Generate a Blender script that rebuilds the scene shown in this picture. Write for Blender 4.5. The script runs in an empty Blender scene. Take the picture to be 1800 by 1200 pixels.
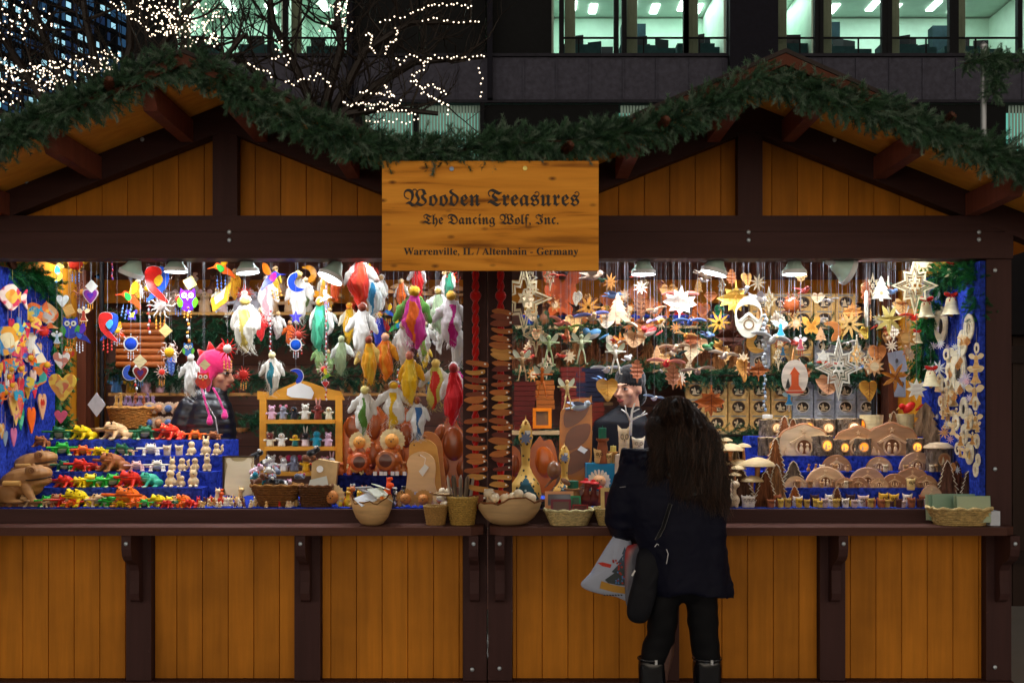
import bpy, math, random
import numpy as np
from math import radians as R, sin, cos, pi
from mathutils import Vector, Matrix, Euler, noise
from mathutils.geometry import tessellate_polygon
random.seed(7)
S=bpy.context.scene; COL=S.collection
# ---------------------------------------------------------------- camera
F=1980.0; CZ=1.6; HY=720.0; D0=6.0
cam=bpy.data.objects.new('camera',bpy.data.cameras.new('camera')); COL.objects.link(cam)
cam.location=(0,-D0,CZ); cam.rotation_euler=(R(90),0,0)
cam.data.sensor_width=36; cam.data.lens=F/1800*36; cam.data.shift_y=(HY-600)/1800; cam.data.clip_end=600; cam.data.clip_start=.05
S.camera=cam
S.render.engine='CYCLES'
# ---------------------------------------------------------------- world: night sky, a dim glow of the market lane low all round
w=bpy.data.worlds.new('World'); S.world=w; w.use_nodes=True; nt=w.node_tree; nt.nodes.clear()
def nd(nt,t,**k):
    n=nt.nodes.new(t)
    for a,b in k.items(): setattr(n,a,b)
    return n
out=nd(nt,'ShaderNodeOutputWorld'); bg=nd(nt,'ShaderNodeBackground'); bg2=nd(nt,'ShaderNodeBackground'); ad=nd(nt,'ShaderNodeAddShader')
sky=nd(nt,'ShaderNodeTexSky',sky_type='NISHITA',sun_disc=False); sky.sun_elevation=R(-3.5); sky.sun_rotation=R(200)
nt.links.new(sky.outputs[0],bg.inputs[0]); bg.inputs[1].default_value=.15
geo=nd(nt,'ShaderNodeTexCoord'); sep=nd(nt,'ShaderNodeSeparateXYZ'); nt.links.new(geo.outputs['Generated'],sep.inputs[0])
mr=nd(nt,'ShaderNodeMapRange'); mr.interpolation_type='SMOOTHSTEP'; nt.links.new(sep.outputs['Y'],mr.inputs[0])
mr.inputs[1].default_value=.3; mr.inputs[2].default_value=-1.0; mr.inputs[3].default_value=.0; mr.inputs[4].default_value=1.0
mz=nd(nt,'ShaderNodeMapRange'); mz.interpolation_type='SMOOTHSTEP'; nt.links.new(sep.outputs['Z'],mz.inputs[0])
mz.inputs[1].default_value=.55; mz.inputs[2].default_value=-.05; mz.inputs[3].default_value=.05; mz.inputs[4].default_value=1.0
mm=nd(nt,'ShaderNodeMath',operation='MULTIPLY'); nt.links.new(mr.outputs[0],mm.inputs[0]); nt.links.new(mz.outputs[0],mm.inputs[1])
ms=nd(nt,'ShaderNodeMath',operation='MULTIPLY_ADD'); ms.inputs[1].default_value=1.95; ms.inputs[2].default_value=.012; nt.links.new(mm.outputs[0],ms.inputs[0])
nt.links.new(ms.outputs[0],bg2.inputs[1]); bg2.inputs[0].default_value=(1.0,.84,.66,1)
nt.links.new(bg.outputs[0],ad.inputs[0]); nt.links.new(bg2.outputs[0],ad.inputs[1]); nt.links.new(ad.outputs[0],out.inputs[0])
# weak soft light of the lane falling on the fronts
sl=bpy.data.lights.new('night_sun','SUN'); sl.energy=.10; sl.angle=R(25); sl.color=(.75,.85,1)
so=bpy.data.objects.new('night_sun',sl); COL.objects.link(so); so.rotation_euler=(R(58),0,R(-12))
vs=S.view_settings; vs.view_transform='Standard'; vs.look='None'; vs.exposure=0; vs.gamma=1; vs.use_curve_mapping=False
cy=S.cycles; cy.use_denoising=True; cy.max_bounces=5; cy.diffuse_bounces=4; cy.glossy_bounces=2; cy.transmission_bounces=3; cy.transparent_max_bounces=6
cy.caustics_reflective=False; cy.caustics_refractive=False; cy.sample_clamp_indirect=4; cy.use_light_tree=True; cy.use_adaptive_sampling=True; cy.adaptive_threshold=.02
# ---------------------------------------------------------------- helpers
def at(px,py,Y): return Vector(((px-900)*(D0+Y)/F,Y,CZ-(py-HY)*(D0+Y)/F))
def zz(py,Y=0): return CZ-(py-HY)*(D0+Y)/F
def xx(px,Y=0): return (px-900)*(D0+Y)/F
def m_(wpx,Y=0): return wpx*(D0+Y)/F
def lin(h):
    o=[]
    for i in (0,2,4):
        c=int(h[i:i+2],16)/255; o.append(c/12.92 if c<=.04045 else ((c+.055)/1.055)**2.4)
    return tuple(o)
# kind: noise scale xyz, contrast, roughness, bump, specular
KND={'w':((1.5,1.5,9),.26,.5,.05,.25),'x':((9,1.5,1.5),.30,.42,.05,.4),'p':((3,3,3),.14,.4,.02,.3),'f':((9,9,3),.12,.95,.3,.1),
'm':((4,4,4),.1,.35,.01,.5),'g':((5,5,5),.25,.25,.02,.25),'v':((45,45,45),.75,.95,.8,.05),'b':((7,7,2.2),.75,.9,1.0,.1),'k':((14,14,30),.5,.75,.6,.2),
'l':((3,3,3),.12,.5,.03,.3),'W':((22,22,1.3),.2,.6,.12,.15),'X':((1.3,22,22),.2,.6,.12,.15),'c':((6,6,6),.3,.8,.25,.15),'s':((2,2,2),.1,.6,.1,.5),
'o':((2.5,2.5,9),.22,.2,.01,.6),'h':((40,40,4),.4,.40,.1,.45),'C':((5,5,5),.12,.62,.08,.16),'j':((5,5,5),.12,.3,.05,.55),'d':((4,4,4),.2,.45,.0,.3),'q':((2.5,2.5,2.5),.9,.35,.0,.5)}
_M={}
def M(code):
    if code in _M: return _M[code]
    k,h,*r=code.split(':'); m=bpy.data.materials.new(code.replace(':','_')); m.use_nodes=True; nt=m.node_tree; b=nt.nodes['Principled BSDF']
    c=lin(h)
    if k=='f': c=tuple(q*.80 for q in c)
    if k=='e':
        b.inputs['Base Color'].default_value=(*c,1); b.inputs['Emission Color'].default_value=(*c,1); b.inputs['Emission Strength'].default_value=float(r[0])
        if len(r)>1: m.cycles.emission_sampling='NONE'
        _M[code]=m; return m
    sc,ct,ro,bu,sp=KND[k]
    tc=nd(nt,'ShaderNodeTexCoord'); mp=nd(nt,'ShaderNodeMapping'); mp.inputs['Scale'].default_value=sc
    nt.links.new(tc.outputs['Object'],mp.inputs[0])
    oi=nd(nt,'ShaderNodeObjectInfo'); va=nd(nt,'ShaderNodeVectorMath',operation='ADD'); ml=nd(nt,'ShaderNodeMath',operation='MULTIPLY'); ml.inputs[1].default_value=17.
    nt.links.new(oi.outputs['Random'],ml.inputs[0]); nt.links.new(mp.outputs[0],va.inputs[0]); nt.links.new(ml.outputs[0],va.inputs[1])
    n=nd(nt,'ShaderNodeTexNoise'); n.inputs['Scale'].default_value=1.; n.inputs['Detail'].default_value=5; n.inputs['Roughness'].default_value=.6
    nt.links.new(va.outputs[0],n.inputs['Vector'])
    mrg=nd(nt,'ShaderNodeMapRange'); mrg.inputs[1].default_value=.3; mrg.inputs[2].default_value=.7
    nt.links.new(n.outputs[0],mrg.inputs[0])
    mx=nd(nt,'ShaderNodeMix',data_type='RGBA'); 
    lo=tuple(x*(1-ct) for x in c); hi=tuple(min(.95,x*(1+ct*.6)) for x in c)
    if k=='q' and r: hi=lin(r[0]); lo=c
    mx.inputs[6].default_value=(*lo,1); mx.inputs[7].default_value=(*hi,1); nt.links.new(mrg.outputs[0],mx.inputs[0])
    if k=='q':
        mrg.inputs[1].default_value=.47; mrg.inputs[2].default_value=.53; n.inputs['Detail'].default_value=1
    if k=='d':
        vo=nd(nt,'ShaderNodeTexVoronoi'); vo.inputs['Scale'].default_value=float(r[1]) if len(r)>1 else 2.2; nt.links.new(mp.outputs[0],vo.inputs['Vector'])
        mrg.inputs[1].default_value=.24; mrg.inputs[2].default_value=.3; nt.links.new(vo.outputs[0],mrg.inputs[0]); mx.inputs[6].default_value=(*lin(r[0]),1); mx.inputs[7].default_value=(*c,1)
    if k=='W' and r:      # board to board tone differences and soft stains
        sx=nd(nt,'ShaderNodeSeparateXYZ'); nt.links.new(tc.outputs['Object'],sx.inputs[0]); dv=nd(nt,'ShaderNodeMath',operation='DIVIDE'); dv.inputs[1].default_value=.137; nt.links.new(sx.outputs[0],dv.inputs[0])
        fl_=nd(nt,'ShaderNodeMath',operation='FLOOR'); nt.links.new(dv.outputs[0],fl_.inputs[0]); wn=nd(nt,'ShaderNodeTexWhiteNoise',noise_dimensions='1D'); nt.links.new(fl_.outputs[0],wn.inputs['W'])
        n2=nd(nt,'ShaderNodeTexNoise'); n2.inputs['Scale'].default_value=2.2; n2.inputs['Detail'].default_value=6; nt.links.new(tc.outputs['Object'],n2.inputs['Vector'])
        ad_=nd(nt,'ShaderNodeMath',operation='MULTIPLY_ADD'); ad_.inputs[1].default_value=.22; nt.links.new(wn.outputs[0],ad_.inputs[0]); nt.links.new(n2.outputs[0],ad_.inputs[2])
        m3=nd(nt,'ShaderNodeMapRange'); m3.inputs[1].default_value=.35; m3.inputs[2].default_value=.85; m3.inputs[3].default_value=.72; m3.inputs[4].default_value=1.22; nt.links.new(ad_.outputs[0],m3.inputs[0])
        vm=nd(nt,'ShaderNodeVectorMath',operation='SCALE'); nt.links.new(mx.outputs[2],vm.inputs[0]); nt.links.new(m3.outputs[0],vm.inputs['Scale']); nt.links.new(vm.outputs[0],b.inputs['Base Color'])
    elif k in 'WX':     # small chips and scuffs in the dark paint
        n2=nd(nt,'ShaderNodeTexNoise'); n2.inputs['Scale'].default_value=16; n2.inputs['Detail'].default_value=7; n2.inputs['Roughness'].default_value=.75; nt.links.new(tc.outputs['Object'],n2.inputs['Vector'])
        m3=nd(nt,'ShaderNodeMapRange'); m3.inputs[1].default_value=.66; m3.inputs[2].default_value=.72; nt.links.new(n2.outputs[0],m3.inputs[0])
        m4=nd(nt,'ShaderNodeMix',data_type='RGBA'); nt.links.new(m3.outputs[0],m4.inputs[0]); nt.links.new(mx.outputs[2],m4.inputs[6]); m4.inputs[7].default_value=(*[min(.8,q*1.9+.01) for q in c],1); nt.links.new(m4.outputs[2],b.inputs['Base Color'])
    else: nt.links.new(mx.outputs[2],b.inputs['Base Color'])
    b.inputs['Roughness'].default_value=ro; b.inputs['Specular IOR Level'].default_value=sp
    if k=='m': b.inputs['Metallic'].default_value=.55
    if k=='g':
        b.inputs['Coat Weight'].default_value=.0
    if k=='f': b.inputs['Sheen Weight'].default_value=.4
    if k=='v': b.inputs['Sheen Weight'].default_value=.25; b.inputs['Sheen Tint'].default_value=(*c,1)
    if k=='h': b.inputs['Anisotropic'].default_value=.5
    if bu:
        bp=nd(nt,'ShaderNodeBump'); bp.inputs['Strength'].default_value=min(1,bu*1.2); bp.inputs['Distance'].default_value=.02 if k not in 'WXvb' else .004
        if k=='b': bp.inputs['Distance'].default_value=.05
        nt.links.new(n.outputs[0],bp.inputs['Height']); nt.links.new(bp.outputs[0],b.inputs['Normal'])
    _M[code]=m; return m
class MB:
    def __init__(s): s.v=[];s.f=[];s.i=[];s.c=0
    def add(s,vs,fs,mx=None):
        n=len(s.v)
        s.v+= [tuple(mx@Vector(v)) for v in vs] if mx is not None else [tuple(v) for v in vs]
        s.f+= [tuple(n+a for a in f) for f in fs]; s.i+=[s.c]*len(fs); return s
    def box(s,c,d,rot=None):
        x,y,z=[a/2 for a in d]; vs=[(i,j,k) for i in(-x,x) for j in(-y,y) for k in(-z,z)]
        m=Matrix.Translation(c)@(Euler(rot).to_matrix().to_4x4() if rot else Matrix())
        return s.add(vs,[(0,1,3,2),(4,6,7,5),(0,4,5,1),(2,3,7,6),(0,2,6,4),(1,5,7,3)],m)
    def ell(s,c,r,rot=None,u=12,v=8):
        if not hasattr(r,'__len__'): r=(r,r,r)
        vs=[(0,0,-r[2])]; fs=[]
        for j in range(1,v):
            t=-pi/2+pi*j/v
            for i in range(u): a=2*pi*i/u; vs.append((r[0]*cos(t)*cos(a),r[1]*cos(t)*sin(a),r[2]*sin(t)))
        vs.append((0,0,r[2])); T=len(vs)-1
        for i in range(u):
            k=(i+1)%u; fs.append((0,1+k,1+i)); fs.append((T,1+(v-2)*u+i,1+(v-2)*u+k))
            for j in range(v-2): a=1+j*u; fs.append((a+i,a+k,a+u+k,a+u+i))
        m=Matrix.Translation(c)@(Euler(rot).to_matrix().to_4x4() if rot else Matrix())
        return s.add(vs,fs,m)
    def tube(s,pts,r,n=6,cap=True,sq=1):
        pts=[Vector(p) for p in pts]; L=len(pts)
        rr=[r]*L if not hasattr(r,'__len__') else r; vs=[];fs=[]; up=None
        for i,p in enumerate(pts):
            t=(pts[min(i+1,L-1)]-pts[max(i-1,0)]); t=t.normalized() if t.length>1e-9 else Vector((0,0,1))
            if up is None: up=Vector((0,1,0)) if abs(t.y)<.9 else Vector((1,0,0))
            a=t.cross(up).normalized(); b=a.cross(t).normalized(); up=b
            for k in range(n): q=2*pi*k/n; vs.append(p+rr[i]*(a*cos(q)+b*sin(q)*sq))
        for i in range(L-1):
            for k in range(n): j=(k+1)%n; fs.append((i*n+k,i*n+j,(i+1)*n+j,(i+1)*n+k))
        if cap: fs.append(tuple(range(n))[::-1]); fs.append(tuple((L-1)*n+k for k in range(n)))
        return s.add(vs,fs)
    def cap(s,a,b,r0,r1,n=10):  # rounded tapered limb
        s.tube([a,b],[r0,r1],n); s.ell(a,r0,u=n,v=6); s.ell(b,r1,u=n,v=6); return s
    def lathe(s,prof,n=20,c=(0,0,0),sx=1,sy=1,rot=None,cap=True):
        vs=[];fs=[];L=len(prof)
        for r,z in prof:
            for k in range(n): a=2*pi*k/n; vs.append((r*cos(a)*sx,r*sin(a)*sy,z))
        for i in range(L-1):
            for k in range(n): j=(k+1)%n; fs.append((i*n+k,i*n+j,(i+1)*n+j,(i+1)*n+k))
        if cap: fs.append(tuple(range(n))[::-1]); fs.append(tuple((L-1)*n+k for k in range(n)))
        m=Matrix.Translation(c)@(Euler(rot).to_matrix().to_4x4() if rot else Matrix())
        return s.add(vs,fs,m)
    def plate(s,loops,t,y0=0,mx=None,bev=0):
        if not hasattr(loops[0][0],'__len__'): loops=[loops]
        tri=tessellate_polygon([[Vector((a,b,0)) for a,b in l] for l in loops])
        fl=[p for l in loops for p in l]; n=len(fl)
        vs=[(a,y0-t/2,b) for a,b in fl]+[(a,y0+t/2,b) for a,b in fl]
        fs=[]
        for q in tri:
            a,b,c=[fl[i] for i in q]; ar=(b[0]-a[0])*(c[1]-a[1])-(c[0]-a[0])*(b[1]-a[1])
            if ar<0: q=q[::-1]
            fs.append(tuple(q)); fs.append(tuple(n+i for i in q[::-1]))
        o=0
        for li,l in enumerate(loops):
            k=len(l); A=sum(l[i][0]*l[(i+1)%k][1]-l[(i+1)%k][0]*l[i][1] for i in range(k))
            for i in range(k):
                j=(i+1)%k; q=(o+i,n+o+i,n+o+j,o+j)
                if (A>0)==(li==0): q=q[::-1] if False else (o+j,o+i,n+o+i,n+o+j)
                fs.append(q)
            o+=k
        return s.add(vs,fs,mx)
    def mesh(s,name,mats,smooth=False,ang=None):
        me=bpy.data.meshes.new(name); me.from_pydata(s.v,[],s.f)
        for c in ([mats] if isinstance(mats,str) else mats): me.materials.append(M(c))
        me.polygons.foreach_set('material_index',s.i)
        if smooth: me.polygons.foreach_set('use_smooth',[True]*len(s.f))
        me.update()
        if smooth and ang: me.set_sharp_from_angle(angle=R(ang))
        return me
TMP=bpy.data.scenes.new('workbench')
def sculpt(mb,name,mats,vox=.03,it=3,disp=None,paint=None):
    me=mb.mesh(name,mats); o=bpy.data.objects.new('tmp',me); TMP.collection.objects.link(o)
    m=o.modifiers.new('r','REMESH'); m.mode='VOXEL'; m.voxel_size=vox
    if it: m=o.modifiers.new('s','SMOOTH'); m.iterations=it; m.factor=.5
    vl=TMP.view_layers[0]; vl.update(); dg=vl.depsgraph; r=bpy.data.meshes.new_from_object(o.evaluated_get(dg)); r.name=name
    bpy.data.objects.remove(o); bpy.data.meshes.remove(me)
    r.materials.clear()
    for c in ([mats] if isinstance(mats,str) else mats): r.materials.append(M(c))
    if disp:
        nv=len(r.vertices); co=np.empty(nv*3); r.vertices.foreach_get('co',co); co=co.reshape(-1,3)
        no=np.array([v.normal[:] for v in r.vertices])
        d=np.array([disp(Vector(p)) for p in co]); co+=no*d[:,None]; r.vertices.foreach_set('co',co.ravel()); r.update()
    if paint:
        r.polygons.foreach_set('material_index',[paint(p.center) for p in r.polygons])
    else: r.polygons.foreach_set('material_index',[0]*len(r.polygons))
    r.polygons.foreach_set('use_smooth',[True]*len(r.polygons)); return r
REG=[]
def ob(name,me,parent=None,loc=None,rot=None,s=None):
    o=bpy.data.objects.new(name,me); COL.objects.link(o)
    if loc is not None: o.location=loc
    if rot is not None: o.rotation_euler=rot
    if s is not None: o.scale=(s,s,s) if not hasattr(s,'__len__') else s
    if parent: o.parent=parent
    return o
def reg(o,desc,cat,place='',group=None,key=None):
    o['category']=cat
    if group: o['group']=group
    REG.append((o,desc,place,key if key is not None else o.location.x)); return o
def struct(name,me,loc=None): o=ob(name,me,None,loc); o['kind']='structure'; return o
def thing(name,desc,cat,parts,loc=(0,0,0),rot=None,s=None,place='',group=None):
    """parts: [(part name, mesh, [sub-parts])]; one nameless part = the thing is that mesh"""
    if len(parts)==1 and parts[0][0] is None: o=ob(name,parts[0][1],None,loc,rot,s)
    else:
        o=ob(name,None,None,loc,rot,s)
        for p in parts:
            c=ob(p[0],p[1],o)
            for q in (p[2] if len(p)>2 else []): ob(q[0],q[1],c)
    return reg(o,desc,cat,place,group)
# ---------------------------------------------------------------- ground
g=MB(); g.add([(-150,-40,0),(150,-40,0),(150,300,0),(-150,300,0)],[(0,1,2,3)]); struct('ground',g.mesh('ground','s:B0ACA4'))
DARK='W:442C2A'; DARKX='X:442C2A'; ORA='W:C07820:p'; 
def planks(x0,x1,zf0,zf1,y,t=.02,pw=.137,off=0,axis='x'):
    """tongue-and-groove boards with a groove between; zf0/zf1 give bottom and top for an x"""
    b=MB(); k=math.floor((x0-off)/pw); 
    while off+k*pw<x1-1e-4:
        a=max(x0,off+k*pw); e=min(x1,off+(k+1)*pw); k+=1
        if e-a<.004: continue
        g=.0025; q=[(a,y+t*.5),(a+g,y),(e-g,y),(e,y+t*.5)]
        n=len(b.v)
        cut=[a]+([c for c in KINK if a<c<e])+[e]
        for i in range(3):
            (xa,ya),(xb,yb)=q[i],q[i+1]
            mids=[c for c in KINK if xa<c<xb]; pts=[(xa,ya)]+[(c,ya) for c in mids]+[(xb,yb)]
            for (p,yy),(r_,y2) in zip(pts,pts[1:]):
                v=[(p,yy,zf0(p)),(r_,y2,zf0(r_)),(r_,y2,zf1(r_)),(p,yy,zf1(p))]
                if axis=='y': v=[(c[1],c[0],c[2]) for c in v]
                b.add(v,[(0,1,2,3)])
    return b
KINK=[]
def ring(b,pts,y0,y1):  # prism from xz polygon
    b.plate(pts,y1-y0,(y0+y1)/2)
    return b
def stall(name,desc,xa,xl,xr,posts,low,purl,bolts,counter,rl,rr,walls):
    root=ob(name,None,None,(xa,0,0)); reg(root,desc,'market stall')
    def P(n,b,mat,smooth=False):
        me=b.mesh(n,mat,smooth); me.transform(Matrix.Translation((-xa,0,0))); return ob(n,me,root)
    ap=3.215; sl=.40
    zt=lambda x: ap-sl*abs(x-xa)
    for (a,b_) in posts:
        b=MB(); b.box(((a+b_)/2,.02,1.21),(b_-a,.12,2.42-.03)); P('post',b,DARK)
    for (a,b_) in low:
        b=MB(); b.box(((a+b_)/2,.0,.47),(b_-a,.08,.93)); P('post',b,DARK)
    z0,z1,z2=zz(457),zz(411),zz(382)
    b=MB(); b.box(((xl+xr)/2,.012,(z0+z1)/2),(xr-xl,.15,z1-z0-.002)); P('beam',b,DARKX)
    b=MB(); b.box(((xl+xr)/2,.016,(z1+z2)/2),(xr-xl,.15,z2-z1-.002)); P('beam',b,DARKX)
    b=MB(); b.box(((xl+xr)/2,1.84,2.42),(xr-xl-.1,.06,.16)); P('beam',b,'X:C07A1E')
    # gable boards
    global KINK; KINK=[xa]
    P('gable_panel',planks(xl,xr,lambda x:z2-.01,lambda x:max(z2,zt(x)-.05),.045,off=xa),ORA)
    b=MB(); b.box((xa,-.02,(z2+ap-.1)/2),(.13,.07,ap-.1-z2)); P('gable_post',b,DARK)
    KINK=[]
    for s in (-1,1):
        e=xl-.35 if s<0 else xr+.35
        if s<0 and rl is not None: e=rl
        if s>0 and rr is not None: e=rr
        th=.142; pts=[(xa,zt(xa)-th),(e,zt(e)-th),(e,zt(e)-.002),(xa,zt(xa)-.002)]
        b=MB(); ring(b,pts if s>0 else pts[::-1],-.062,.03); P('rafter',b,'X:442C2A')
        # roof slab, front edge leans forward at the ridge
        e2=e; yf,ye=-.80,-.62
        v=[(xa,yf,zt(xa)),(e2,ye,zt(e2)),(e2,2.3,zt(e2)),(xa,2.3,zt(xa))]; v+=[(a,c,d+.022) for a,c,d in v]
        b=MB(); b.add(v,[(0,3,2,1),(4,5,6,7),(0,1,5,4),(1,2,6,5),(2,3,7,6),(3,0,4,7)]); P('roof',b,'X:FFAA40')  # roof tone lightened to stand in for light thrown up from below
        b=MB(); v=[(xa,yf-.03,zt(xa)+.024),(e2,ye-.03,zt(e2)+.024),(e2,2.32,zt(e2)+.024),(xa,2.32,zt(xa)+.024)]; v+=[(a,c,d+.02) for a,c,d in v]
        b.add(v,[(0,3,2,1),(4,5,6,7),(0,1,5,4),(1,2,6,5),(2,3,7,6),(3,0,4,7)]); P('roofing',b,'c:3B3432')
        b=MB(); v=[(xa,yf-.025,zt(xa)-.03),(e2,ye-.025,zt(e2)-.03),(e2,ye-.002,zt(e2)-.03),(xa,yf-.002,zt(xa)-.03)]; v+=[(a,c,d+.052) for a,c,d in v]
        b.add(v,[(0,3,2,1),(4,5,6,7),(0,1,5,4),(1,2,6,5),(2,3,7,6),(3,0,4,7)]); P('bargeboard',b,'X:5A3020')
        for o in purl:
            x=xa+s*o
            if (rl is not None and x<rl+.1) or (rr is not None and x>rr-.1): continue
            b=MB(); t=zt(x)-.002; fy=-.74+.09*o
            pr=[(fy,t-.05),(fy+.06,t-.12),(-.064,t-.125),(-.064,t-.01),(fy,t-.01)]
            h=.033; vs=[(x-h,a,c) for a,c in pr]+[(x+h,a,c) for a,c in pr]; n=len(pr)
            dz=sl*h; vs=[(a,y,c-(abs(a-xa)-abs(x-xa))*0) for a,y,c in vs]
            fs=[tuple(range(n)),tuple(range(n,2*n))[::-1]]+[(i,n+i,n+(i+1)%n,(i+1)%n) for i in range(n)]
            b.add(vs,fs); P('purlin',b,'W:7A4434')
    # counter
    c0,c1=counter
    b=MB(); v=[(c0,0.0),(c0,-.19),(c0+.06,-.25),(c1-.06,-.25),(c1,-.19),(c1,0)]; n=len(v)
    vs=[(x,y,.958) for x,y in v]+[(x,y,1.0) for x,y in v]
    fs=[tuple(range(n))[::-1],tuple(range(n,2*n))]+[(i,(i+1)%n,n+(i+1)%n,n+i) for i in range(n)]
    b.add(vs,fs[0:2]+[f for f in fs[2:]]); P('counter',b,'X:55352C')
    b=MB(); b.box(((xl+xr)/2,.0,1.037),(xr-xl-.29,.055,.07)); P('counter_rail',b,DARKX)
    b=MB(); b.box(((xl+xr)/2,.50,1.055),(xr-xl-.12,.94,.03)); P('display_deck',b,DARKX)
    b=MB(); b.box(((xl+xr)/2,-.012,.09),(xr-xl-.004,.12,.16)); P('base_beam',b,DARKX)
    xs=sorted([p for q in posts+low for p in q])
    for i in range(1,len(xs)-1,2):
        if xs[i+1]-xs[i]>.3: P('front_panel',planks(xs[i]+.002,xs[i+1]-.002,lambda x:.165,lambda x:.955,.012,off=xa),ORA)
    for (a,b_) in posts+low:   # shaped brackets under the counter
        cx=(a+b_)/2; b=MB()
        pr=[(-.045,.955),(-.235,.955),(-.235,.885),(-.225,.85),(-.20,.825),(-.165,.81),(-.125,.79),(-.105,.76),(-.105,.70),(-.112,.64),(-.10,.605),(-.075,.59),(-.045,.59)]
        h=.024; vs=[(cx-h,y,z) for y,z in pr]+[(cx+h,y,z) for y,z in pr]; n=len(pr)
        b.add(vs,[tuple(range(n)),tuple(range(n,2*n))[::-1]]+[(i,n+i,n+(i+1)%n,(i+1)%n) for i in range(n)][::1]); k=P('bracket',b,'W:442C2A')
        b=MB(); b.ell((cx,-.236,.915),(.011,.006,.011),u=10,v=6); me=b.mesh('bolt','m:B9C4CC',True); me.transform(Matrix.Translation((-xa,0,0))); ob('bolt',me,k)
    for px,py,yy in bolts:
        b=MB(); p=at(px,py,yy); b.ell(p,(.012,.006,.012),u=10,v=6); P('bolt',b,'m:B9C4CC',True)
    # inside
    wl,wr=walls
    b=MB(); b.box(((xl+xr)/2,1.0,.16),(xr-xl-.12,1.9,.03)); P('floor',b,'X:4A3A30')
    for x,f in ((wl,1),(wr,-1)):
        if x is None: continue
        p=planks(.09,1.88,lambda y:.2,lambda y:2.5,x,t=-.02 if f>0 else .02,axis='y',off=.02); P('side_wall',p,'W:C4801C')
        b=MB(); b.box((x+.035*f,1.42,1.36),(.06,.15,2.3)); P('post',b,'W:5A3020')
        b=MB(); b.box((x-.03*f,.95,1.6),(.02,1.9,3.0)); P('side_wall',b,'W:5A3020') if False else None
    b=MB(); k=0; z=.2
    while z<3.1:
        hw=(xr-xl)/2; hgt=.143; 
        w_=min(hw-.03,(ap-(z+hgt))/sl) if z+hgt>2.66 else hw-.03
        if w_>.1: b.box(((xl+xr)/2,1.9,z+hgt/2),(2*w_,.02,hgt-.004))
        z+=hgt
    P('back_wall',b,'X:6B4A3E')
    return root
xm=xx(857)
PW=xx(900)-xx(857)
S1=stall('market_stall','orange boarded wooden market stall selling felt angels, glass suns and croaking frogs',xx(400),xx(-57),xm-.002,
 [(xx(-57),xx(-14)),(xx(814.5),xm-.004)],[(xx(226),xx(270)),(xx(520),xx(565))],(.197,.68,1.165),
 [(403,408,-.066),(403,422,-.069),(250,245,-.066),(46,319,-.066),(831,408,-.066),(830,1176,-.045),(833,480,-.045)],(xx(-80),xx(853)-.006),None,xm-.002,(xx(-38),None))
S2=stall('market_stall','orange boarded wooden market stall selling carved wooden stars, nativity arches and owls',xx(1315),xm+.002,xx(1772),
 [(xm+.004,xx(900)),(xx(1728),xx(1772))],[(xx(1148),xx(1192)),(xx(1438),xx(1482))],(.197,.68,1.165),
 [(1316,408,-.066),(1316,422,-.069),(1467,246,-.066),(1721,408,-.066),(1721,421,-.069),(1749,475,-.045),(1749,824,-.045),(1749,1172,-.045),(878,1174,-.045),(878,480,-.045)],(xx(860)+.006,xx(1790,-.25)),xm+.002,None,(None,xx(1732)))
# ---------------------------------------------------------------- sign board
b=MB(); SGY=-.80
x0,x1,z0,z1=xx(672,SGY),xx(1052,SGY),zz(476,SGY),zz(284,SGY)
b.box(((x1-x0)/2,0,0),(x1-x0,.022,z1-z0)); b2=b.mesh('board','X:C8842E'); b2.transform(Matrix.Translation((-(x1-x0)/2,0,0)))
sg=ob('shop_sign',None,None,((x0+x1)/2,SGY,(z0+z1)/2)); reg(sg,'varnished pine name board with black lettering hung between the two gables','sign'); ob('board',b2,sg)
# richer grain for the board
m=bpy.data.materials.new('pine_board'); m.use_nodes=True; nt=m.node_tree; bs=nt.nodes['Principled BSDF']
tc=nd(nt,'ShaderNodeTexCoord'); mp=nd(nt,'ShaderNodeMapping'); mp.inputs['Scale'].default_value=(.9,9,12); nt.links.new(tc.outputs['Object'],mp.inputs[0])
n1=nd(nt,'ShaderNodeTexNoise'); n1.inputs['Scale'].default_value=1.6; n1.inputs['Detail'].default_value=7; n1.inputs['Distortion'].default_value=.5; nt.links.new(mp.outputs[0],n1.inputs['Vector'])
cr=nd(nt,'ShaderNodeValToRGB'); nt.links.new(n1.outputs[0],cr.inputs[0]); e=cr.color_ramp.elements
e[0].position=.30; e[0].color=(*lin('8A5010'),1); e[1].position=.62; e[1].color=(*lin('F2A236'),1); k=e.new(.44); k.color=(*lin('DE8E28'),1)
vo=nd(nt,'ShaderNodeTexVoronoi'); mp2=nd(nt,'ShaderNodeMapping'); mp2.inputs['Scale'].default_value=(1.7,1,3.3); nt.links.new(tc.outputs['Object'],mp2.inputs[0]); nt.links.new(mp2.outputs[0],vo.inputs[0])
mr2=nd(nt,'ShaderNodeMapRange'); mr2.inputs[1].default_value=.03; mr2.inputs[2].default_value=.2; nt.links.new(vo.outputs[0],mr2.inputs[0])
mx=nd(nt,'ShaderNodeMix',data_type='RGBA'); mx.inputs[6].default_value=(*lin('6B3F18'),1); nt.links.new(mr2.outputs[0],mx.inputs[0]); nt.links.new(cr.outputs[0],mx.inputs[7]); nt.links.new(mx.outputs[2],bs.inputs['Base Color'])
bs.inputs['Roughness'].default_value=.55; bs.inputs['Specular IOR Level'].default_value=.15; b2.materials[0]=m
def bf(s,A,a): return ''.join(chr(A+ord(k)-65) if 'A'<=k<='Z' else chr(a+ord(k)-97) if 'a'<=k<='z' else k for k in s)
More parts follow.
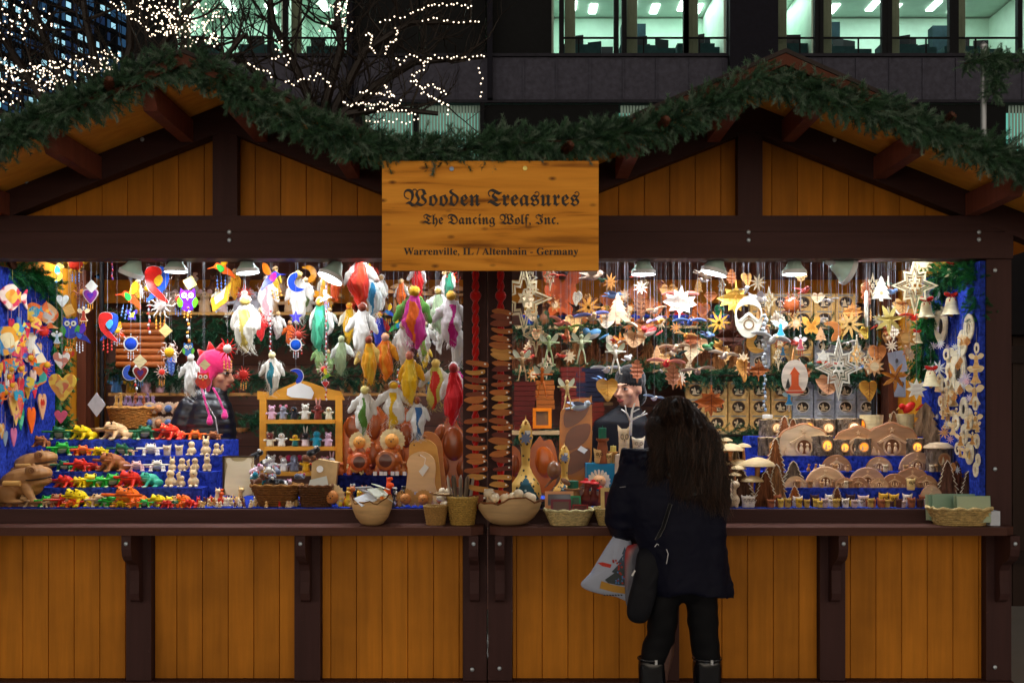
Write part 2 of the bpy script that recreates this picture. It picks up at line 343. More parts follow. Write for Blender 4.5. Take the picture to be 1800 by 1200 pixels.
def text(s,width,height,th,mat,name):
    c=bpy.data.curves.new('t','FONT'); c.body=s; c.extrude=.02; c.resolution_u=3; o=bpy.data.objects.new('t',c); COL.objects.link(o)
    dg=bpy.context.evaluated_depsgraph_get(); me=bpy.data.meshes.new_from_object(o.evaluated_get(dg)); bpy.data.objects.remove(o); bpy.data.curves.remove(c)
    co=np.empty(len(me.vertices)*3); me.vertices.foreach_get('co',co); co=co.reshape(-1,3); lo,hi=co.min(0),co.max(0)
    sx=width/(hi[0]-lo[0]); sz=height/(hi[1]-lo[1]) if height else sx
    q=np.stack([(co[:,0]-(lo[0]+hi[0])/2)*sx,-(co[:,2]-lo[2])/(hi[2]-lo[2]+1e-9)*th,(co[:,1]-(lo[1]+hi[1])/2)*sz],1)
    me.vertices.foreach_set('co',q.ravel()); me.materials.clear(); me.materials.append(M(mat)); me.name=name; me.update(); return me
for s,wd,hp,cx,cyy in ((bf("Wooden Treasures",0x1D56C,0x1D586),308,31,864,347.5),(bf("The Dancing Wolf, Inc.",0x1D56C,0x1D586),237,23,863,387.5),(bf("Warrenville, IL / Altenhain - Germany",0x1D400,0x1D41A),306,16,863,443.5)):
    p=at(cx,cyy,SGY-.011); ob('lettering',text(s,m_(wd,SGY),m_(hp,SGY),.003,'p:1E140C','lettering'),sg,p-sg.location)
p=at(923,296,SGY-.013)-sg.location; b=MB(); b.lathe([(.0105,0),(.0105,.003),(.004,.004)],20,rot=(R(90),0,0)); ob('washer',b.mesh('washer','m:D8C66A',True,40),sg,p)
p=at(794,297,SGY-.013)-sg.location; ob('washer',b.mesh('washer','m:7C8CA0',True,40),sg,p)
# ---------------------------------------------------------------- pine garlands (thousands of needles each)
def sprig(seed,L=.13,n=72):
    rnd=random.Random(seed); v=[];f=[]
    for i in range(n):
        t=i/n; p=Vector((0,0,L*t*.92)); a=rnd.random()*2*pi; el=R(rnd.uniform(28,58)); l=.034*(1.15-.45*t)*rnd.uniform(.75,1.2)
        d=Vector((cos(a)*sin(el),sin(a)*sin(el),cos(el))); sd=d.cross(Vector((0,0,1))).normalized()*.0014
        k=len(v); v+=[p-sd,p+sd,p+d*l]; f.append((k,k+1,k+2))
        sd=d.cross(sd).normalized()*.0014; k=len(v); v+=[p-sd,p+sd,p+d*l]; f.append((k,k+1,k+2))
    k=len(v); v+=[Vector((-.0015,0,0)),Vector((.0015,0,0)),Vector((0,0,L))]; f.append((k,k+1,k+2))
    return np.array([tuple(x) for x in v]),np.array(f)
SPR=[sprig(i) for i in range(6)]
def needles(name,path,rad,dens,mats,scale=1,seed=1,flat=.6,droop=0):
    """path: world points; sprigs splay from the line"""
    rnd=random.Random(seed); V=[];Fc=[];I=[];n=0; pts=[Vector(p) for p in path]
    for a,b in zip(pts,pts[1:]):
        L=(b-a).length; ax=(b-a).normalized(); k=int(L*dens)+1
        for _ in range(k):
            c=a.lerp(b,rnd.random()); q=rnd.random()*2*pi
            u=ax.orthogonal().normalized(); v=ax.cross(u)
            out_=(u*cos(q)+v*sin(q)); d=(out_*rnd.uniform(.45,1)+ax*rnd.choice((-1,1,1))*rnd.uniform(.1,.9)+Vector((0,0,-droop))).normalized()
            start=c+out_*rad*rnd.uniform(.0,.75)*(1 if rnd.random()<.9 else 1.25)
            start.y=c.y+(start.y-c.y)*flat
            M_=(Matrix.Translation(start)@d.to_track_quat('Z','Y').to_matrix().to_4x4()@Matrix.Scale(scale*rnd.uniform(.7,1.25),4))
            sv,sf=SPR[rnd.randrange(6)]; m3=np.array(M_)
            V.append(sv@m3[:3,:3].T+m3[:3,3]); Fc.append(sf+n); n+=len(sv); I.append(np.full(len(sf),rnd.randrange(len(mats))))
    V=np.concatenate(V);Fc=np.concatenate(Fc);I=np.concatenate(I)
    me=bpy.data.meshes.new(name); me.vertices.add(len(V)); me.vertices.foreach_set('co',V.ravel().astype(np.float32))
    me.loops.add(len(Fc)*3); me.loops.foreach_set('vertex_index',Fc.ravel().astype(np.int32)); me.polygons.add(len(Fc))
    me.polygons.foreach_set('loop_start',np.arange(0,len(Fc)*3,3,dtype=np.int32)); me.polygons.foreach_set('material_index',I.astype(np.int32))
    for m in mats: me.materials.append(M(m))
    me.update(); me.validate(); return me
def cone_mesh(r=.03):
    b=MB(); b.ell((0,0,0),(r*.35,r*.35,r*.8))
    for j in range(9):
        z=-r+2*r*j/8.; rr=r*.8*math.sqrt(max(.05,1-(z/r)**2))
        for k in range(8):
            a=2*pi*(k+.5*(j%2))/8; p=Vector((cos(a)*rr*.35,sin(a)*rr*.35,z)); o=Vector((cos(a),sin(a),.5)).normalized(); t=Vector((-sin(a),cos(a),0))*r*.27
            b.add([p-t,p+t,p+o*r*.6+t*.5+Vector((0,0,r*.1)),p+o*r*.6-t*.5+Vector((0,0,r*.1))],[(0,1,2,3)])
    return b.mesh('pine_cone','w:5A3424')
CONE=cone_mesh()
GN=('p:567A5E','p:466A4A','p:78907C','p:33523E')
def garland(desc,pts,Y0,rad,dens,cones,seed,mats=GN,scale=.66,droop=.15,**k):
    pw=[at(x,y,Y) if len(t)>2 else None for t in pts for (x,y,Y) in [t if len(t)>2 else (*t,Y0)] ] if False else [at(t[0],t[1],t[2] if len(t)>2 else Y0) for t in pts]
    root=ob('pine_garland',None,None,pw[len(pw)//2]); reg(root,desc,'garland',**k)
    me=needles('foliage',pw,rad,dens,mats,scale,seed,droop=droop); me.transform(Matrix.Translation(-root.location)); ob('foliage',me,root)
    b=MB(); b.tube(pw,.006,5); me=b.mesh('stem','w:3A2C1C'); me.transform(Matrix.Translation(-root.location)); ob('stem',me,root)
    for x,y,Y in cones: ob('pine_cone',CONE,root,at(x,y,Y)-root.location,(R(60),random.random(),random.random()))
    return root
garland('thick green pine garland following the eaves of the stall with frogs and felt angels',
 [(-60,280,-.66),(0,245),(60,215),(120,185),(180,175),(235,130),(290,120),(345,112),(400,145),(450,180),(510,205),(560,225),(620,247),(690,268),(760,268),(830,262),(862,258)],-.78,.066,950,[(192,150,-.85)],11)
garland('thick green pine garland following the eaves of the stall with stars and nativity arches',
 [(868,256),(950,250),(1020,246),(1090,236),(1160,222),(1230,192),(1290,165),(1330,135),(1390,148),(1450,165),(1520,190),(1590,210),(1640,228),(1700,258),(1760,278),(1850,315)],-.78,.064,950,[(1165,218,-.85),(995,262,-.84),(1665,212,-.84)],12)
garland('small tuft of pine garland standing up behind the right gable peak',[(1310,118),(1335,100)],-.7,.05,400,[],13) if False else None
# ---------------------------------------------------------------- office block across the street
BY=32.0; fx=lambda p: xx(p,BY); fz=lambda p: zz(p,BY)
root=ob('office_building',None,None,(fx(1050),BY,0)); reg(root,'dark glass and granite office block with lit office windows behind the stalls','building')
def BP(n,b,mat,parent=root,smooth=False):
    me=b.mesh(n,mat,smooth); me.transform(Matrix.Translation(-root.location)); return ob(n,me,parent)
b=MB(); z0,z1=fz(178),fz(100); x0,x1=fx(218),fx(1960)
b.box(((x0+x1)/2,BY+.1,(z0+z1)/2),(x1-x0,.2,z1-z0))
p=218
while p<1960: b.box((fx(p),BY-.02,(z0+z1)/2),(.05,.06,z1-z0-.1)); p+=58.5
BP('spandrel',b,'c:3E3E4A')
b=MB(); b.box(((x0+x1)/2,BY-.06,z1+.03),(x1-x0,.14,.1)); b.box(((x0+x1)/2,BY-.06,z0-.03),(x1-x0,.14,.1)); BP('ledge',b,'c:26262E')
b=MB(); b.box(((x0+x1)/2,BY+.1,2.5),(x1-x0,.2,5.0)); BP('base_wall',b,'c:1B1B22')
b=MB(); b.box(((x0+x1)/2,BY+.3,fz(-300)),(x1-x0,.6,1.2)); BP('spandrel',b,'c:3E3E4A')
zt,zb=16.5,fz(98)     # upper office floor
# slabs and back
b=MB(); b.box(((x0+x1)/2,BY+2.8,zt+.1),(x1-x0,5.4,.1)); BP('ceiling',b,'s:C8D8CC')
b=MB(); b.box(((x0+x1)/2,BY+3.6,zb-.05),(x1-x0,7,.1)); BP('office_floor',b,'c:6A7A78')
lit=[(308,472),(505,612),(990,1080),(1100,1203),(1208,1278),(1365,1432),(1445,1550),(1565,1668),(1682,1788)]
b=MB(); b.box(((x0+x1)/2,BY+5,(zt+zb)/2),(x1-x0,.1,zt-zb)); BP('office_wall',b,'s:B8D8C8')
b=MB()
for p in (290,490,655,972,1281,1362,1438,1850):
    b=MB(); b.box((fx(p),BY+2.8,(zt+zb)/2),(.1,4.3,zt-zb-.02)); BP('partition',b,'s:C4DCCC')
b=MB()   # blinds closed in dark bays
for a,c in ((222,306),(615,735),(737,853),(855,970),(1283,1360)): b=MB(); b.box((fx((a+c)/2),BY+.25,(zt+zb)/2),(fx(c)-fx(a),.1,zt-zb-.05)); BP('dark_window',b,'c:0E1012')
for a,c in lit:
    w_=fx(c)-fx(a); cx=fx((a+c)/2)
    fr=MB(); fr.box((fx(a-3),BY+.0,(zt+zb)/2),(.16,.22,zt-zb-.02)); fw=BP('window',fr,'c:101216'); fr=MB(); fr.box((fx(c+3),BY+.0,(zt+zb)/2),(.16,.22,zt-zb-.02)); BP('mullion',fr,'c:101216',fw)
    f=MB(); f.box((cx,BY-.05,fz(68)),(w_-.05,.05,.06)); f.box((cx+(.1 if a%2 else -.2)*w_,BY-.05,fz(83)),(.05,.04,fz(69)-fz(97))); BP('railing',f,'c:0C0E12',fw)
    k=MB(); cw=.34                              # curtain pleats at the side
    for i in range(7): k.tube([(fx(a)+.1+i*cw/7,BY+.35,zb+.02),(fx(a)+.1+i*cw/7,BY+.35,zt-.02)],.035,6)
    BP('curtain',k,'f:6E7A66',fw,True)
    g=MB(); g.box((cx,BY+.02,(zt+zb)/2),(w_-.02,.01,zt-zb-.05)); 
    # ceiling fixtures
    for i,pq in enumerate((.3,.75)):
        l=MB(); l.box((fx(a)+w_*pq,BY+3.7+i*.3,zt+.04),(.26,.95,.06)); BP('light_panel',l,'e:E8FFF4:9')
    al=bpy.data.lights.new('office_light','AREA'); al.shape='RECTANGLE'; al.size=w_*.8; al.size_y=3; al.energy=36*w_; al.color=(.74,1,.9)
    o=bpy.data.objects.new('office_light',al); COL.objects.link(o); o.parent=root; o.location=Vector((cx,BY+2.4,zt-.08))-root.location; 
# desks, monitors, cabinets seen through the glass
rd=random.Random(3)
DESK=MB(); DESK.box((0,0,.36),(1.3,.6,.72)); DESK=DESK.mesh('desk','c:1F3A3E')
MON=MB(); MON.box((0,0,.22),(.5,.04,.32)); MON.box((0,0,.03),(.2,.18,.06)); MON.box((0,0,.1),(.05,.04,.12)); MON=MON.mesh('monitor','p:0E1A22')
CHR=MB(); CHR.box((0,0,.45),(.5,.5,.1)); CHR.box((0,.22,.75),(.48,.08,.6)); CHR.box((0,0,.2),(.08,.08,.4)); CHR.box((0,0,.02),(.5,.5,.04)); CHR=CHR.mesh('office_chair','c:18262C')
CAB=MB(); CAB.box((0,0,.9),(.9,.5,1.8)); CAB=CAB.mesh('cabinet','c:1E3038')
for i,(p,dz) in enumerate([(335,1),(440,1),(560,1.2),(1025,1),(1066,2.2),(1130,1.1),(1175,1.4),(1232,.9),(1258,1.3),(1400,.9),(1490,1.2),(1525,1.5),(1600,1),(1640,1.3),(1720,1.2),(1765,1.5)]):
    reg(ob('office_desk',DESK,None,(fx(p),BY+dz+.4,zb+.02)),'dark desk behind the lit office window','desk',group='office desks across the street')
    reg(ob('computer_monitor',MON,None,(fx(p)+rd.uniform(-.3,.3),BY+dz+.4,zb+.75),(0,0,rd.uniform(-.6,.6))),'computer monitor on a desk behind the lit office window','monitor',group='office monitors across the street')
    if i%2: reg(ob('office_chair',CHR,None,(fx(p)+rd.uniform(-.6,.6),BY+dz+1.1,zb+.02),(0,0,rd.uniform(0,6))),'dark office chair behind the lit office window','chair',group='office chairs across the street')
for p,d in ((1135,4),(1395,4.4),(1507,3.8),(1740,4.2)): reg(ob('filing_cabinet',CAB,None,(fx(p),BY+d,zb+.02),None,(1,1,1.3)),'tall dark cabinet in the lit office','cabinet',group='office cabinets across the street')
# pillar between bays
b=MB()
for a,c in ((1279,1363),(857,866),(612,622)): b=MB(); b.box((fx((a+c)/2),BY-.15,(fz(-300)+fz(178))/2),(fx(c)-fx(a),.5,fz(-300)-fz(178))); BP('pillar',b,'c:12121C')
# lower floor windows with blinds
zt2,zb2=fz(183),fz(420)
b=MB()
for a,c in ((218,636),(848,1088),(1148,1770)): b=MB(); b.box((fx((a+c)/2),BY+.12,(zt2+zb2)/2),(fx(c)-fx(a),.1,zt2-zb2)); BP('dark_window',b,'c:0C0E10')
for a,c in ((640,728),(735,845),(1091,1146),(1776,1840)):
    k=MB(); n=int((c-a)/5.5)
    for i in range(n):
        x=fx(a)+(fx(c)-fx(a))*(i+.5)/n; k.box((x,BY+.2,(zt2+zb2)/2),(.085,.015,zt2-zb2),(0,0,.35))
    BP('window_blind',k,'f:A8C8C0')
    k=MB(); k.box((fx((a+c)/2),BY+1.2,(zt2+zb2)/2),(fx(c)-fx(a),.05,zt2-zb2)); BP('lit_window',k,'e:7FE0CC:.55')
    k=MB(); k.box((fx(c)+.05,BY+.0,(zt2+zb2)/2),(.14,.22,zt2-zb2)); BP('mullion',k,'c:101216')
# ---------------------------------------------------------------- far tower at the left, rows of lit windows
A=Vector((xx(-60,70),70,0)); Bq=Vector((xx(236,86),86,0)); dv=(Bq-A); Ln=dv.length; ang=math.atan2(dv.y,dv.x)
root2=ob('office_tower',None,None,A,(0,0,ang)); reg(root2,'tall bluish glass tower with rows of lit windows behind the bare tree','building')
b=MB(); b.box((Ln/2,6,22),(Ln,12,44)); ob('facade',b.mesh('facade','o:10151E'),root2)
b=MB(); c=MB(); d=MB(); e_=MB()
for r in range(4,42):
    z=r*1.02; b.box((Ln/2,-.05,z),(Ln,.12,.16))
    i=0
    while i<int(Ln/.62):
        x=.3+i*.62; q=rd.random()
        tgt=c if q<.16+(.5 if r%4==1 else 0) else (d if q<.55 else (e_ if q<.8 else None))
        if tgt: tgt.box((x,-.02,z+.5),(.46,.05,.4 if tgt is c else .62))
        i+=1
for i in range(int(Ln/1.24)): b.box((.0+i*1.24,-.08,22),(.12,.16,44))
ob('frame_grid',b.mesh('frame_grid','c:0C1018'),root2)
for n_,m_2,q in (('bright_windows',c,'e:9FD8EE:.9'),('dim_windows',d,'e:2E5A86:.30'),('blue_windows',e_,'e:1E3A66:.22')): ob(n_,m_2.mesh(n_,q),root2)['kind']='stuff'
# ---------------------------------------------------------------- bare trees wound with fairy lights
TY=11.0
def branchy(rnd,b,p,d,L,r,dep):
    n=5; pts=[p]; q=p.copy()
    for i in range(n):
        d=(d+Vector((rnd.uniform(-.22,.22),rnd.uniform(-.2,.2),rnd.uniform(-.1,.2)))).normalized(); q=q+d*(L/n); pts.append(q.copy())
    b.tube(pts,[r*(1-.55*i/n) for i in range(n+1)],5 if r>.012 else 3,cap=False)
    if dep<=0: return
    for k in range(rnd.choice((2,3,3))):
        j=rnd.randint(2,n); a=Vector((rnd.uniform(-1,1),rnd.uniform(-.8,.8),rnd.uniform(-.35,.9))).normalized()
        branchy(rnd,b,pts[j],(d*.8+a*.8).normalized(),L*rnd.uniform(.6,.85),r*.55,dep-1)
def tree(desc,px,seed,limbs,Y):
    rnd=random.Random(seed); base=Vector((xx(px,Y),Y,0)); root=ob('bare_tree',None,None,base); reg(root,desc,'tree')
    b=MB(); fork=Vector((base.x,Y,4.2)); b.tube([base,base+Vector((.05,0,2)),fork],[.2,.17,.14],10); me=b.mesh('trunk','b:1C1614'); me.transform(Matrix.Translation(-base)); ob('trunk',me,root)
    b=MB()
    for L in limbs:
        pts=[at(x,y,Y+dy) for x,y,dy in L]; pts=[fork]+pts
        n=len(pts); b.tube(pts,[.09*(1-.85*i/n)+.006 for i in range(n)],6,cap=False)
        for i in range(1,n):
            seg=pts[i]-pts[i-1]
            for k in range(5):
                q=pts[i-1]+seg*rnd.random(); a=Vector((rnd.uniform(-1,1),rnd.uniform(-.6,.6),rnd.uniform(-.4,.9))).normalized()
                branchy(rnd,b,q,(seg.normalized()*.6+a).normalized(),rnd.uniform(.5,1.1),.022,2)
    me=b.mesh('branches','w:221A16'); me.transform(Matrix.Translation(-base)); ob('branches',me,root)
    return root
tree('bare tree wound with dense white fairy lights behind the left gable',150,5,[[(120,250,0),(60,150,0),(0,60,.3),(-60,-20,0)],[(160,220,.2),(170,120,0),(150,30,0),(140,-60,0)],[(190,230,0),(240,140,.4),(300,60,0),(360,-10,0)],[(230,240,-.2),(300,180,0),(380,120,.2),(430,60,0)],[(60,240,0),(-10,190,.2),(-60,150,0)],[(150,200,.4),(90,100,.4),(60,20,.2),(70,-60,0)],[(200,190,.3),(230,80,.3),(225,-40,0)]],TY)
tree('bare tree with loose strings of fairy lights behind the valley between the gables',560,6,[[(600,200,0),(660,150,0),(730,110,.2),(850,100,0)],[(590,190,.2),(640,90,0),(720,40,0),(840,40,.2)],[(560,210,0),(520,120,0),(480,40,.2),(470,-40,0)],[(560,220,0),(610,200,0),(680,190,0),(770,200,0)],[(540,220,.3),(490,170,0),(450,130,0),(420,100,0)],[(570,190,.2),(600,80,0),(590,10,0),(640,-60,0)]],TY+.5)
BULB=MB(); BULB.ell((0,0,0),.0125,u=6,v=4); BULB=BULB.mesh('bulb','e:FFE8CC:3:n',True)
def lights(desc,paths,clusters,Y,seed):
    rnd=random.Random(seed); pts=[]
    for ln,n in paths:
        P=[Vector((x,y,0)) for x,y in ln]; L=[(q-p).length for p,q in zip(P,P[1:])]; T=sum(L)
        for i in range(n):
            s=T*(i+.5)/n; k=0
            while k<len(L)-1 and s>L[k]: s-=L[k]; k+=1
            q=P[k].lerp(P[k+1],s/L[k]); pts.append(at(q.x+rnd.uniform(-2,2),q.y+rnd.uniform(-3,3),Y+rnd.uniform(-.2,.2)))
    for cx,cy_,rx,ry,n in clusters:
        for i in range(n):
            a=rnd.random()*2*pi; r=math.sqrt(rnd.random()); pts.append(at(cx+rx*r*cos(a),cy_+ry*r*sin(a),Y+rnd.uniform(-.5,.5)))
    root=ob('fairy_lights',None,None,pts[0]); reg(root,desc,'fairy lights')
    for p in pts[:100]: ob('bulb',BULB,root,p-pts[0])
    if len(pts)>100:
        b=MB()
        for p in pts[100:]: b.ell(p-pts[0],.0125,u=6,v=4)
        o=ob('bulbs',b.mesh('bulbs','e:FFE8CC:3:n',True),root); o['kind']='stuff'
    b=MB()
    i=0
    while i<len(pts)-1:
        if (pts[i]-pts[i+1]).length<.35: b.tube([pts[i]-pts[0],pts[i+1]-pts[0]],.003,3,cap=False)
        i+=1
    ob('wire',b.mesh('wire','p:1A2A1A'),root)
lights('dense white fairy lights wound round the bare tree at the left corner',[([(0,140),(60,120),(120,150)],16),([(70,130),(110,115),(160,130),(205,118)],26)],
 [(12,30,40,45,44),(45,40,60,30,20),(5,135,28,35,34),(60,138,60,26,52),(110,125,60,22,34),(160,110,50,20,28),(195,105,25,18,18),(15,170,26,16,14)],TY-.2,21)
lights('dense white fairy lights in the branches over the left gable peak',[([(190,5),(215,18),(235,22)],8),([(210,0),(225,25),(250,45),(268,60)],14)],
 [(255,20,35,22,26),(290,15,30,20,36),(310,45,30,25,40),(340,30,40,30,50),(285,55,30,14,20),(375,50,20,30,22),(390,20,25,15,12),(355,75,35,12,16)],TY-.2,22)
lights('loose strings of white fairy lights on twigs in front of the dark office windows',[
 ([(737,15),(770,10),(800,8),(833,14)],15),([(665,40),(690,33),(725,25),(737,14)],9),([(737,35),(765,32),(800,38),(838,36),(846,43)],12),([(640,62),(655,60),(650,80),(660,95)],12),([(695,45),(698,58),(697,70),(680,82),(678,95)],12),
 ([(692,100),(705,112),(720,98),(745,107),(765,98),(780,102),(800,99),(822,104),(848,96),(853,101)],26),([(841,112),(841,125),(847,138),(847,154),(842,168),(847,176)],6),
 ([(760,105),(745,112),(745,122),(732,130),(722,135),(722,142),(735,138),(733,150),(745,155)],16),([(740,155),(755,150),(768,155),(778,162),(785,166)],11),([(740,162),(765,172),(775,180),(788,186),(786,202)],16),
 ([(678,146),(680,160),(695,166)],7),([(630,166),(642,160),(660,163),(680,168),(695,172)],13),([(602,176),(615,184),(630,182),(650,185),(670,180),(695,188),(705,176)],24),([(640,192),(670,195),(700,193),(730,202),(735,212)],16),([(640,210),(665,215),(700,212),(715,218),(730,212)],12)],[],TY+.1,23)
lights('short strings of white fairy lights over the right slope of the left gable',[([(425,116),(440,112),(455,122),(470,128),(480,138)],10),([(480,88),(496,70),(493,80),(488,90)],5),([(475,107),(490,100),(505,98),(510,105),(503,120)],8),([(500,140),(515,150),(525,141),(535,140),(550,135)],9),([(550,145),(556,130),(570,137),(578,145),(580,158)],8),([(555,5),(575,12),(600,10),(605,28),(600,45)],14),([(560,55),(585,35),(592,25)],7)],[(605,15,12,18,12),(612,45,10,12,8)],TY-.1,24)
# ---------------------------------------------------------------- street pole with greens at the right, dark neighbour stall
b=MB(); X=xx(1729,2.6); b.tube([(X,2.6,0),(X,2.6,zz(82,2.6))],.022,14); b.lathe([(.028,0),(.03,.02),(.0,.05)],14,c=(X,2.6,zz(84,2.6)),cap=False)
reg(ob('street_pole',b.mesh('street_pole','m:9AA0A6',True,40)),'slim steel pole with greenery standing behind the right stall','pole')
garland('clump of pine greenery tied to the steel pole',[(1695,112),(1722,108),(1752,100),(1775,112),(1810,108)],2.55,.055,520,[],14); garland('hanging tail of pine greenery beside the steel pole',[(1748,100),(1752,150),(1745,168)],2.5,.05,560,[],15)
# ---------------------------------------------------------------- neighbour stall beyond the right gap
b=MB(); X0=xx(1778,3.2); root=ob('neighbour_stall',None,None,(X0,3.2,0)); reg(root,'dark unlit wooden stall in the gap beside the right stall','market stall')
for i in range(24): b.box((-.9+i*.12,.0,1.2),(.114,.03,2.4))
ob('boards',b.mesh('boards','W:33241E'),root); b=MB(); b.box((.6,-.02,2.05),(2.9,.08,.14)); b.box((.6,-.02,.4),(2.9,.08,.1)); ob('frame',b.mesh('frame','X:241816'),root)
b=MB(); b.box((.6,.6,2.6),(1.6,1.6,.8)); ob('roof',b.mesh('roof','c:161418'),root)
# ================================================================ outlines (x,z), unit size
def cat_(pts,k=4,closed=True):
    o=[];n=len(pts)
    for i in range(n if closed else n-1):
        p0,p1,p2,p3=[Vector(pts[(i+j)%n] if closed else pts[min(max(i+j,0),n-1)]) for j in(-1,0,1,2)]
        for t in range(k):
            t/=k; o.append(tuple(.5*((2*p1)+(p2-p0)*t+(2*p0-5*p1+4*p2-p3)*t*t+(3*p1-p0-3*p2+p3)*t**3)))
    return o
def circ(r=.5,n=20,cx=0,cz=0,sx=1): return [(cx+r*sx*cos(2*pi*i/n),cz+r*sin(2*pi*i/n)) for i in range(n)]
def star(n,ro,ri,sx=1,sz=1,alt=None,rot=0):
    o=[]
    for i in range(2*n):
        r=(ro if (alt is None or (i//2)%2==0) else alt) if i%2==0 else ri
        a=pi/2+pi*i/n+rot; o.append((r*cos(a)*sx,r*sin(a)*sz))
    return o
HEART=cat_([(0,.30),(.16,.46),(.36,.45),(.49,.28),(.44,.04),(.22,-.28),(0,-.5),(-.22,-.28),(-.44,.04),(-.49,.28),(-.36,.45),(-.16,.46)],3)
MOON=cat_([(-.05,.5),(-.36,.36),(-.5,0),(-.36,-.36),(-.02,-.5),(.36,-.36),(.0,-.26),(-.17,0),(-.02,.28)],4)
FIR=[(0,.5),(.1,.34),(.06,.34),(.19,.17),(.12,.18),(.27,-.02),(.18,0),(.34,-.22),(.22,-.2),(.4,-.42),(.07,-.40),(.07,-.5)]; FIR=FIR+[(-a,b) for a,b in FIR[::-1][:-1]]
MAPLE=[(0,.5),(.08,.3),(.2,.36),(.19,.18),(.42,.22),(.36,.1),(.5,.0),(.26,-.12),(.3,-.26),(.1,-.22),(.03,-.3),(.015,-.5)]; MAPLE=MAPLE+[(-a,b) for a,b in MAPLE[::-1][:-1]]
OAK=cat_([(0,.5),(.12,.44),(.1,.34),(.24,.32),(.2,.2),(.32,.12),(.24,.02),(.33,-.08),(.2,-.16),(.2,-.28),(.06,-.32),(.02,-.5),(-.02,-.5),(-.06,-.32),(-.2,-.28),(-.2,-.16),(-.33,-.08),(-.24,.02),(-.32,.12),(-.2,.2),(-.24,.32),(-.1,.34),(-.12,.44)],3)
GINKGO=cat_([(0,-.4),(.3,-.2),(.5,.12),(.38,.2),(.3,.34),(.14,.32),(.02,.2),(-.14,.32),(-.3,.34),(-.38,.2),(-.5,.12),(-.3,-.2)],4)
LINDEN=cat_([(0,-.5),(.2,-.26),(.42,.02),(.42,.3),(.2,.44),(.03,.36),(-.03,.36),(-.2,.44),(-.42,.3),(-.42,.02),(-.2,-.26)],4)
HORSE=[]   # five-fingered leaf
for i in range(7):
    a=pi/2+2*pi*(i)/7; 
    for r,d in ((.14,-.42),(.34,-.2),(.5,0),(.34,.2)): HORSE.append((r*cos(a+d*.9),r*sin(a+d*.9)))
ANG=cat_([(0,.26),(.07,.2),(.2,.32),(.34,.3),(.42,.2),(.28,.04),(.1,.0),(.14,-.25),(.26,-.46),(0,-.5),(-.26,-.46),(-.14,-.25),(-.1,0),(-.28,.04),(-.42,.2),(-.34,.3),(-.2,.32),(-.07,.2)],3)
BUTT=cat_([(0,.1),(.2,.42),(.45,.46),(.42,.14),(.22,.0),(.36,-.2),(.28,-.42),(.06,-.3),(0,-.45),(-.06,-.3),(-.28,-.42),(-.36,-.2),(-.22,0),(-.42,.14),(-.45,.46),(-.2,.42)],3)
BIRDO=cat_([(-.5,-.02),(-.36,.1),(-.2,.2),(-.02,.12),(.2,.0),(.5,-.12),(.2,-.2),(-.05,-.26),(-.28,-.14)],4)
SWAL=cat_([(-.1,.5),(.1,.46),(.16,.3),(.04,.12),(.0,-.05),(.2,-.28),(.34,-.5),(.04,-.36),(-.22,-.1),(-.3,.2),(-.26,.42)],4)
HUMM=cat_([(-.5,-.1),(-.26,.0),(-.16,.12),(0,.1),(.06,.42),(.2,.5),(.26,.2),(.16,.0),(.34,-.14),(.5,-.42),(.24,-.3),(.02,-.24),(-.14,-.12),(-.26,-.06)],4)
SEAH=cat_([(0,.5),(.18,.44),(.3,.3),(.12,.26),(.06,.12),(.2,-.1),(.16,-.32),(-.02,-.42),(-.12,-.5),(-.2,-.38),(-.06,-.3),(-.04,-.12),(-.2,.06),(-.14,.34)],4)
FISH=cat_([(-.5,.0),(-.3,.24),(-.02,.36),(.2,.22),(.3,.06),(.5,.26),(.46,-.02),(.5,-.3),(.3,-.08),(.16,-.24),(-.05,-.38),(-.3,-.22)],4)
CAT=cat_([(-.16,-.5),(-.2,-.1),(-.14,.1),(-.2,.22),(-.2,.42),(-.1,.34),(.04,.34),(.14,.44),(.14,.2),(.08,.08),(.2,-.1),(.34,-.36),(.36,-.5)],3)
LONGH=[(a*.46,b*1.0) for a,b in HEART]
KN={}
def K(f): KN[f.__name__[2:]]=f; return f
_PC={}
def proto(kind,cols):
    k=(kind,cols)
    if k not in _PC: _PC[k]=KN[kind](*cols)
    return _PC[k]
def pl(loops,t,mats,name,y0=0,curl=0):
    b=MB(); b.plate(loops,t,y0); me=b.mesh(name,mats)
    if curl:
        for v in me.vertices: v.co.y+=curl*(v.co.x**2*1.6+math.sin(v.co.z*6+v.co.x*4)*.10)
    return me
# ---- flat hanging things. every proto returns (parts, top z, unit note)
@K
def k_flat(o,c,c2=None,o2=None,t=.05,curl=0):
    O=globals()[o] if isinstance(o,str) else o; ps=[('body',pl([O],t,c,'body',curl=curl))]
    if c2: ps.append(('inlay',pl([[(x*.55,z*.55+.02) for x,z in (globals()[o2] if o2 else O)]],t*1.25,c2,'inlay')))
    return ps
@K
def k_leaf(o,c,c2):
    O=globals()[o]; ps=[('blade',pl([O],.035,c,'blade',curl=.35))]
    b=MB(); top=min(z for x,z in O) if o in('MAPLE','OAK') else -.1
    s=-1 if o in('MAPLE','OAK') else 1
    zs=.5 if s<0 else -.5
    b.tube([(0,-.03,-.42*s),(0,-.035,0),(0,-.02,.34*s)],[.006,.012,.016],5)
    for j in (-1,1):
        for q in (.0,.16,-.16): b.tube([(0,-.03,q*s-.05),(j*.2,-.0,q*s-.05-.14*s)],.006,4)
    ps.append(('vein',b.mesh('vein',c2))); return ps
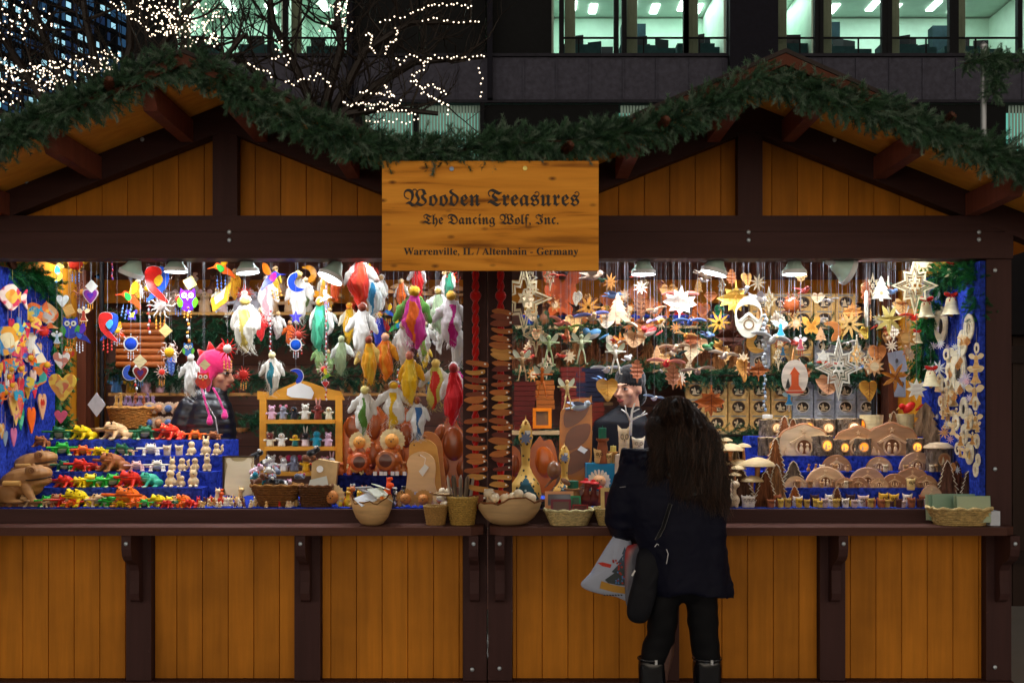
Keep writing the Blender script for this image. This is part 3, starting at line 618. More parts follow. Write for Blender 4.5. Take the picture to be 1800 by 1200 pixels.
@K
def k_star(c,c2,n=8,rings=2,al=.36,sx=.86,sz=1.15):
    L=lambda f,ri:star(n,.5*f,ri*f,sx,sz,al*f); ps=[]
    f=1.0
    ri=.24
    for i in range(rings):
        ps.append(('frame',pl([L(f,ri),L(f-.14,ri-.005)[::-1]],.028,c if i%2==0 else c2,'frame',y0=.012*i))); f-=.24
    ps.append(('inner_star',pl([star(6,.15,.075,.8,1.1),star(6,.05,.03)[::-1]],.03,c,'inner_star',y0=-.01)))
    return ps
@K
def k_sun(c,c2,n=14,wavy=1,rin=.2):
    b=MB()
    for i in range(n):
        a=2*pi*i/n; L=.5 if i%2==0 else .40; p=[]
        for j in range(6):
            r=rin*.7+(L-rin*.7)*j/5; q=a+(.16*math.sin(j*1.5)*wavy); p.append((r*cos(q),0,r*sin(q)))
        b.tube(p,[.035,.036,.03,.024,.016,.004],5)
    ps=[('rays',b.mesh('rays',c,True))]; b=MB(); b.lathe([(rin,-.03),(rin*1.05,0),(rin*.9,.05),(rin*.5,.08),(.001,.09)],16,rot=(R(90),0,0)); ps.append(('disc',b.mesh('disc',c2,True))); return ps
@K
def k_sunface(c,c2,n=10):
    return [('rays',pl([star(n,.5,.27)],.04,c,'rays')),('disc',pl([circ(.24,20)],.07,c2,'disc')),('rim',pl([circ(.26,20),circ(.22,20)[::-1]],.085,c,'rim'))]
@K
def k_straw(c,n=9):
    b=MB()
    for i in range(n): a=2*pi*i/n; b.plate([[(0,-.03),(.26,-.055),(.5,0),(.26,.055),(0,.03)]],.02,0,Matrix.Rotation(a,4,'Y'))
    return [(None,b.mesh('straw_star',c))]
@K
def k_pin(c,c2):
    b=MB()
    for i in range(8): a=pi*i/4; b.tube([(.36*cos(a),0,.36*sin(a)),(.5*cos(a),0,.5*sin(a))],.02,5); b.ell((.5*cos(a),0,.5*sin(a)),.035,u=6,v=4)
    b.plate([circ(.39,24),circ(.33,24)[::-1]],.06); ps=[('rim',b.mesh('rim',c2))]; b=MB(); b.lathe([(.34,-.03),(.34,0),(.25,.03),(.001,.045)],20,rot=(R(90),0,0)); ps.append(('glass',b.mesh('glass',c,True))); return ps
@K
def k_moon(c,c2): return [('crescent',pl([MOON],.05,c,'crescent')),('rim',pl([[(x*1.08,z*1.06) for x,z in MOON]],.03,c2,'rim'))]
@K
def k_hearts(c,c2,c3): return [('rim',pl([HEART],.04,c2,'rim')),('glass',pl([[(x*.86,z*.86) for x,z in HEART]],.06,c,'glass')),('inlay',pl([[(x*.4,z*.4+.04) for x,z in HEART]],.08,c3,'inlay'))]
@K
def k_owlflat(c,cw,ce):
    O=cat_([(-.3,.5),(-.16,.4),(0,.42),(.16,.4),(.3,.5),(.34,.2),(.36,-.1),(.22,-.42),(0,-.5),(-.22,-.42),(-.36,-.1),(-.34,.2)],3)
    ps=[('body',pl([O],.05,c,'body'))]
    for s in (-1,1):
        ps.append(('wing',pl([cat_([(s*.36,.12),(s*.46,-.1),(s*.3,-.36),(s*.2,-.12)],3)],.07,cw,'wing')))
        ps.append(('eye',pl([circ(.125,14,s*.15,.2)],.075,ce,'eye'),[('pupil',pl([circ(.05,10,s*.15,.2)],.09,'p:101010','pupil'))]))
    ps.append(('beak',pl([[(0,-.04),(-.05,.08),(.05,.08)]],.09,'p:E8B020','beak'))); return ps
@K
def k_swallow(c,c2,c3):
    return [('wing',pl([SWAL],.05,c,'wing')),('wing',pl([[(-x*.95+.06,z*.94+.02) for x,z in SWAL]],.05,c2,'wing',y0=.04)),('tail',pl([cat_([(-.04,.1),(.12,.26),(.2,.12),(.08,-.06)],3)],.05,c3,'tail',y0=-.04)),('rim',pl([[(x*1.05,z*1.03) for x,z in SWAL]],.02,'m:D8DCE0','rim',y0=.02))]
@K
def k_humm(c,c2,c3):
    return [('body',pl([HUMM],.04,c,'body')),('wing',pl([cat_([(.0,.1),(.06,.42),(.2,.5),(.26,.2),(.12,.04)],3)],.06,c2,'wing')),('belly',pl([cat_([(-.16,.05),(0,.04),(.12,-.08),(.02,-.22),(-.12,-.12)],3)],.06,c3,'belly'))]
@K
def k_angelglass(c,c2):
    b=MB(); b.plate([ANG],.03); b.ell((0,0,.36),(.08,.03,.09),u=10,v=6)
    return [('wings',b.mesh('wings',c2)),('gown',pl([cat_([(0,.2),(.09,.1),(.1,-.2),(.2,-.42),(-.2,-.42),(-.1,-.2),(-.09,.1)],3)],.05,c,'gown'))]
@K
def k_ring(c,c2,sx=.72,hole=.22,deco=1):
    ps=[('ring',pl([circ(.5,26,sx=sx),circ(hole,20,0,-.05,sx=sx*.95)[::-1]],.05,c,'ring'))]
    if deco: ps.append(('figure',pl([[(x*.34,z*.42-.07) for x,z in FIR]],.03,c2,'figure')))
    return ps
@K
def k_house(c,c2):
    ps=[('board',pl([circ(.5,28,sx=.72)],.045,c,'board'))]
    ps.append(('figure',pl([[(-.02,.3),(.14,.1),(.1,.1),(.1,-.2),(.2,-.34),(-.2,-.34),(-.1,-.2),(-.1,.1),(-.14,.1)]],.07,c2,'figure'))); 
    ps.append(('figure',pl([[(x*.2-.19,z*.3-.16) for x,z in FIR]],.065,'p:2A2A2A','figure'))); ps.append(('base',pl([[(-.27,-.36),(.27,-.36),(.2,-.42),(-.2,-.42)]],.07,'p:C8452A','base'))); return ps
@K
def k_ovalhouse(c,c2):
    O=circ(.5,30,sx=.66); hl=cat_([(-.26,.2),(0,.3),(.26,.2),(.28,.0),(.2,-.06),(0,.12),(-.2,-.06),(-.28,0)],3)
    ps=[('ring',pl([O,hl[::-1]],.04,c,'ring'))]; ps.append(('roof',pl([[(0,.12),(.24,-.08),(.2,-.12),(0,.05),(-.2,-.12),(-.24,-.08)]],.07,c,'roof')))
    ps.append(('arch',pl([circ(.13,16,0,-.18),circ(.1,16,0,-.18)[::-1]],.06,c2,'arch'))); ps.append(('figure',pl([star(5,.06,.03,rot=.3)],.06,c2,'figure'))); return ps
@K
def k_tree(c,c2='w:D8B080'): return [('tree',pl([FIR],.05,c,'tree')),('ornament',pl([circ(.07,12,0,-.18)],.07,c2,'ornament'))]
@K
def k_bell(c,c2,cl='w:B88848'):
    b=MB(); b.lathe([(.36,-.36),(.33,-.33),(.24,-.2),(.19,.05),(.16,.2),(.08,.27),(.001,.29)],18,cap=False); b.lathe([(.36,-.36),(.33,-.36),(.22,-.2),(.17,.05),(.001,.2)],18,cap=False)
    ps=[('bell_body',b.mesh('bell_body',c,True,50))]; b=MB(); b.ell((0,0,-.36),(.07,.07,.07)); ps.append(('clapper',b.mesh('clapper',cl,True)))
    b=MB(); b.ell((-.13,-.06,.33),(.14,.06,.08),(0,R(25),0)); b.ell((.13,-.06,.33),(.14,.06,.08),(0,R(-25),0)); b.ell((0,-.1,.32),(.05,.05,.05)); b.tube([(0,-.1,.3),(-.1,-.14,.1)],.025,5); b.tube([(0,-.1,.3),(.12,-.14,.12)],.025,5)
    ps.append(('bow',b.mesh('bow',c2,True))); return ps
# ---- carved birds
@K
def k_birdfront(c,cw,cb='w:E0B060'):
    b=MB(); b.ell((0,0,-.02),(.09,.26,.09)); b.ell((0,-.22,.05),(.07,.08,.07)); b.ell((0,.28,.0),(.09,.14,.02)); me=sculpt(b,'body',c,.02,2)
    ps=[('body',me)]
    for s in (-1,1):
        w=MB(); w.plate([cat_([(0,-.08),(.22*s,-.1),(.5*s,-.02),(.46*s,.06),(.2*s,.12),(0,.1)],3)],.03); m=w.mesh('wing',cw); 
        for v in m.vertices: y,z=v.co.y,v.co.z; v.co.y=z; v.co.z=y+.05+.18*math.sin(abs(v.co.x)*5)*.6-.1*abs(v.co.x)
        ps.append(('wing',m))
    b=MB(); b.tube([(0,-.29,.05),(0,-.42,.03)],[.025,.003],6); ps.append(('beak',b.mesh('beak',cb,True))); return ps
@K
def k_birdside(c,cb,cw):
    b=MB(); b.ell((0,0,0),(.26,.12,.12)); b.ell((.26,0,.07),(.11,.1,.1)); b.ell((-.32,0,.0),(.2,.07,.035)); ps=[('body',sculpt(b,'body',c,.025,2,paint=None))]
    for s in (-1,1):
        w=MB(); w.plate([cat_([(.12,0),(.06,.2),(-.16,.4),(-.3,.38),(-.2,.12),(-.1,.0)],3)],.03); m=w.mesh('wing',cw)
        for v in m.vertices: z=v.co.z; v.co.y=v.co.y+s*(.06+z*.75); v.co.z=.05+z*.35
        ps.append(('wing',m))
    b=MB(); b.tube([(.35,0,.06),(.5,0,.04)],[.03,.003],6); ps.append(('beak',b.mesh('beak',cb,True))); return ps
@K
def k_perch(c,c2,cb='p:D8902A'):
    b=MB(); b.ell((0,0,0),(.3,.15,.16),(0,R(20),0)); b.ell((.24,0,.14),(.13,.12,.12)); b.ell((-.36,0,-.14),(.22,.07,.045),(0,R(20),0)); me=sculpt(b,'body',[c,c2],.028,2,paint=lambda p:1 if p.z<-.02 and p.x>-.2 else 0)
    b=MB(); b.tube([(.34,0,.13),(.5,0,.1)],[.035,.003],6); return [('body',me),('beak',b.mesh('beak',cb,True))]
# ---- felted wool angels, height 1
@K
def k_felt(cg,cs,cw,ch,var=0,frizz=0):
    rd=random.Random(var*7+3); b=MB()
    P=[(0,0,.30),(rd.uniform(-.02,.02),0,.14),(rd.uniform(-.03,.03),0,-.08),(rd.uniform(-.05,.05),0,-.3),(rd.uniform(-.07,.07),0,-.5)]
    Rr=[.075,.11,.15+rd.uniform(0,.03),.12,.03]
    for (p,q,r0,r1) in zip(P,P[1:],Rr,Rr[1:]): b.cap(p,q,r0,r1,12)
    ds=lambda p:.036*(noise.noise(Vector((p.x*20+sin(p.z*6),p.y*20,p.z*2.2+var)))) +.012*noise.noise(Vector((p.x*50,p.y*50,p.z*5)))
    me=sculpt(b,'gown',[cg,cs],.018,3,disp=ds,paint=(lambda p:1 if (abs(p.x-.02*math.sin(p.z*14)-(.03 if var%2 else -.02))<.05+.03*math.sin(p.z*9+var) and p.y<.02 and p.z<.24) else 0) if cs!=cg else None)
    for v in me.vertices: v.co.y*=.65
    ps=[('gown',me)]
    for s in (-1,1):
        b=MB(); a=R(28+rd.uniform(-10,14)); d=Vector((s*sin(a),0,-cos(a))); o=Vector((s*.06,.03,.27))
        b.cap(o,o+d*.16,.045,.09,10); b.cap(o+d*.16,o+d*.36,.09,.05,10); b.cap(o+d*.36,o+d*.43,.05,.012,8)
        w=sculpt(b,'wing',cw,.022,2,disp=lambda p:.034*noise.noise(Vector((p.x*22,p.y*14,p.z*4+s)))); 
        for v in w.vertices: v.co.y=(v.co.y-.03)*.5+.04
        ps.append(('wing',w))
    b=MB(); b.ell((0,-.01,.39),(.075,.075,.085),u=14,v=10); hd=('head',b.mesh('head',ch,True))
    b=MB(); b.ell((0,.025,.415),(.085,.075,.08),u=12,v=8); ps.append(hd); ps.append(('hair',sculpt(b,'hair',cw if var%3==0 else ch,.02,1,disp=lambda p:.02*noise.noise(p*40))))
    if frizz:
        b=MB()
        for i in range(frizz*3):
            zz_=rd.uniform(-.45,.3); sx_=rd.choice((-1,1)); w_=(.13+.05*sin(zz_*5)) if zz_<.05 else rd.uniform(.08,.3); p=Vector((sx_*w_,-.02,zz_)); b.tube([p,p+Vector((sx_*.02,0,-.05)),p+Vector((sx_*rd.uniform(.0,.07),0,-rd.uniform(.06,.13)))],.0018,3,cap=False)
        for i in range(frizz):
            p=Vector((rd.gauss(0,.07),-.05+rd.uniform(-.05,.08),rd.uniform(-.3,-.46))); b.tube([p,p+Vector((rd.uniform(-.05,.05),rd.uniform(-.02,.02),-.06)),p+Vector((rd.uniform(-.12,.12),0,-.13))],.0025,3,cap=False)
        ps.append(('wisps',b.mesh('wisps',cg)))
    return ps
# ---- toys
@K
def k_frog(c,cb,cs,ridge=0,stick=1):
    b=MB(); b.ell((0,.12,.36),(.33,.42,.28),(R(-18),0,0)); b.ell((0,-.2,.5),(.33,.24,.15)); b.ell((0,-.21,.37),(.28,.2,.1))
    for s in (-1,1):
        b.ell((s*.2,-.2,.63),(.1,.12,.09)); b.cap((s*.25,-.1,.34),(s*.33,-.3,.07),.1,.07,8); b.ell((s*.34,-.38,.045),(.12,.13,.05)); b.ell((s*.36,.32,.2),(.13,.26,.19)); b.ell((s*.42,.12,.04),(.12,.18,.05))
    if ridge:
        for i in range(6): b.ell((0,-.05+.1*i,.66-.03*i-.012*i*i),(.045,.045,.07),u=6,v=4)
    me=sculpt(b,'body',[c,cb],.034,2,paint=lambda p:1 if (p.y<-.02 and p.z<.36 and abs(p.x)<.2) or (p.z<.1 and p.y<-.2) else 0)
    ps=[('body',me)]
    b=MB(); b.tube([(-.30,-.31,.43),(-.2,-.43,.435),(0,-.47,.44),(.2,-.43,.435),(.30,-.31,.43)],.014,5); ps.append(('mouth',b.mesh('mouth','p:2A1A10')))
    for s in (-1,1): b=MB(); b.ell((s*.22,-.3,.645),(.045,.03,.045),u=8,v=6); ps.append(('eye',b.mesh('eye','p:1A1410',True)))
    if stick: b=MB(); b.tube([(-.78,-.36,.42),(.78,-.36,.42)],.055,10); ps.append(('stick',b.mesh('stick',cs,True,40)))
    return ps
@K
def k_bigfrog(c,cs):   # large plain croaking frog seen from the side, head to +x
    b=MB(); b.ell((-.1,.0,.36),(.42,.25,.27),(0,R(-14),0)); b.ell((.22,0,.52),(.26,.24,.15),(0,R(-6),0)); b.ell((.24,0,.36),(.24,.22,.09),(0,R(-14),0))
    b.ell((-.3,0,.2),(.26,.27,.2)); b.ell((.1,-.0,.3),(.22,.2,.18))
    for s in (-1,1):
        b.ell((.16,s*.19,.6),(.11,.07,.09)); b.cap((.08,s*.2,.3),(.22,s*.25,.07),.1,.07); b.ell((.3,s*.26,.04),(.15,.09,.045)); b.ell((-.3,s*.24,.17),(.24,.1,.17)); b.ell((-.1,s*.28,.04),(.2,.09,.045))
    for i in range(9): x=.14-.075*i; b.ell((x,0,.66-.02*i-.006*i*i),(.032,.04,.06),u=6,v=4)
    ps=[('body',sculpt(b,'body',c,.02,1))]
    for s in (-1,1): b=MB(); b.lathe([(.055,0),(.055,.012),(.04,.012),(.04,.004),(.02,.004),(.02,.014),(.001,.014)],16,c=(.2,s*.245,.6),rot=(R(90 if s<0 else -90),0,0)); ps.append(('eye',b.mesh('eye','w:8A5A34',True,40)))
    b=MB(); b.tube([(.04,-.19,.42),(.16,-.235,.42),(.32,-.2,.44),(.46,-.09,.47),(.48,0,.475),(.46,.09,.47)],.014,6); ps.append(('mouth',b.mesh('mouth','w:3A2414',True)))
    b=MB(); b.tube([(-.28,-.30,.37),(.02,-.30,.37)],.05,14); b.tube([(-.02,-.3,.37),(-.02,.1,.37)],.02,6); ps.append(('stick',b.mesh('stick',cs,True,40))); return ps
@K
def k_puppet(c,ce,t,cn,cx=None):
    b=MB(); b.cap((0,0,.2),(0,0,.42),.22,.2,12); b.lathe([(.24,0),(.25,.1),(.22,.3)],14); b.ell((0,-.02,.68),(.22,.21,.2))
    for s in (-1,1): b.cap((s*.16,-.05,.42),(s*.33,-.12,.5 if t in'pr' else .38),.09,.08,8)
    if t in 'mre': b.ell((0,-.2,.62),(.09,.1,.08))
    me=sculpt(b,'body',[c,cx or c],.035,2,disp=lambda p:.012*noise.noise(p*30),paint=(lambda p:1 if p.z<.45 else 0) if cx else None); ps=[('body',me)]
    for s in (-1,1):
        b=MB()
        if t=='b': b.ell((s*.17,0,.86),(.08,.05,.08))
        elif t=='r': b.ell((s*.1,0,1.05),(.055,.04,.24),(0,R(s*10),0))
        elif t=='m': b.ell((s*.2,0,.86),(.12,.04,.12))
        elif t=='e': b.ell((s*.28,.02,.72),(.16,.04,.17))
        if b.v: ps.append(('ear',b.mesh('ear',ce,True)))
        b=MB(); b.ell((s*.08,-.21,.74),.028,u=8,v=6); ps.append(('eye',b.mesh('eye','p:0C0C0C',True)))
    b=MB()
    if t=='p': b.tube([(0,-.2,.68),(0,-.36,.64)],[.06,.01],8)
    elif t=='e': b.tube([(0,-.2,.64),(0,-.34,.5),(0,-.36,.34)],[.06,.05,.035],8)
    else: b.ell((0,-.27,.64),(.04,.03,.03),u=8,v=6)
    ps.append(('beak' if t=='p' else 'trunk' if t=='e' else 'nose',b.mesh('nose',cn,True))); return ps
@K
def k_plush(c,c2,ce):  # lying puppet in a heap
    b=MB(); b.cap((-.2,0,.2),(.12,0,.22),.2,.17,10); b.ell((.3,-.02,.26),(.2,.18,.18)); 
    for s in (-1,1): b.cap((.05,s*.12,.2),(.1,s*.3,.12),.07,.06,8)
    ps=[('body',sculpt(b,'body',[c,c2],.04,2,disp=lambda p:.012*noise.noise(p*30),paint=lambda p:1 if p.x<-.05 else 0))]
    for s in (-1,1): b=MB(); b.ell((.3,s*.16,.4),(.08,.04,.09)); ps.append(('ear',b.mesh('ear',ce,True)))
    return ps
@K
def k_owl(c,c2):
    b=MB(); b.lathe([(.26,0),(.31,.08),(.30,.4),(.33,.68),(.34,.8),(.30,.86)],16); 
    for s in (-1,1): b.add([(s*.34,-.1,.78),(s*.34,.1,.78),(s*.1,0,.84),(s*.37,0,1.0)],[(0,1,3),(0,2,1),(1,2,3),(0,3,2)])
    ps=[('body',b.mesh('body',c,True,40))]
    for s in (-1,1): ps.append(('eye',pl([circ(.10,12,s*.13,.6),circ(.06,12,s*.13,.6)[::-1]],.05,c2,'eye',y0=-.31)))
    ps.append(('beak',pl([[(0,.4),(-.05,.52),(.05,.52)]],.06,c2,'beak',y0=-.32))); return ps
@K
def k_dolls(c,c2,t=0):
    b=MB(); b.ell((0,0,.26),(.28,.26,.26)); b.ell((0,-.02,.66),(.2,.19,.19)); 
    if t==1:
        for s in (-1,1): b.ell((s*.12,0,.9),(.06,.04,.14))
    if t==2: b.tube([(.24,.05,.1),(.42,.05,.35),(.36,.05,.62),(.48,.05,.75)],[.07,.1,.11,.05],8)
    ps=[('body',sculpt(b,'body',c,.04,1))]; 
    for s in (-1,1): b=MB(); b.ell((s*.14,-.24,.07),(.1,.12,.07)); ps.append(('foot',b.mesh('foot',c2,True)))
    b=MB(); b.ell((0,-.21,.66),.03); ps.append(('nose',b.mesh('nose','p:1A1210',True))); return ps
@K
def k_mush(c,cs,ts=.09):
    b=MB(); b.tube([(0,0,0),(.02,0,.3),(-.01,0,.6),(0,0,.84)],[ts*1.4,ts,ts*.9,ts],10); ps=[('stem',b.mesh('stem',cs,True))]
    b=MB(); b.lathe([(.05,.80),(.3,.80),(.42,.78),(.46,.80),(.42,.88),(.28,.96),(.12,1.01),(.001,1.03)],20,cap=False); ps.append(('cap',b.mesh('cap',c,True,70))); return ps
@K
def k_log(cg,oval=1):   # bark covered log with a carved and lit oval window
    b=MB(); b.lathe([(.5,0),(.5,.15),(.49,.5),(.5,.85),(.5,.98)],28,cap=False); me=sculpt_none(b,'bark','b:8A7868',lambda p:.022*noise.noise(Vector((p.x*7,p.y*7,p.z*2.5)))+.012*noise.noise(p*22))
    ps=[('bark',me)]; b=MB(); b.lathe([(.001,.97),(.44,.97),(.46,.985),(.49,.985),(.5,.95)],28,cap=False); ps.append(('rim',b.mesh('rim','w:D8B888',True,30)))
    b=MB(); b.plate([circ(.30,22,0,.5,.85),circ(.23,22,0,.5,.85)[::-1]],.03,-.505); ps.append(('window_ring',b.mesh('window_ring','w:C89868')))
    b=MB(); b.plate([circ(.235,22,0,.5,.85)],.01,-.5); ps.append(('glow',b.mesh('glow',cg)))
    b=MB(); b.plate([[(x*.2-.06,z*.34+.47) for x,z in FIR]],.02,-.512); b.plate([[(-.2,.34),(.2,.34),(.17,.31),(-.17,.31)]],.02,-.512); b.plate([circ(.05,8,.09,.46)],.02,-.512); ps.append(('figure',b.mesh('figure','w:F4DCA8'))); return ps
def sculpt_none(b,name,mat,disp):
    me=b.mesh(name,mat,True)
    # subdivide once for texture
    import bmesh; bm=bmesh.new(); bm.from_mesh(me); bmesh.ops.subdivide_edges(bm,edges=bm.edges[:],cuts=2,use_grid_fill=True); bm.normal_update()
    for v in bm.verts: v.co+=v.normal*disp(v.co)
    bm.to_mesh(me); bm.free(); me.polygons.foreach_set('use_smooth',[True]*len(me.polygons)); return me
@K
def k_barktree(c,c2,n=5,seed=1,light=1):
    rd=random.Random(seed); o=[(0,1)]
    for i in range(n):
        z=1-(i+1)*.8/n; w=.08+.40*(i+1)/n; o+= [(w*1.0+rd.uniform(-.02,.02),z+.02),(w*.72,z-.0+.03*rd.random())]
    o+=[(.46,.02),(.2,0)]; L=[(-x+rd.uniform(-.02,.02),z) for x,z in o[1:][::-1]]; O=[(x,z) for x,z in o]+L
    ps=[('bark',pl([O],.16,c,'bark'))]
    if light:
        b=MB(); Q=[(x*1.0,-.085,z) for x,z in o[:-1]]; b.tube(Q,.016,5); b.tube([(-x,-.085,z) for x,_,z in Q],.012,5); ps.append(('cut_edge',b.mesh('cut_edge',c2)))
    return ps
@K
def k_moonarch(c,ce,cf,wav=0):   # half-round wooden slice, bark rim, carved nativity stable; width 1
    n=22; O=[]; 
    for i in range(n+1): a=pi*i/n; r=.5*(1+(.03*math.sin(a*9) if wav else 0)); O.append((r*cos(a),r*sin(a)*1.02))
    ps=[('slice',pl([O[::1]],.09,c,'slice'))]
    b=MB(); b.tube([(x,0,z) for x,z in O],.032,8); ps.append(('bark_rim',b.mesh('bark_rim',ce,True)))
    b=MB(); b.plate([circ(.13,18,0,.15)],.02,-.045); ps.append(('cave',b.mesh('cave','w:7A4A2C')))
    b=MB(); b.plate([[(0,.36),(.24,.22),(.21,.19),(0,.31),(-.21,.19),(-.24,.22)]],.05,-.05); b.plate([circ(.15,18,0,.15),circ(.12,18,0,.15)[::-1]],.04,-.05); b.plate([star(5,.05,.022)],.03,-.05,Matrix.Translation((0,0,.42))); ps.append(('stable',b.mesh('stable',cf)))
    for x,h in ((-.05,.1),(.05,.09)):
        b=MB(); b.ell((x,-.07,h),(.035,.03,.07)); b.ell((x,-.07,h+.09),(.026,.026,.028)); ps.append(('figure',b.mesh('figure',cf,True)))
    for x,h in ((-.3,.14),(.3,.14),(-.38,.1),(.37,.1)): ps.append(('tree',pl([[(x+a*h*.8,z*h+h/2+.01) for a,z in FIR]],.03,cf,'tree',y0=-.06)))
    return ps
@K
def k_box(c,cr,cf):   # gift box with an oval window showing a wooden ornament; width 1, height .82
    b=MB(); b.box((0,0,.41),(.97,.5,.82)); ps=[('carton',b.mesh('carton',c))]
    b=MB(); b.plate([circ(.29,24,0,.38,1.08),circ(.25,24,0,.38,1.08)[::-1]],.03,-.262); ps.append(('ring',b.mesh('ring',cr)))
    b=MB(); b.plate([circ(.252,22,0,.38,1.08)],.012,-.256); ps.append(('window',b.mesh('window','p:2E2014')))
    b=MB(); b.plate([[(x*.3-.06,z*.38+.37) for x,z in FIR]],.012,-.266); b.plate([circ(.07,8,.11,.34)],.012,-.266); b.plate([[(-.2,.22),(.2,.22),(.15,.18),(-.15,.18)]],.012,-.266); b.plate([circ(.05,8,-.17,.42)],.012,-.266); ps.append(('ornament',b.mesh('ornament',cf)))
    b=MB(); b.box((0,-.252,.73),(.72,.01,.07)); ps.append(('label_bar',b.mesh('label_bar','p:8A8A80'))); return ps
@K
def k_basket(c,cr,sx=1,sy=.62,h=.42,top=.5,bot=.34,n=34):   # woven basket, width 1
    b=MB(); rows=9
    for j in range(rows):
        z0=h*j/rows; r=bot+(top-bot)*(j+.5)/rows; pts=[]
        for i in range(n+1):
            a=2*pi*i/n; e=(1 if (i+j)%2 else -1)*.010; rr=r+e; ca,sa=cos(a),sin(a); q=(abs(ca)**3.2+abs(sa)**3.2)**(-1/3.2) if sx==1 else 1; pts.append((rr*ca*q*.97,rr*sa*sy*2*q*.6,z0+h/rows*.5))
        b.tube(pts,h/rows*.52,5,cap=False)
    b.box((0,0,.02),(bot*1.5,bot*1.1*sy,.02)); ps=[('weave',b.mesh('weave',c,True))]
    b=MB(); pts=[]
    for i in range(n*2+1):
        a=2*pi*i/(2*n); ca,sa=cos(a),sin(a); q=(abs(ca)**3.2+abs(sa)**3.2)**(-1/3.2) if sx==1 else 1; pts.append(((top+.01*math.sin(i*1.6))*ca*q*.97,top*sa*sy*2*q*.6,h+.012*math.sin(i*1.2)))
    b.tube(pts,.026,6,cap=False); ps.append(('rim',b.mesh('rim',cr,True))); return ps
@K
def k_pot(c,cr,h=.95,n=26,top=.5,bot=.38):   # round woven basket
    b=MB(); rows=14
    for j in range(rows):
        r=bot+(top-bot)*(j+.5)/rows; b.tube([((r+(.012 if (i+j)%2 else -.012))*cos(2*pi*i/n),(r+(.012 if (i+j)%2 else -.012))*sin(2*pi*i/n),h*(j+.5)/rows) for i in range(n+1)],h/rows*.54,5,cap=False)
    b.lathe([(bot*.9,.02),(bot*.9,.04)],16); ps=[('weave',b.mesh('weave',c,True))]
    b=MB(); b.tube([(top*cos(2*pi*i/n),top*sin(2*pi*i/n),h+.01*math.sin(i*2)) for i in range(n+1)],.035,6,cap=False); ps.append(('rim',b.mesh('rim',cr,True))); return ps
@K
def k_bowl(c,ci,seed=1,deep=.46):   # natural-edge turned bowl
    n=36; rows=[(.16,0),(.26,.02),(.38,.12),(.46,.25),(.495,.38),(.5,1.)]; b=MB(); vs=[];fs=[]
    ins=[(.47,1.),(.45,.36),(.38,.2),(.24,.09),(.02,.06)]
    def zed(r,z,a): e=.40+.05*math.sin(a*2+seed)+.03*math.sin(5*a+seed*2)+.015*math.sin(11*a); return e*deep/.46 if z==1. else z*deep/.46
    A=rows+ins
    for r,z in A:
        for k in range(n): a=2*pi*k/n; vs.append((r*cos(a),r*sin(a)*.85,zed(r,z,a)))
    L=len(A)
    for i in range(L-1):
        for k in range(n): j=(k+1)%n; fs.append((i*n+k,i*n+j,(i+1)*n+j,(i+1)*n+k))
    fs.append(tuple(range(n))[::-1]); b.add(vs,fs); me=b.mesh('bowl',[c,ci],True,50)
    for p in me.polygons:
        if p.index>=(len(rows)-1)*n and p.index<(L-1)*n: p.material_index=1
    b=MB(); b.tube([(.485*cos(2*pi*k/n),.485*.85*sin(2*pi*k/n),zed(0,1.,2*pi*k/n)) for k in range(n+1)],.018,5,cap=False); return [('bowl',me),('bark_edge',b.mesh('bark_edge','b:7A4A2A'))]
@K
def k_spiky(c,cp):  # round wooden hedgehog-flower with carved curled petals
    b=MB(); b.ell((0,-.05,.36),(.26,.24,.26),u=14,v=10); ps=[('face',b.mesh('face',c,True))]
    b=MB()
    for j,(rr,n,tl) in enumerate(((.30,16,.2),(.36,18,.1),(.40,18,-.05))):
        for i in range(n):
            a=2*pi*(i+.5*(j%2))/n; d=Vector((cos(a),tl*1.2+.25*j-.3,sin(a))).normalized(); o=Vector((cos(a)*rr*.62,.02+.06*j,.36+sin(a)*rr*.62)); t=Vector((-sin(a),0,cos(a)))*.045
            e=o+d*.2; 
            if e.z<.01: continue
            b.add([o-t*.7,o+t*.7,e+t,e+d*.04,e-t],[(0,1,2,3,4)]); b.add([o-t*.7+Vector((0,.015,0)),o+t*.7+Vector((0,.015,0)),e+t+Vector((0,.02,0)),e-t+Vector((0,.02,0))],[(3,2,1,0)])
    ps.append(('petals',b.mesh('petals',cp)))
    for s in (-1,1): b=MB(); b.ell((s*.08,-.28,.42),.022,u=6,v=4); ps.append(('eye',b.mesh('eye','p:120C08',True)))
    b=MB(); b.ell((0,-.3,.34),(.03,.04,.03),u=6,v=4); ps.append(('nose',b.mesh('nose','p:120C08',True))); return ps
@K
def k_peg(c,bend=0,pt=0):
    O=cat_([(-.5,.02),(-.42,.075),(-.1,.07),(.3,.075),(.5,.06),(.5,-.06),(.2,-.085),(-.2,-.075),(-.42,-.03)],3) if not pt else cat_([(-.5,.0),(-.3,.09),(.0,.10),(.3,.08),(.5,.0),(.3,-.075),(0,-.10),(-.3,-.07)],3)
    me=pl([[(x,z*1.5+bend*x*x*.3) for x,z in O]],.045,c,'blade'); b=MB(); b.box((.36,-.026,.0),(.085,.006,.075)); return [('blade',me),('price_tag',b.mesh('price_tag','p:F0F0EA'))]
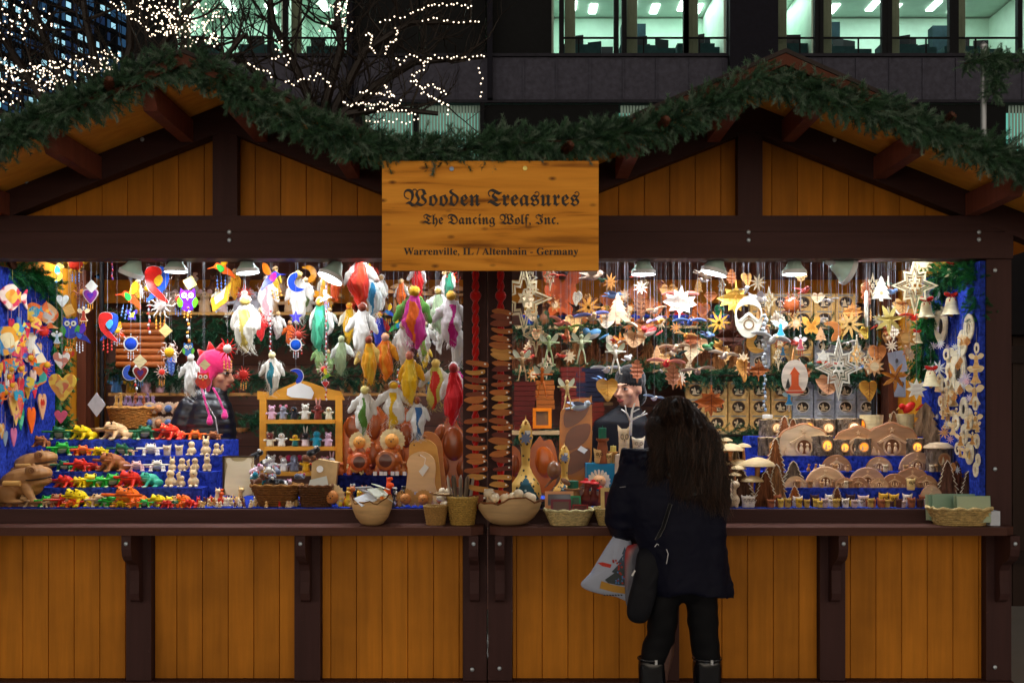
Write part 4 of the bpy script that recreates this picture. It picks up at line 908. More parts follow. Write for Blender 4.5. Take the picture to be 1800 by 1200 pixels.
@K
def k_figure(c,c2,t=0):   # small carved animal/figurine, height 1
    b=MB(); b.ell((0,0,.25),(.26,.2,.24)); b.cap((0,0,.4),(.04,0,.72),.13,.1,8); b.ell((.08,-.04,.8),(.17,.14,.13))
    for s in (-1,1): b.cap((s*.13,-.08,.3),(s*.13,-.1,.04),.06,.06,6)
    if t==1: b.cap((-.02,0,.6),(.02,0,1.02),.09,.07,8); b.ell((.08,-.02,1.06),(.14,.09,.08))
    if t==2: b.tube([(-.2,.05,.2),(-.4,.05,.4),(-.32,.05,.6)],[.06,.06,.03],6)
    return [('body',sculpt(b,'body',c,.04,1))]+[('ear',_ear(s,c2,1.06 if t==1 else .92)) for s in(-1,1)]
def _ear(s,c,z): b=MB(); b.tube([(s*.08+.06,0,z-.06),(s*.11+.06,0,z+.08)],[.045,.01],6); return b.mesh('ear',c,True)
@K
def k_candle(c,c2):
    b=MB(); b.lathe([(.3,0),(.32,.05),(.26,.2),(.3,.42),(.24,.6),(.36,.66),(.36,.7)],14); ps=[('holder',b.mesh('holder',c,True,50))]; b=MB(); b.lathe([(.22,.7),(.22,.98),(.2,1.0)],16); b.tube([(0,0,1),(0,0,1.06)],.012,4); ps.append(('candle',b.mesh('candle',c2,True,40))); return ps
@K
def k_tagp(c): return [(None,pl([[(0,.5),(.5,0),(0,-.5),(-.5,0)]],.03,c,'tag'))]
@K
def k_beads(c,c2,n=9):
    b=MB(); b2=MB()
    for i in range(n): (b if i%2 else b2).ell((.03*math.sin(i*1.7),0,.5-i/(n-1.)),(.045,.045,.06 if i%3 else .035),u=8,v=6)
    b3=MB(); b3.tube([(0,0,.52),(0,0,-.5)],.008,4); return [('thread',b3.mesh('thread','p:C8C8C8')),('beads',b.mesh('beads',c,True)),('beads',b2.mesh('beads',c2,True))]
# ---------------------------------------------------------------- placing
NAMES={}
RAIL=2.385
def string_to(o,top,z1,s,mat='p:77777C'):
    """thread from the thing's top straight up, as a part"""
    L=(z1-o.location.z)/s
    if L<=top: return
    b=MB(); r=(.0009 if o.location.y<.34 else .00045)/s; q=o.rotation_euler.y; b.tube([(0,0,top),(0,0,L)],r,4,cap=False); c=ob('thread',b.mesh('thread',mat),o); c.rotation_euler=(0,-q,0)
hr=random.Random(99)
def H(kind,px,py,sz,desc,*cols,Y=None,r=0,t=0,st=1,top=.48,name=None,cat=None,place='',group=None,z1=None,sc=None):
    if Y is None: Y=hr.uniform(.07,.30)
    if 0<Y<.6: Y+=.10
    s=m_(sz,Y); p=at(px,py,Y); ps=proto(kind,cols)
    o=thing(name or kind,desc,cat or 'ornament',[(a[0] or 'body',)+tuple(a[1:]) for a in ps],p,(0,R(t),R(r)),s if sc is None else (s*sc[0],s*sc[1],s*sc[2]),place,group)
    if kind in ('owlflat','sun','hearts','angelglass','swallow','pin','humm') and cols[0][0] in 'gmp' and sz<60:
        b=MB()
        for j in (-1,0,1):
            b.tube([(j*.14,0,-.34),(j*.14,0,-.78-.1*(j==0))],.008,3,cap=False)
            for q in range(3): b.ell((j*.14,0,-.52-.12*q-.08*(j==0)),(.035,.035,.045),u=6,v=5)
        c=ob('bead_drops',b.mesh('bead_drops',hr.choice(('p:C8D0D8','p:D89030','p:B83028','p:5878B0')),True),o)
    if st and sc is None: string_to(o,top,z1 or 2.47,s)
    elif st: string_to(o,top,z1 or 2.47,s*sc[2])
    return o
def G(kind,px,z,sz,Y,desc,*cols,r=0,name=None,cat=None,place='',group=None,sc=None,t=0):
    s=m_(sz,Y); o=thing(name or kind,desc,cat or 'figurine',proto(kind,cols),(xx(px,Y),Y,z),(0,R(t),R(r)),s if sc is None else (s*sc[0],s*sc[1],s*sc[2]),place,group); return o
def flat(name,desc,cat,px,Y,th,mat,holes=(),place='',group=None,rx=0,extra=None):
    L=[[(xx(a,Y),zz(b,Y)) for a,b in l] for l in [px]+list(holes)]; cx=sum(a for a,_ in L[0])/len(L[0]); cz=min(b for _,b in L[0])
    b=MB(); b.plate([[(x-cx,z-cz) for x,z in l] for l in L],th); me=b.mesh(name,mat)
    ps=[('board' if extra else None,me)]+[(n,(lambda m:(m.transform(Matrix.Translation((-cx,-Y,-cz))),m)[1])(m)) for n,m in (extra or [])]
    return thing(name,desc,cat,ps,(cx,Y,cz),(R(rx),0,0),None,place,group)
def pod(px,py,rx,ry,Y,d,rot=0,mat='o:8A4218'):   # raised or hollowed oval of a carved platter
    b=MB(); b.ell((0,0,0),(m_(rx,Y),d,m_(ry,Y)),u=20,v=14); me=b.mesh('hollow',mat,True); me.transform(Matrix.Translation(at(px,py,Y))@Matrix.Rotation(R(rot),4,'Y')); return me
ORD=['first','second','third','fourth','fifth','sixth','seventh','eighth','ninth','tenth','eleventh','twelfth','thirteenth','fourteenth','fifteenth','sixteenth','seventeenth','eighteenth','nineteenth']
def ordn(n):
    if n<20: return ORD[n-1]
    t=('twent','thirt','fort','fift','sixt')[n//10-2]; return t+'ieth' if n%10==0 else t+'y-'+ORD[n%10-1]
def finalize():
    by={}
    for o,d,p,k in REG: by.setdefault((d,p),[]).append((k,o))
    for (d,p),l in by.items():
        l.sort(key=lambda a:a[0]); n=len(l)
        for i,(k,o) in enumerate(l):
            base=(d+' '+p).strip()
            if len(base.split())<4: base+=' hanging in the opening'
            if n>1 and o.get('group','').endswith('across the street'): o['label']=base; continue
            if n>1: base+=(', leftmost of all' if i==0 else ', rightmost of all' if i==n-1 else ', %s from left'%ordn(i+1))
            o['label']=base; n_=len(base.split())
            if n_>16: print('LONG',n_,base)
BLUE='v:2C40A8'
# ================================================================ lamps
def lamp(px,py,Y,aim,size,desc,pw,lean=0,on=1,z=None):
    p=at(px,py,Y); p.z=z or p.z; o=ob('clamp_lamp',None,None,p); reg(o,desc,'lamp'); s=m_(size,Y)
    d=Vector(aim).normalized(); q=d.to_track_quat('-Z','Y')
    h=ob('head',None,o); h.rotation_mode='QUATERNION'; h.rotation_quaternion=q
    b=MB(); b.lathe([(.13*s,.62*s),(.2*s,.55*s),(.34*s,.2*s),(.48*s,.02*s)],20,cap=False); 
    c=ob('shade',b.mesh('shade','g:C8E8DC',True),h); b=MB(); b.lathe([(.5*s,-.16*s),(.51*s,.0),(.47*s,.03*s)],24,cap=False); ob('rim',b.mesh('rim','p:EDEFEF',True,40),c)
    b=MB(); b.lathe([(.001,.9*s),(.12*s,.9*s),(.12*s,.6*s)],14); b.box((.16*s,0,.55*s),(.05*s,.12*s,.9*s)); ob('socket',b.mesh('socket','p:BFC2C4',True,40),h)
    b=MB(); b.lathe([(.001,-.13*s),(.46*s,-.11*s),(.46*s,-.09*s),(.001,-.09*s)],20); ob('bulb',b.mesh('bulb','e:F2FAFF:26'),h)
    b=MB(); b.tube([(0,0,0)-d*s*.9,(0,.03,.10),(0,.02,2.47-p.z)],.004,5) if False else b.tube([tuple(-d*s*.85),(0,.03,s*1.0),(0,.02,max(s*1.1,2.46-p.z))],.004,5); ob('cord',b.mesh('cord','p:DADADA'),o)
    L=bpy.data.lights.new('lamp_light','SPOT'); L.energy=pw; L.spot_size=R(144); L.spot_blend=1; L.shadow_soft_size=.03; L.color=(.93,.96,1)
    l=bpy.data.objects.new('lamp_light',L); COL.objects.link(l); l.parent=o; l.location=d*.2*s; l.rotation_euler=(R(180-0),0,0); l.rotation_euler=(Vector((d.x*.6,.5,-.9)) if z is None else Vector(aim)).to_track_quat('-Z','Y').to_euler()
    return o
LP=10
lamp(232,478,.07,(-.35,.1,-.9),44,'tilted reflector lamp shining over the glass suns beside the purple owl',LP)
lamp(309,472,.09,(0,.0,-1),40,'clear conical reflector lamp above the purple glass owl',LP)
lamp(435,474,.09,(.1,-.02,-1),40,'reflector lamp above the large white felt angel',LP)
lamp(583,484,.07,(-.35,-.2,-.8),46,'glaring white reflector lamp beside the tall red and white felt angel',LP)
lamp(1131,476,.08,(0,-.02,-1),42,'conical reflector lamp above the pale wooden fir tree',LP)
lamp(1256,474,.08,(-.25,0,-.9),46,'grey reflector lamp above the golden maple leaf',LP)
lamp(1396,476,.08,(0,-.02,-1),42,'conical reflector lamp above the dark wooden sun',LP)
lamp(1488,476,.07,(.75,.1,-.35),48,'white reflector bulb turned sideways towards the big double star',LP*.5)
for i,x in enumerate((130,270,400,530,660,790)): lamp(x,440,.40 if i%2 else .98,(0,.1,-1),36,'unseen fill lamp added up in the gable of the frog stall',32,z=2.72)  # unseen lamps added in both gables to brighten the displays evenly
for i,x in enumerate((960,1080,1210,1340,1470,1590)): lamp(x,440,.40 if i%2 else .98,(0,.1,-1),36,'unseen fill lamp added up in the gable of the star stall',34,z=2.72)
for i,x in enumerate((80,210,350,490,640,760)): lamp(x,440,.13,(0,.3,-1),30,'added fill lamp hidden behind the front beam of the frog stall',9,z=2.53)  # unseen lamps added behind both beams as front fill for the hanging goods
for i,x in enumerate((960,1090,1200,1320,1440,1600)): lamp(x,440,.13,(0,.3,-1),30,'added fill lamp hidden behind the front beam of the star stall',9,z=2.53)
b=MB()
for Y in (.1,.2,.3): b.box((xx(400),Y,2.475),(2.6,.018,.018)); b.box((xx(1315),Y,2.475),(2.6,.018,.018))
reg(ob('hanging_rail',b.mesh('hanging_rail','w:8A6A44')),'thin wooden rails under the front beams from which the ornaments hang','rail')
# ================================================================ velvet steps, display boards
def steps(desc,prof,name='display_steps'):
    """prof: (front px, py top, Y front, xleft px, xright px)"""
    o=ob(name,None,None,(xx((prof[0][2]+prof[0][3])/2),.3,1.07)); reg(o,desc,'display stand'); b=MB(); n=len(prof)
    for i,(py,Y,a,c) in enumerate(prof):
        z=zz(py,Y); yb=Y+(.125 if i<n-1 else .2); x0,x1=xx(a,Y),xx(c,Y); b.box(((x0+x1)/2,(Y+yb)/2,(z+1.078)/2),(x1-x0,yb-Y-.001,z-1.078))
    me=b.mesh('steps',BLUE); me.transform(Matrix.Translation(-o.location)); ob('steps',me,o); return {i:(Y,zz(py,Y)) for i,(py,Y,a,c) in enumerate(prof)}
SL=steps('blue velvet stepped stand carrying rows of painted croaking frogs',[(857,.16,30,355),(829,.285,30,380),(801,.41,40,391),(773,.535,80,405)])
SR=steps('blue velvet stepped stand carrying carved nativity arches and lit bark logs',[(857,.16,1345,1625),(829,.285,1330,1656),(801,.41,1325,1668),(767,.535,1318,1640)])
b=MB(); b.box((xx(857)-1.37,.45,1.074),(2.5,.86,.006)); reg(ob('velvet_cloth',b.mesh('velvet_cloth',BLUE)),'blue velvet cloth under the frogs on the shelf','cloth')
b=MB(); b.box((xx(1315)+.02,.45,1.074),(2.5,.86,.006)); reg(ob('velvet_cloth',b.mesh('velvet_cloth','v:3A50B0')),'blue velvet cloth under the wooden owls on the shelf','cloth')
b=MB(); b.box((0,0,0),(.03,.84,1.30)); me=b.mesh('velvet_board',BLUE)
reg(ob('velvet_board',me,None,(-2.84+.03,.47,1.735)),'blue velvet board with hearts and fish pinned on it at the left side','display board')
me=me.copy(); reg(ob('velvet_board',me,None,(2.505-.02,.37,1.735)),'blue velvet board with wooden rings and bells pinned on it at the right side','display board')
VP=(xx(590,.25),xx(755,.25)); b=MB(); z=zz(835,.25); b.box((sum(VP)/2,.40,(1.078+z)/2),(VP[1]-VP[0],.28,z-1.078)); reg(ob('velvet_box',b.mesh('velvet_box','v:1A2058')),'dark blue velvet box under the carved wooden pigs','display stand'); ZB=z
# ================================================================ left wall, hearts and fish
def WL(px,py,sz,kind,desc,*cols,r=58,sc=None,t=0,cat='ornament',name=None,st=.1,dx=.035):
    x=-2.84+.045+dx; Y=-x*F/(900-px)-D0; s=.86*sz*(D0+Y)/F; z=zz(py,Y); pr=proto(kind,cols)
    o=thing(name or kind,desc,cat,[(a[0] or 'body',)+tuple(a[1:]) for a in pr],(x,Y,z),(0,R(t),R(r)),s if sc is None else (s*sc[0],s*sc[1],s*sc[2]),'on the blue velvet at the left side')
    if st: string_to(o,.48,z+s*.5+st,s if sc is None else s*sc[2],'p:E0C080')
    return o
def WR(px,py,sz,kind,desc,*cols,r=-62,sc=None,t=0,cat='ornament',name=None,st=.08,dx=.03):
    x=2.505-.035-dx; Y=x*F/(px-900)-D0; s=.88*sz*(D0+Y)/F; z=zz(py,Y); pr=proto(kind,cols)
    o=thing(name or kind,desc,cat,[(a[0] or 'body',)+tuple(a[1:]) for a in pr],(x,Y,z),(0,R(t),R(r)),s if sc is None else (s*sc[0],s*sc[1],s*sc[2]),'on the blue velvet at the right side')
    if st: string_to(o,.48,z+s*.5+st,s if sc is None else s*sc[2])
    return o
fl='flat'
WL(22,522,74,fl,'pink dotted wooden fish with a yellow belly','FISH','q:D83A5A:F8E0D0','q:F0C050:E89030','FISH',r=66,name='wooden_fish',st=.2)
WL(14,600,86,fl,'yellow and blue big-eyed wooden fish','FISH','q:2C88C0:E8A030','p:F0E0B0','FISH',r=66,name='wooden_fish',t=20)
WL(62,548,56,fl,'orange and yellow wooden fish','FISH','q:F07018:F2C030','q:2A98B8:F0D040','FISH',r=30,t=-20,name='wooden_fish')
WL(56,605,72,fl,'white and blue striped wooden cat','CAT','q:E8D8B0:4A68B0','p:F4ECD8','CAT',r=35,name='wooden_cat')
WL(36,640,62,fl,'red and blue wooden parrot','SEAH','q:D02848:2A60C8','q:48B0D0:D84060','SEAH',r=40,name='wooden_parrot')
WL(71,655,60,fl,'orange and teal wooden seahorse','SEAH','q:F08020:28A090',r=30,name='wooden_seahorse')
WL(85,555,56,fl,'orange wooden fish with a white belly','FISH','q:F06818:F8C080','p:F4E8D8','FISH',r=20,t=80,name='wooden_fish')
for i,(x,y,s_,c,c2,d) in enumerate([(20,575,34,'p:C83048','p:E07080','small red wooden heart'),(10,660,26,'p:D8D8D8','p:B0B8C0','small silver wooden heart'),(20,663,28,'p:C8B080','p:E0D0A0','small tan wooden heart'),(58,668,40,'p:D8B8A8','p:B87868','slim speckled wooden heart'),(22,700,64,'q:E8C060:E0A070','p:D8B060','large slim yellow wooden heart'),
 (34,708,60,'q:D83A40:E8A060','p:E87070','large slim red and orange wooden heart'),(46,692,36,'q:2858B0:90B8E8','p:F0C040','blue and yellow wooden heart'),(55,738,50,'p:F06820','p:F07830','long orange wooden heart'),(74,714,50,'p:E8B080','q:C03020:E8B080','tan wooden heart with red flowers'),(28,732,34,'q:D87888:E8C070','p:D88070','pink and yellow wooden heart'),
 (24,768,36,'p:D878A0','p:E080A8','long pink wooden heart'),(36,735,44,'q:209070:60C8A0','p:30A080','green patterned wooden heart'),(3,757,30,'q:E8C890:E0A040','p:E8C890','cream and orange wooden heart'),(9,770,30,'p:8898A8','p:A0A8B0','grey slim wooden heart'),(3,690,44,'p:D05868','p:D87080','wide rose wooden heart'),(12,680,30,'p:F0E8E0','p:F4F0EA','white slim wooden heart')]):
    WL(x,y,s_*1.1,fl,d,'LONGH',c,*((c2,) if ('red and' in d or 'flowers' in d or 'blue' in d) else ()),r=76,name='heart_pendant',cat='heart')
WL(77,582,32,'sun','red beaded sun','p:D02818','p:E03020',14,0,.3,r=25,name='sun_ornament'); WL(76,652,36,'sun','red and yellow beaded sun','p:D83828','p:D02038',14,0,.22,r=25,name='sun_ornament')
# hanging near the left corner
H(fl,108,633,30,'white heart printed with flowers','HEART','q:E8E0DC:C87868',Y=.1,name='heart_pendant',cat='heart',z1=2.2)
H(fl,110,680,49,'large yellow wooden heart with a flower','HEART','q:E8C040:D89030','q:D8B860:C86040','LINDEN',.06,Y=.08,name='heart_pendant',cat='heart')
H(fl,107,732,23,'small pink glitter heart','HEART','p:D85880',Y=.12,name='heart_pendant',cat='heart',z1=1.72)
H('sun',133,462,42,'red sun with yellow flame rays','p:E8A818','p:D03018',12,1,.3,Y=.12,name='sun_ornament')
H('sun',145,514,44,'brown wire sun with thin curly rays','m:8A4A38','p:C88030',12,1.4,.14,Y=.15,name='sun_ornament')
H('hearts',159,521,28,'purple stained glass heart in a red rim','g:7A2A8A','p:C8B0B0','g:5020A0',Y=.1,name='glass_heart',cat='heart')
H('tagp',161,503,23,'white card tag above the purple glass heart','p:F4F0EC',Y=.07,name='card_tag',cat='tag'); H('tagp',121,545,24,'tan wooden tag above the blue glass owl','w:D8A860',Y=.1,name='card_tag',cat='tag',t=20); H('tagp',170,711,32,'white diamond card with printed lines','p:D8D4E0',Y=.05,name='price_card',cat='card',sc=(1,1,1.35))
H('owlflat',124,576,38,'blue glass owl with green wing','g:2038B0','p:389038','p:D0D0C0',Y=.14,name='glass_owl'); H('angelglass',147,551,28,'tan and red glass angel','g:B04030','p:E8D8B0',Y=.14,name='glass_angel',cat='angel')
H('angelglass',100,592,24,'pale blue glass angel','g:A8C8E0','p:E8F0F4',Y=.12,name='glass_angel',cat='angel'); H(fl,110,529,22,'silver glass heart','HEART','g:C8D0D0',Y=.14,name='glass_heart',cat='heart'); H(fl,103,480,34,'blue and yellow glass parrot','SEAH','q:3088C0:E8D040',Y=.12,name='glass_parrot')
H('owlflat',121,619,22,'small orange glass owl','g:D87818','p:C03020','p:E8E0A0',Y=.12,name='glass_owl'); H('humm',140,587,38,'dark blue glass hummingbird','g:182888','g:5020A0','g:2858C0',Y=.1,name='glass_hummingbird',cat='bird')
H('swallow',189,575,52,'red and blue glass swallow pair','g:C02020','g:2048B0','g:48A0D0',Y=.12,name='glass_swallow',cat='bird',top=.5); H('beads',197,470,40,'string of red and purple glass beads','p:B02030','p:5A3070',Y=.2,name='bead_string',cat='beads')
H('humm',227,518,50,'green and yellow glass hummingbird with red tail','g:D84018','g:E8C818','g:208838',Y=.16,name='glass_hummingbird',cat='bird',t=10); H(fl,232,554,20,'purple and yellow glass butterfly','BUTT','g:4838A0','g:C8C840','BUTT',Y=.16,name='glass_butterfly',cat='butterfly')
H('pin',230,604,33,'blue glass disc with silver pins above the crescent moon','g:1840B8','m:D8DCE0',Y=.12,name='glass_disc'); H('moon',229,655,26,'blue glass crescent moon left of the red heart','g:2850B8','m:D0D4D8',Y=.12,name='glass_moon',cat='moon',t=0,z1=1.95); H('hearts',247,657,28,'dark red glass heart with purple centre','g:8A1828','m:D0D0D4','g:4A2080',Y=.1,name='glass_heart',cat='heart'); H('tagp',246,635,25,'cream wooden tag above the dark red glass heart','w:E8D8A8',Y=.08,name='card_tag',cat='tag')
H('swallow',274,500,64,'large red and blue glass swallow pair','g:D02018','g:2050C8','g:E0B020',Y=.12,name='glass_swallow',cat='bird'); H('sun',282,537,52,'clear glass sun with white rays','m:E8E0D8','g:C8B8B0',12,.4,.2,Y=.17,name='sun_ornament')
H('sun',298,619,44,'copper wire sun with yellow centre','m:D8B8A8','p:E8B020',12,1.3,.2,Y=.12,name='sun_ornament',z1=2.3); H('tagp',291,581,24,'tan wooden tag beside the clear glass sun','w:DCB878',Y=.1,name='card_tag',cat='tag')
H('owlflat',330,527,40,'bright purple glass owl with green wings','g:5A18B0','g:58B020','p:F0ECE0',Y=.1,name='glass_owl'); H('tagp',334,497,26,'olive card tag above the bright purple owl','p:A09048',Y=.09,name='card_tag',cat='tag',t=15); H('owlflat',331,614,24,'small blue and green glass owl','g:3868A8','g:58A838','p:E8E8D8',Y=.12,name='glass_owl'); H('beads',331,570,58,'string of clear beads under the purple owl','m:D8E0E8','p:D88828',Y=.1,name='bead_string',cat='beads')
H('humm',389,468,50,'orange and red glass bird close under the beam','g:E85818','g:E8A018','g:38A038',Y=.14,name='glass_hummingbird',cat='bird'); H(fl,387,520,60,'golden glass feather','BIRDO','g:E0A830','g:C8C8C8','BIRDO',Y=.14,name='glass_feather',t=-65); H('sun',400,613,44,'red glass sun with long rays','g:D01818','m:E8D8D0',12,.2,.18,Y=.1,name='sun_ornament'); H('sun',428,658,32,'small red sun with silver tips','p:D03828','p:C82820',14,.1,.24,Y=.12,name='sun_ornament'); H('sun',430,517,36,'red and silver sun behind the large white angel','p:C83018','m:E0D0C0',16,.1,.2,Y=.32,name='sun_ornament')
H('humm',478,484,50,'rainbow glass hummingbird','g:3038B0','g:E07018','g:B02080',Y=.15,name='glass_hummingbird',cat='bird',t=15,r=180); H('moon',523,496,34,'blue glass crescent inside a white felt moon','g:1840C8','f:F0ECE4',Y=.14,name='glass_moon',cat='moon',z1=2.45); H(fl,520,557,24,'purple blue glass star','STAR5','g:4038B8',Y=.12,name='glass_star',cat='star') if False else None
H('flat',520,557,24,'violet glass star above the blue disc',tuple(star(5,.5,.22)),'g:4840C0',Y=.12,name='glass_star',cat='star')
H('sun',524,588,44,'dark red wire sun behind the blue disc','m:8A3020','p:A03020',14,.3,.15,Y=.16,name='sun_ornament'); H('pin',520,606,28,'blue glass disc in front of the dark red sun','g:1450C0','m:D8DCE0',Y=.1,name='glass_disc'); H('moon',520,661,26,'blue glass crescent moon under the blue disc','g:1438B8','m:D0D4D8',Y=.12,name='glass_moon',cat='moon',t=180)
H('owlflat',357,668,30,'red glass owl in front of the pink hat','g:C82818','g:B03828','p:F0D8C8',Y=.1,name='glass_owl'); H('tagp',360,641,20,'greenish wooden tag above the red owl','w:C8B888',Y=.08,name='card_tag',cat='tag')
for x,ys in ((573,(520,560,600,640,685)),(475,(560,600,640))):
    for j,y in enumerate(ys): H('beads',x,y,34,'string of red glass beads between the felt angels','p:C02020','p:D8D0D8',Y=.09,name='bead_string',cat='beads',st=(j==0),group='red bead strings')
H('humm',574,521,24,'small white patterned glass bird','g:D8C8D0','g:B090A0','g:E0D8D8',Y=.08,name='glass_bird',cat='bird',r=180); H('humm',575,659,24,'small green and yellow glass bird','g:88A030','g:D8C030','g:60A030',Y=.08,name='glass_bird',cat='bird',r=180); H('hearts',572,675,12,'tiny red glass heart under the green bird','p:C02020','p:E0D8D8','p:D03030',Y=.08,name='glass_heart',cat='heart')
# ---------------------------------------------------------------- felt angels
A=lambda px,py,sz,desc,g_,s_,w_,h_,v=0,Y=None,fz=26,r=0,sx=1.0: H('felt',px,py,sz,desc,'f:'+g_,'f:'+s_,'f:'+w_,'f:'+h_,v,fz,Y=Y,r=r,name='felt_angel',cat='felt angel',sc=(sx,.9,1))
A(431,568,100,'large white felt angel with yellow hair','E8E2D4','D8C060','F0EAE0','D8B858',0,.10,30,0,1.25); A(478,655,76,'white felt angel with a blue stripe','ECE6DA','2A7888','F0ECE4','E8D8A0',2,.10); A(335,658,74,'pure white felt angel beside the pink hat','F4F2EE','F4F2EE','F4F4F0','E8E4DC',3,.12); A(470,522,80,'white and rose felt angel behind the rainbow bird','EAE0DA','D8A0A8','F0E8E0','E0D0C0',4,.26)
A(524,520,90,'cream felt angel holding the blue crescent','E8E4D8','E8E4D8','EFEAE0','E8C860',5,.3); A(562,568,94,'green and teal felt angel with golden hair','2E8A68','48B890','E8E0DC','D8A020',6,.12); A(632,492,96,'tall red felt angel with white sides close under the beam','E83018','D8401C','EDE8E0','6A5A30',7,.10,20,0,1.1); A(656,516,80,'pale blue and cream felt angel','D8E4E4','3890C0','E8E8E0','D0B080',8,.2)
A(637,578,96,'dazzling white fluffy felt angel with brown hair','F6F4F0','F6F4F0','F8F8F4','8A3A20',9,.09,60); A(614,566,70,'yellow felt angel deep behind the white fluffy one','D8A818','D8A818','E8E0C8','D8A818',10,.33); A(648,632,88,'golden yellow felt angel with red brown hair','E8A010','E0B030','F0D070','8A3820',11,.08); A(677,626,84,'orange felt angel with pink head','F07810','F09828','F0A020','E8B098',12,.10)
A(600,624,70,'sage green felt angel with a white wing','889870','889870','E0E4DC','98A078',13,.28); A(728,556,110,'rainbow felt angel in pink, orange and blue','D83898','F06818','6AA848','E0A818',14,.1,20,0,1.15); A(708,603,78,'slim white felt angel beside the rainbow angel','F0EEE8','F0EEE8','F0F0EC','D0B890',15,.16); A(746,598,70,'white and green felt angel','E8E8E0','88A848','E8EAE4','C8B888',16,.22)
A(793,560,100,'white felt angel with a magenta stripe','E8DCE0','C82888','ECE8E8','E0A838',17,.1,14,0,1.1); A(770,544,82,'green and white felt angel','B8D0A8','B8D0A8','ECEDE8','D8B060',18,.2); A(720,662,92,'bright yellow felt angel with spread arms','EDB810','F0C840','E8A818','C06A50',19,.1); A(766,674,88,'rainbow felt angel with a white wing','D8C860','D83828','EEE8E0','E8C060',20,.14,20,0,1.1)
A(797,690,110,'crimson felt angel with a white side','D81820','E83038','ECE8E4','A82828',21,.1,20,0,.95); A(641,720,86,'white felt angel with a green and yellow dress','EDEAE2','5A8838','F2F0EA','D8C878',22,.11,24,0,1.1); A(692,710,84,'white felt angel with yellow and red dress','EEEAE4','E8B818','F0EEEA','E8B020',24,.11,20,0,1.3); A(733,734,76,'white and blue felt angel with brown hair','F0F0F0','3A68A0','F0F4F0','8A4020',25,.1,60)
A(806,606,76,'plain white felt angel by the dark post','EEECE8','EEECE8','EEECE8','D8D0C8',26,.18); A(667,580,66,'blue felt angel with yellow head','2838B0','2838B0','C83028','E0A818',27,.5); A(590,500,56,'orange felt angel behind the glaring lamp','E85A20','E85A20','E88030','B03818',28,.32); A(735,490,60,'red and white felt angel under the name board','D82020','D82020','EEEAE6','E0C0A0',29,.26); A(1042,500,1,'x','000000','000000','000000','000000') if False else None
A(575,505,70,'golden felt angel next to the lamp','E0A020','E0A020','EFE6D0','E0B050',30,.34)
# golden bowls/slices deep behind
for x,y,s_ in ((541,482,30),(556,505,34),(524,530,34)): 
    H('moon',x,y,s_,'golden carved wooden crescent behind the felt angels','o:D89018','o:B87010',Y=.8,name='wooden_moon',cat='moon',t=random.Random(x).randrange(0,300),place='in the left stall')
# ---------------------------------------------------------------- red ropes with wooden knives on the middle posts
def rope(px,desc):
    b=MB(); x=xx(px,-.075)
    for j in range(2): b.tube([(x+.010*sin(i*1.2+j*pi),-.075+.008*cos(i*1.2+j*pi),2.335-i*.022) for i in range(58)],.0115,7)
    b.ell((x,-.075,zz(520,-.07)),(.03,.022,.03)); b.ell((x,-.07,zz(488,-.07)),(.012,.012,.012)); reg(ob('red_rope',b.mesh('red_rope','f:C01410',True)),desc,'rope')
rope(836,'thick red knotted rope with wooden spreaders on the post of the frog stall'); rope(880,'thick red knotted rope with wooden spreaders on the post of the star stall')
PC=['w:B86A30','w:7A3A22','w:C08840','w:9A5026','w:6A2C1E','w:C89048','w:A8602C']
rp=random.Random(5)
for k,(x,ys) in enumerate(((837,[638,655,668,680,692,703,716,739,755,771,787,802,811,826,838,858,876]),(880,[549,557,568,582,595,608,618,627,640,648,663,675,690,700,714,725,740,752,765,775,786,797,808,823,838,851,866]))):
    n=len(ys)
    for j,y in enumerate(ys):
        s_=rp.uniform(34,43) if k==0 or y<780 else rp.uniform(30,38); 
        H('peg',x+rp.uniform(-3,3),y,s_,'wooden spreader, %s from the top'%ordn(j+1),PC[rp.randrange(7)],rp.choice((0,.6,-.6)),rp.randrange(2),Y=-.105-.006*(j%2),t=rp.uniform(-9,9),r=rp.uniform(-6,6)+(180 if rp.random()<.0 else 0),st=0,name='wooden_spreader',cat='spreader',place='on the red rope of the '+('frog' if k==0 else 'star')+' stall',group='wooden spreaders on the red ropes')
# ================================================================ right stall hanging
W='w:E2CFA4'; T='w:D8A868'; DK='w:6A3018'
H('star',921,524,106,'large cream double-framed wooden star beside the rope',W,W,8,2,.33,.95,1.25,Y=.10,name='wooden_star',cat='star',top=.6)
H('star',942,589,60,'small cream wooden star with long points',W,W,8,2,.3,.8,1.3,Y=.14,name='wooden_star',cat='star',top=.6)
H('star',1474,647,92,'pale three-framed wooden star with long lower point','w:EDE8DC','w:E0D8C8',8,3,.34,.9,1.25,Y=.09,name='wooden_star',cat='star',top=.6)
H('star',1506,622,46,'narrow cream wooden star turned half sideways','w:E8DFC8',W,8,2,.3,.85,1.5,Y=.13,r=25,name='wooden_star',cat='star',top=.7)
H('star',1608,502,88,'large cream and grey wooden star near the right greenery','w:E4D6B0','w:A89878',8,3,.34,.95,1.2,Y=.10,name='wooden_star',cat='star',top=.6)
H('straw',1034,540,48,'straw coloured slat star behind the blue bird','w:C88838',Y=.3,name='slat_star',cat='star'); H('straw',1264,567,44,'golden slat star under the grey lamp','w:D8A040',Y=.16,name='slat_star',cat='star'); H('straw',1494,570,52,'golden brown slat star right of the crescent','w:C8A060',Y=.2,name='slat_star',cat='star')
F3=lambda px,py,sz,desc,c,cw,r=0,t=0,Y=None,k='birdfront',cb='w:E0B060': H(k,px,py,sz,desc,*( (c,cw,cb) if k=='birdfront' else (c,cb,cw) if k=='birdside' else (c,cw,cb)),Y=Y,r=r,t=t,top=.1,name='carved_bird',cat='bird')
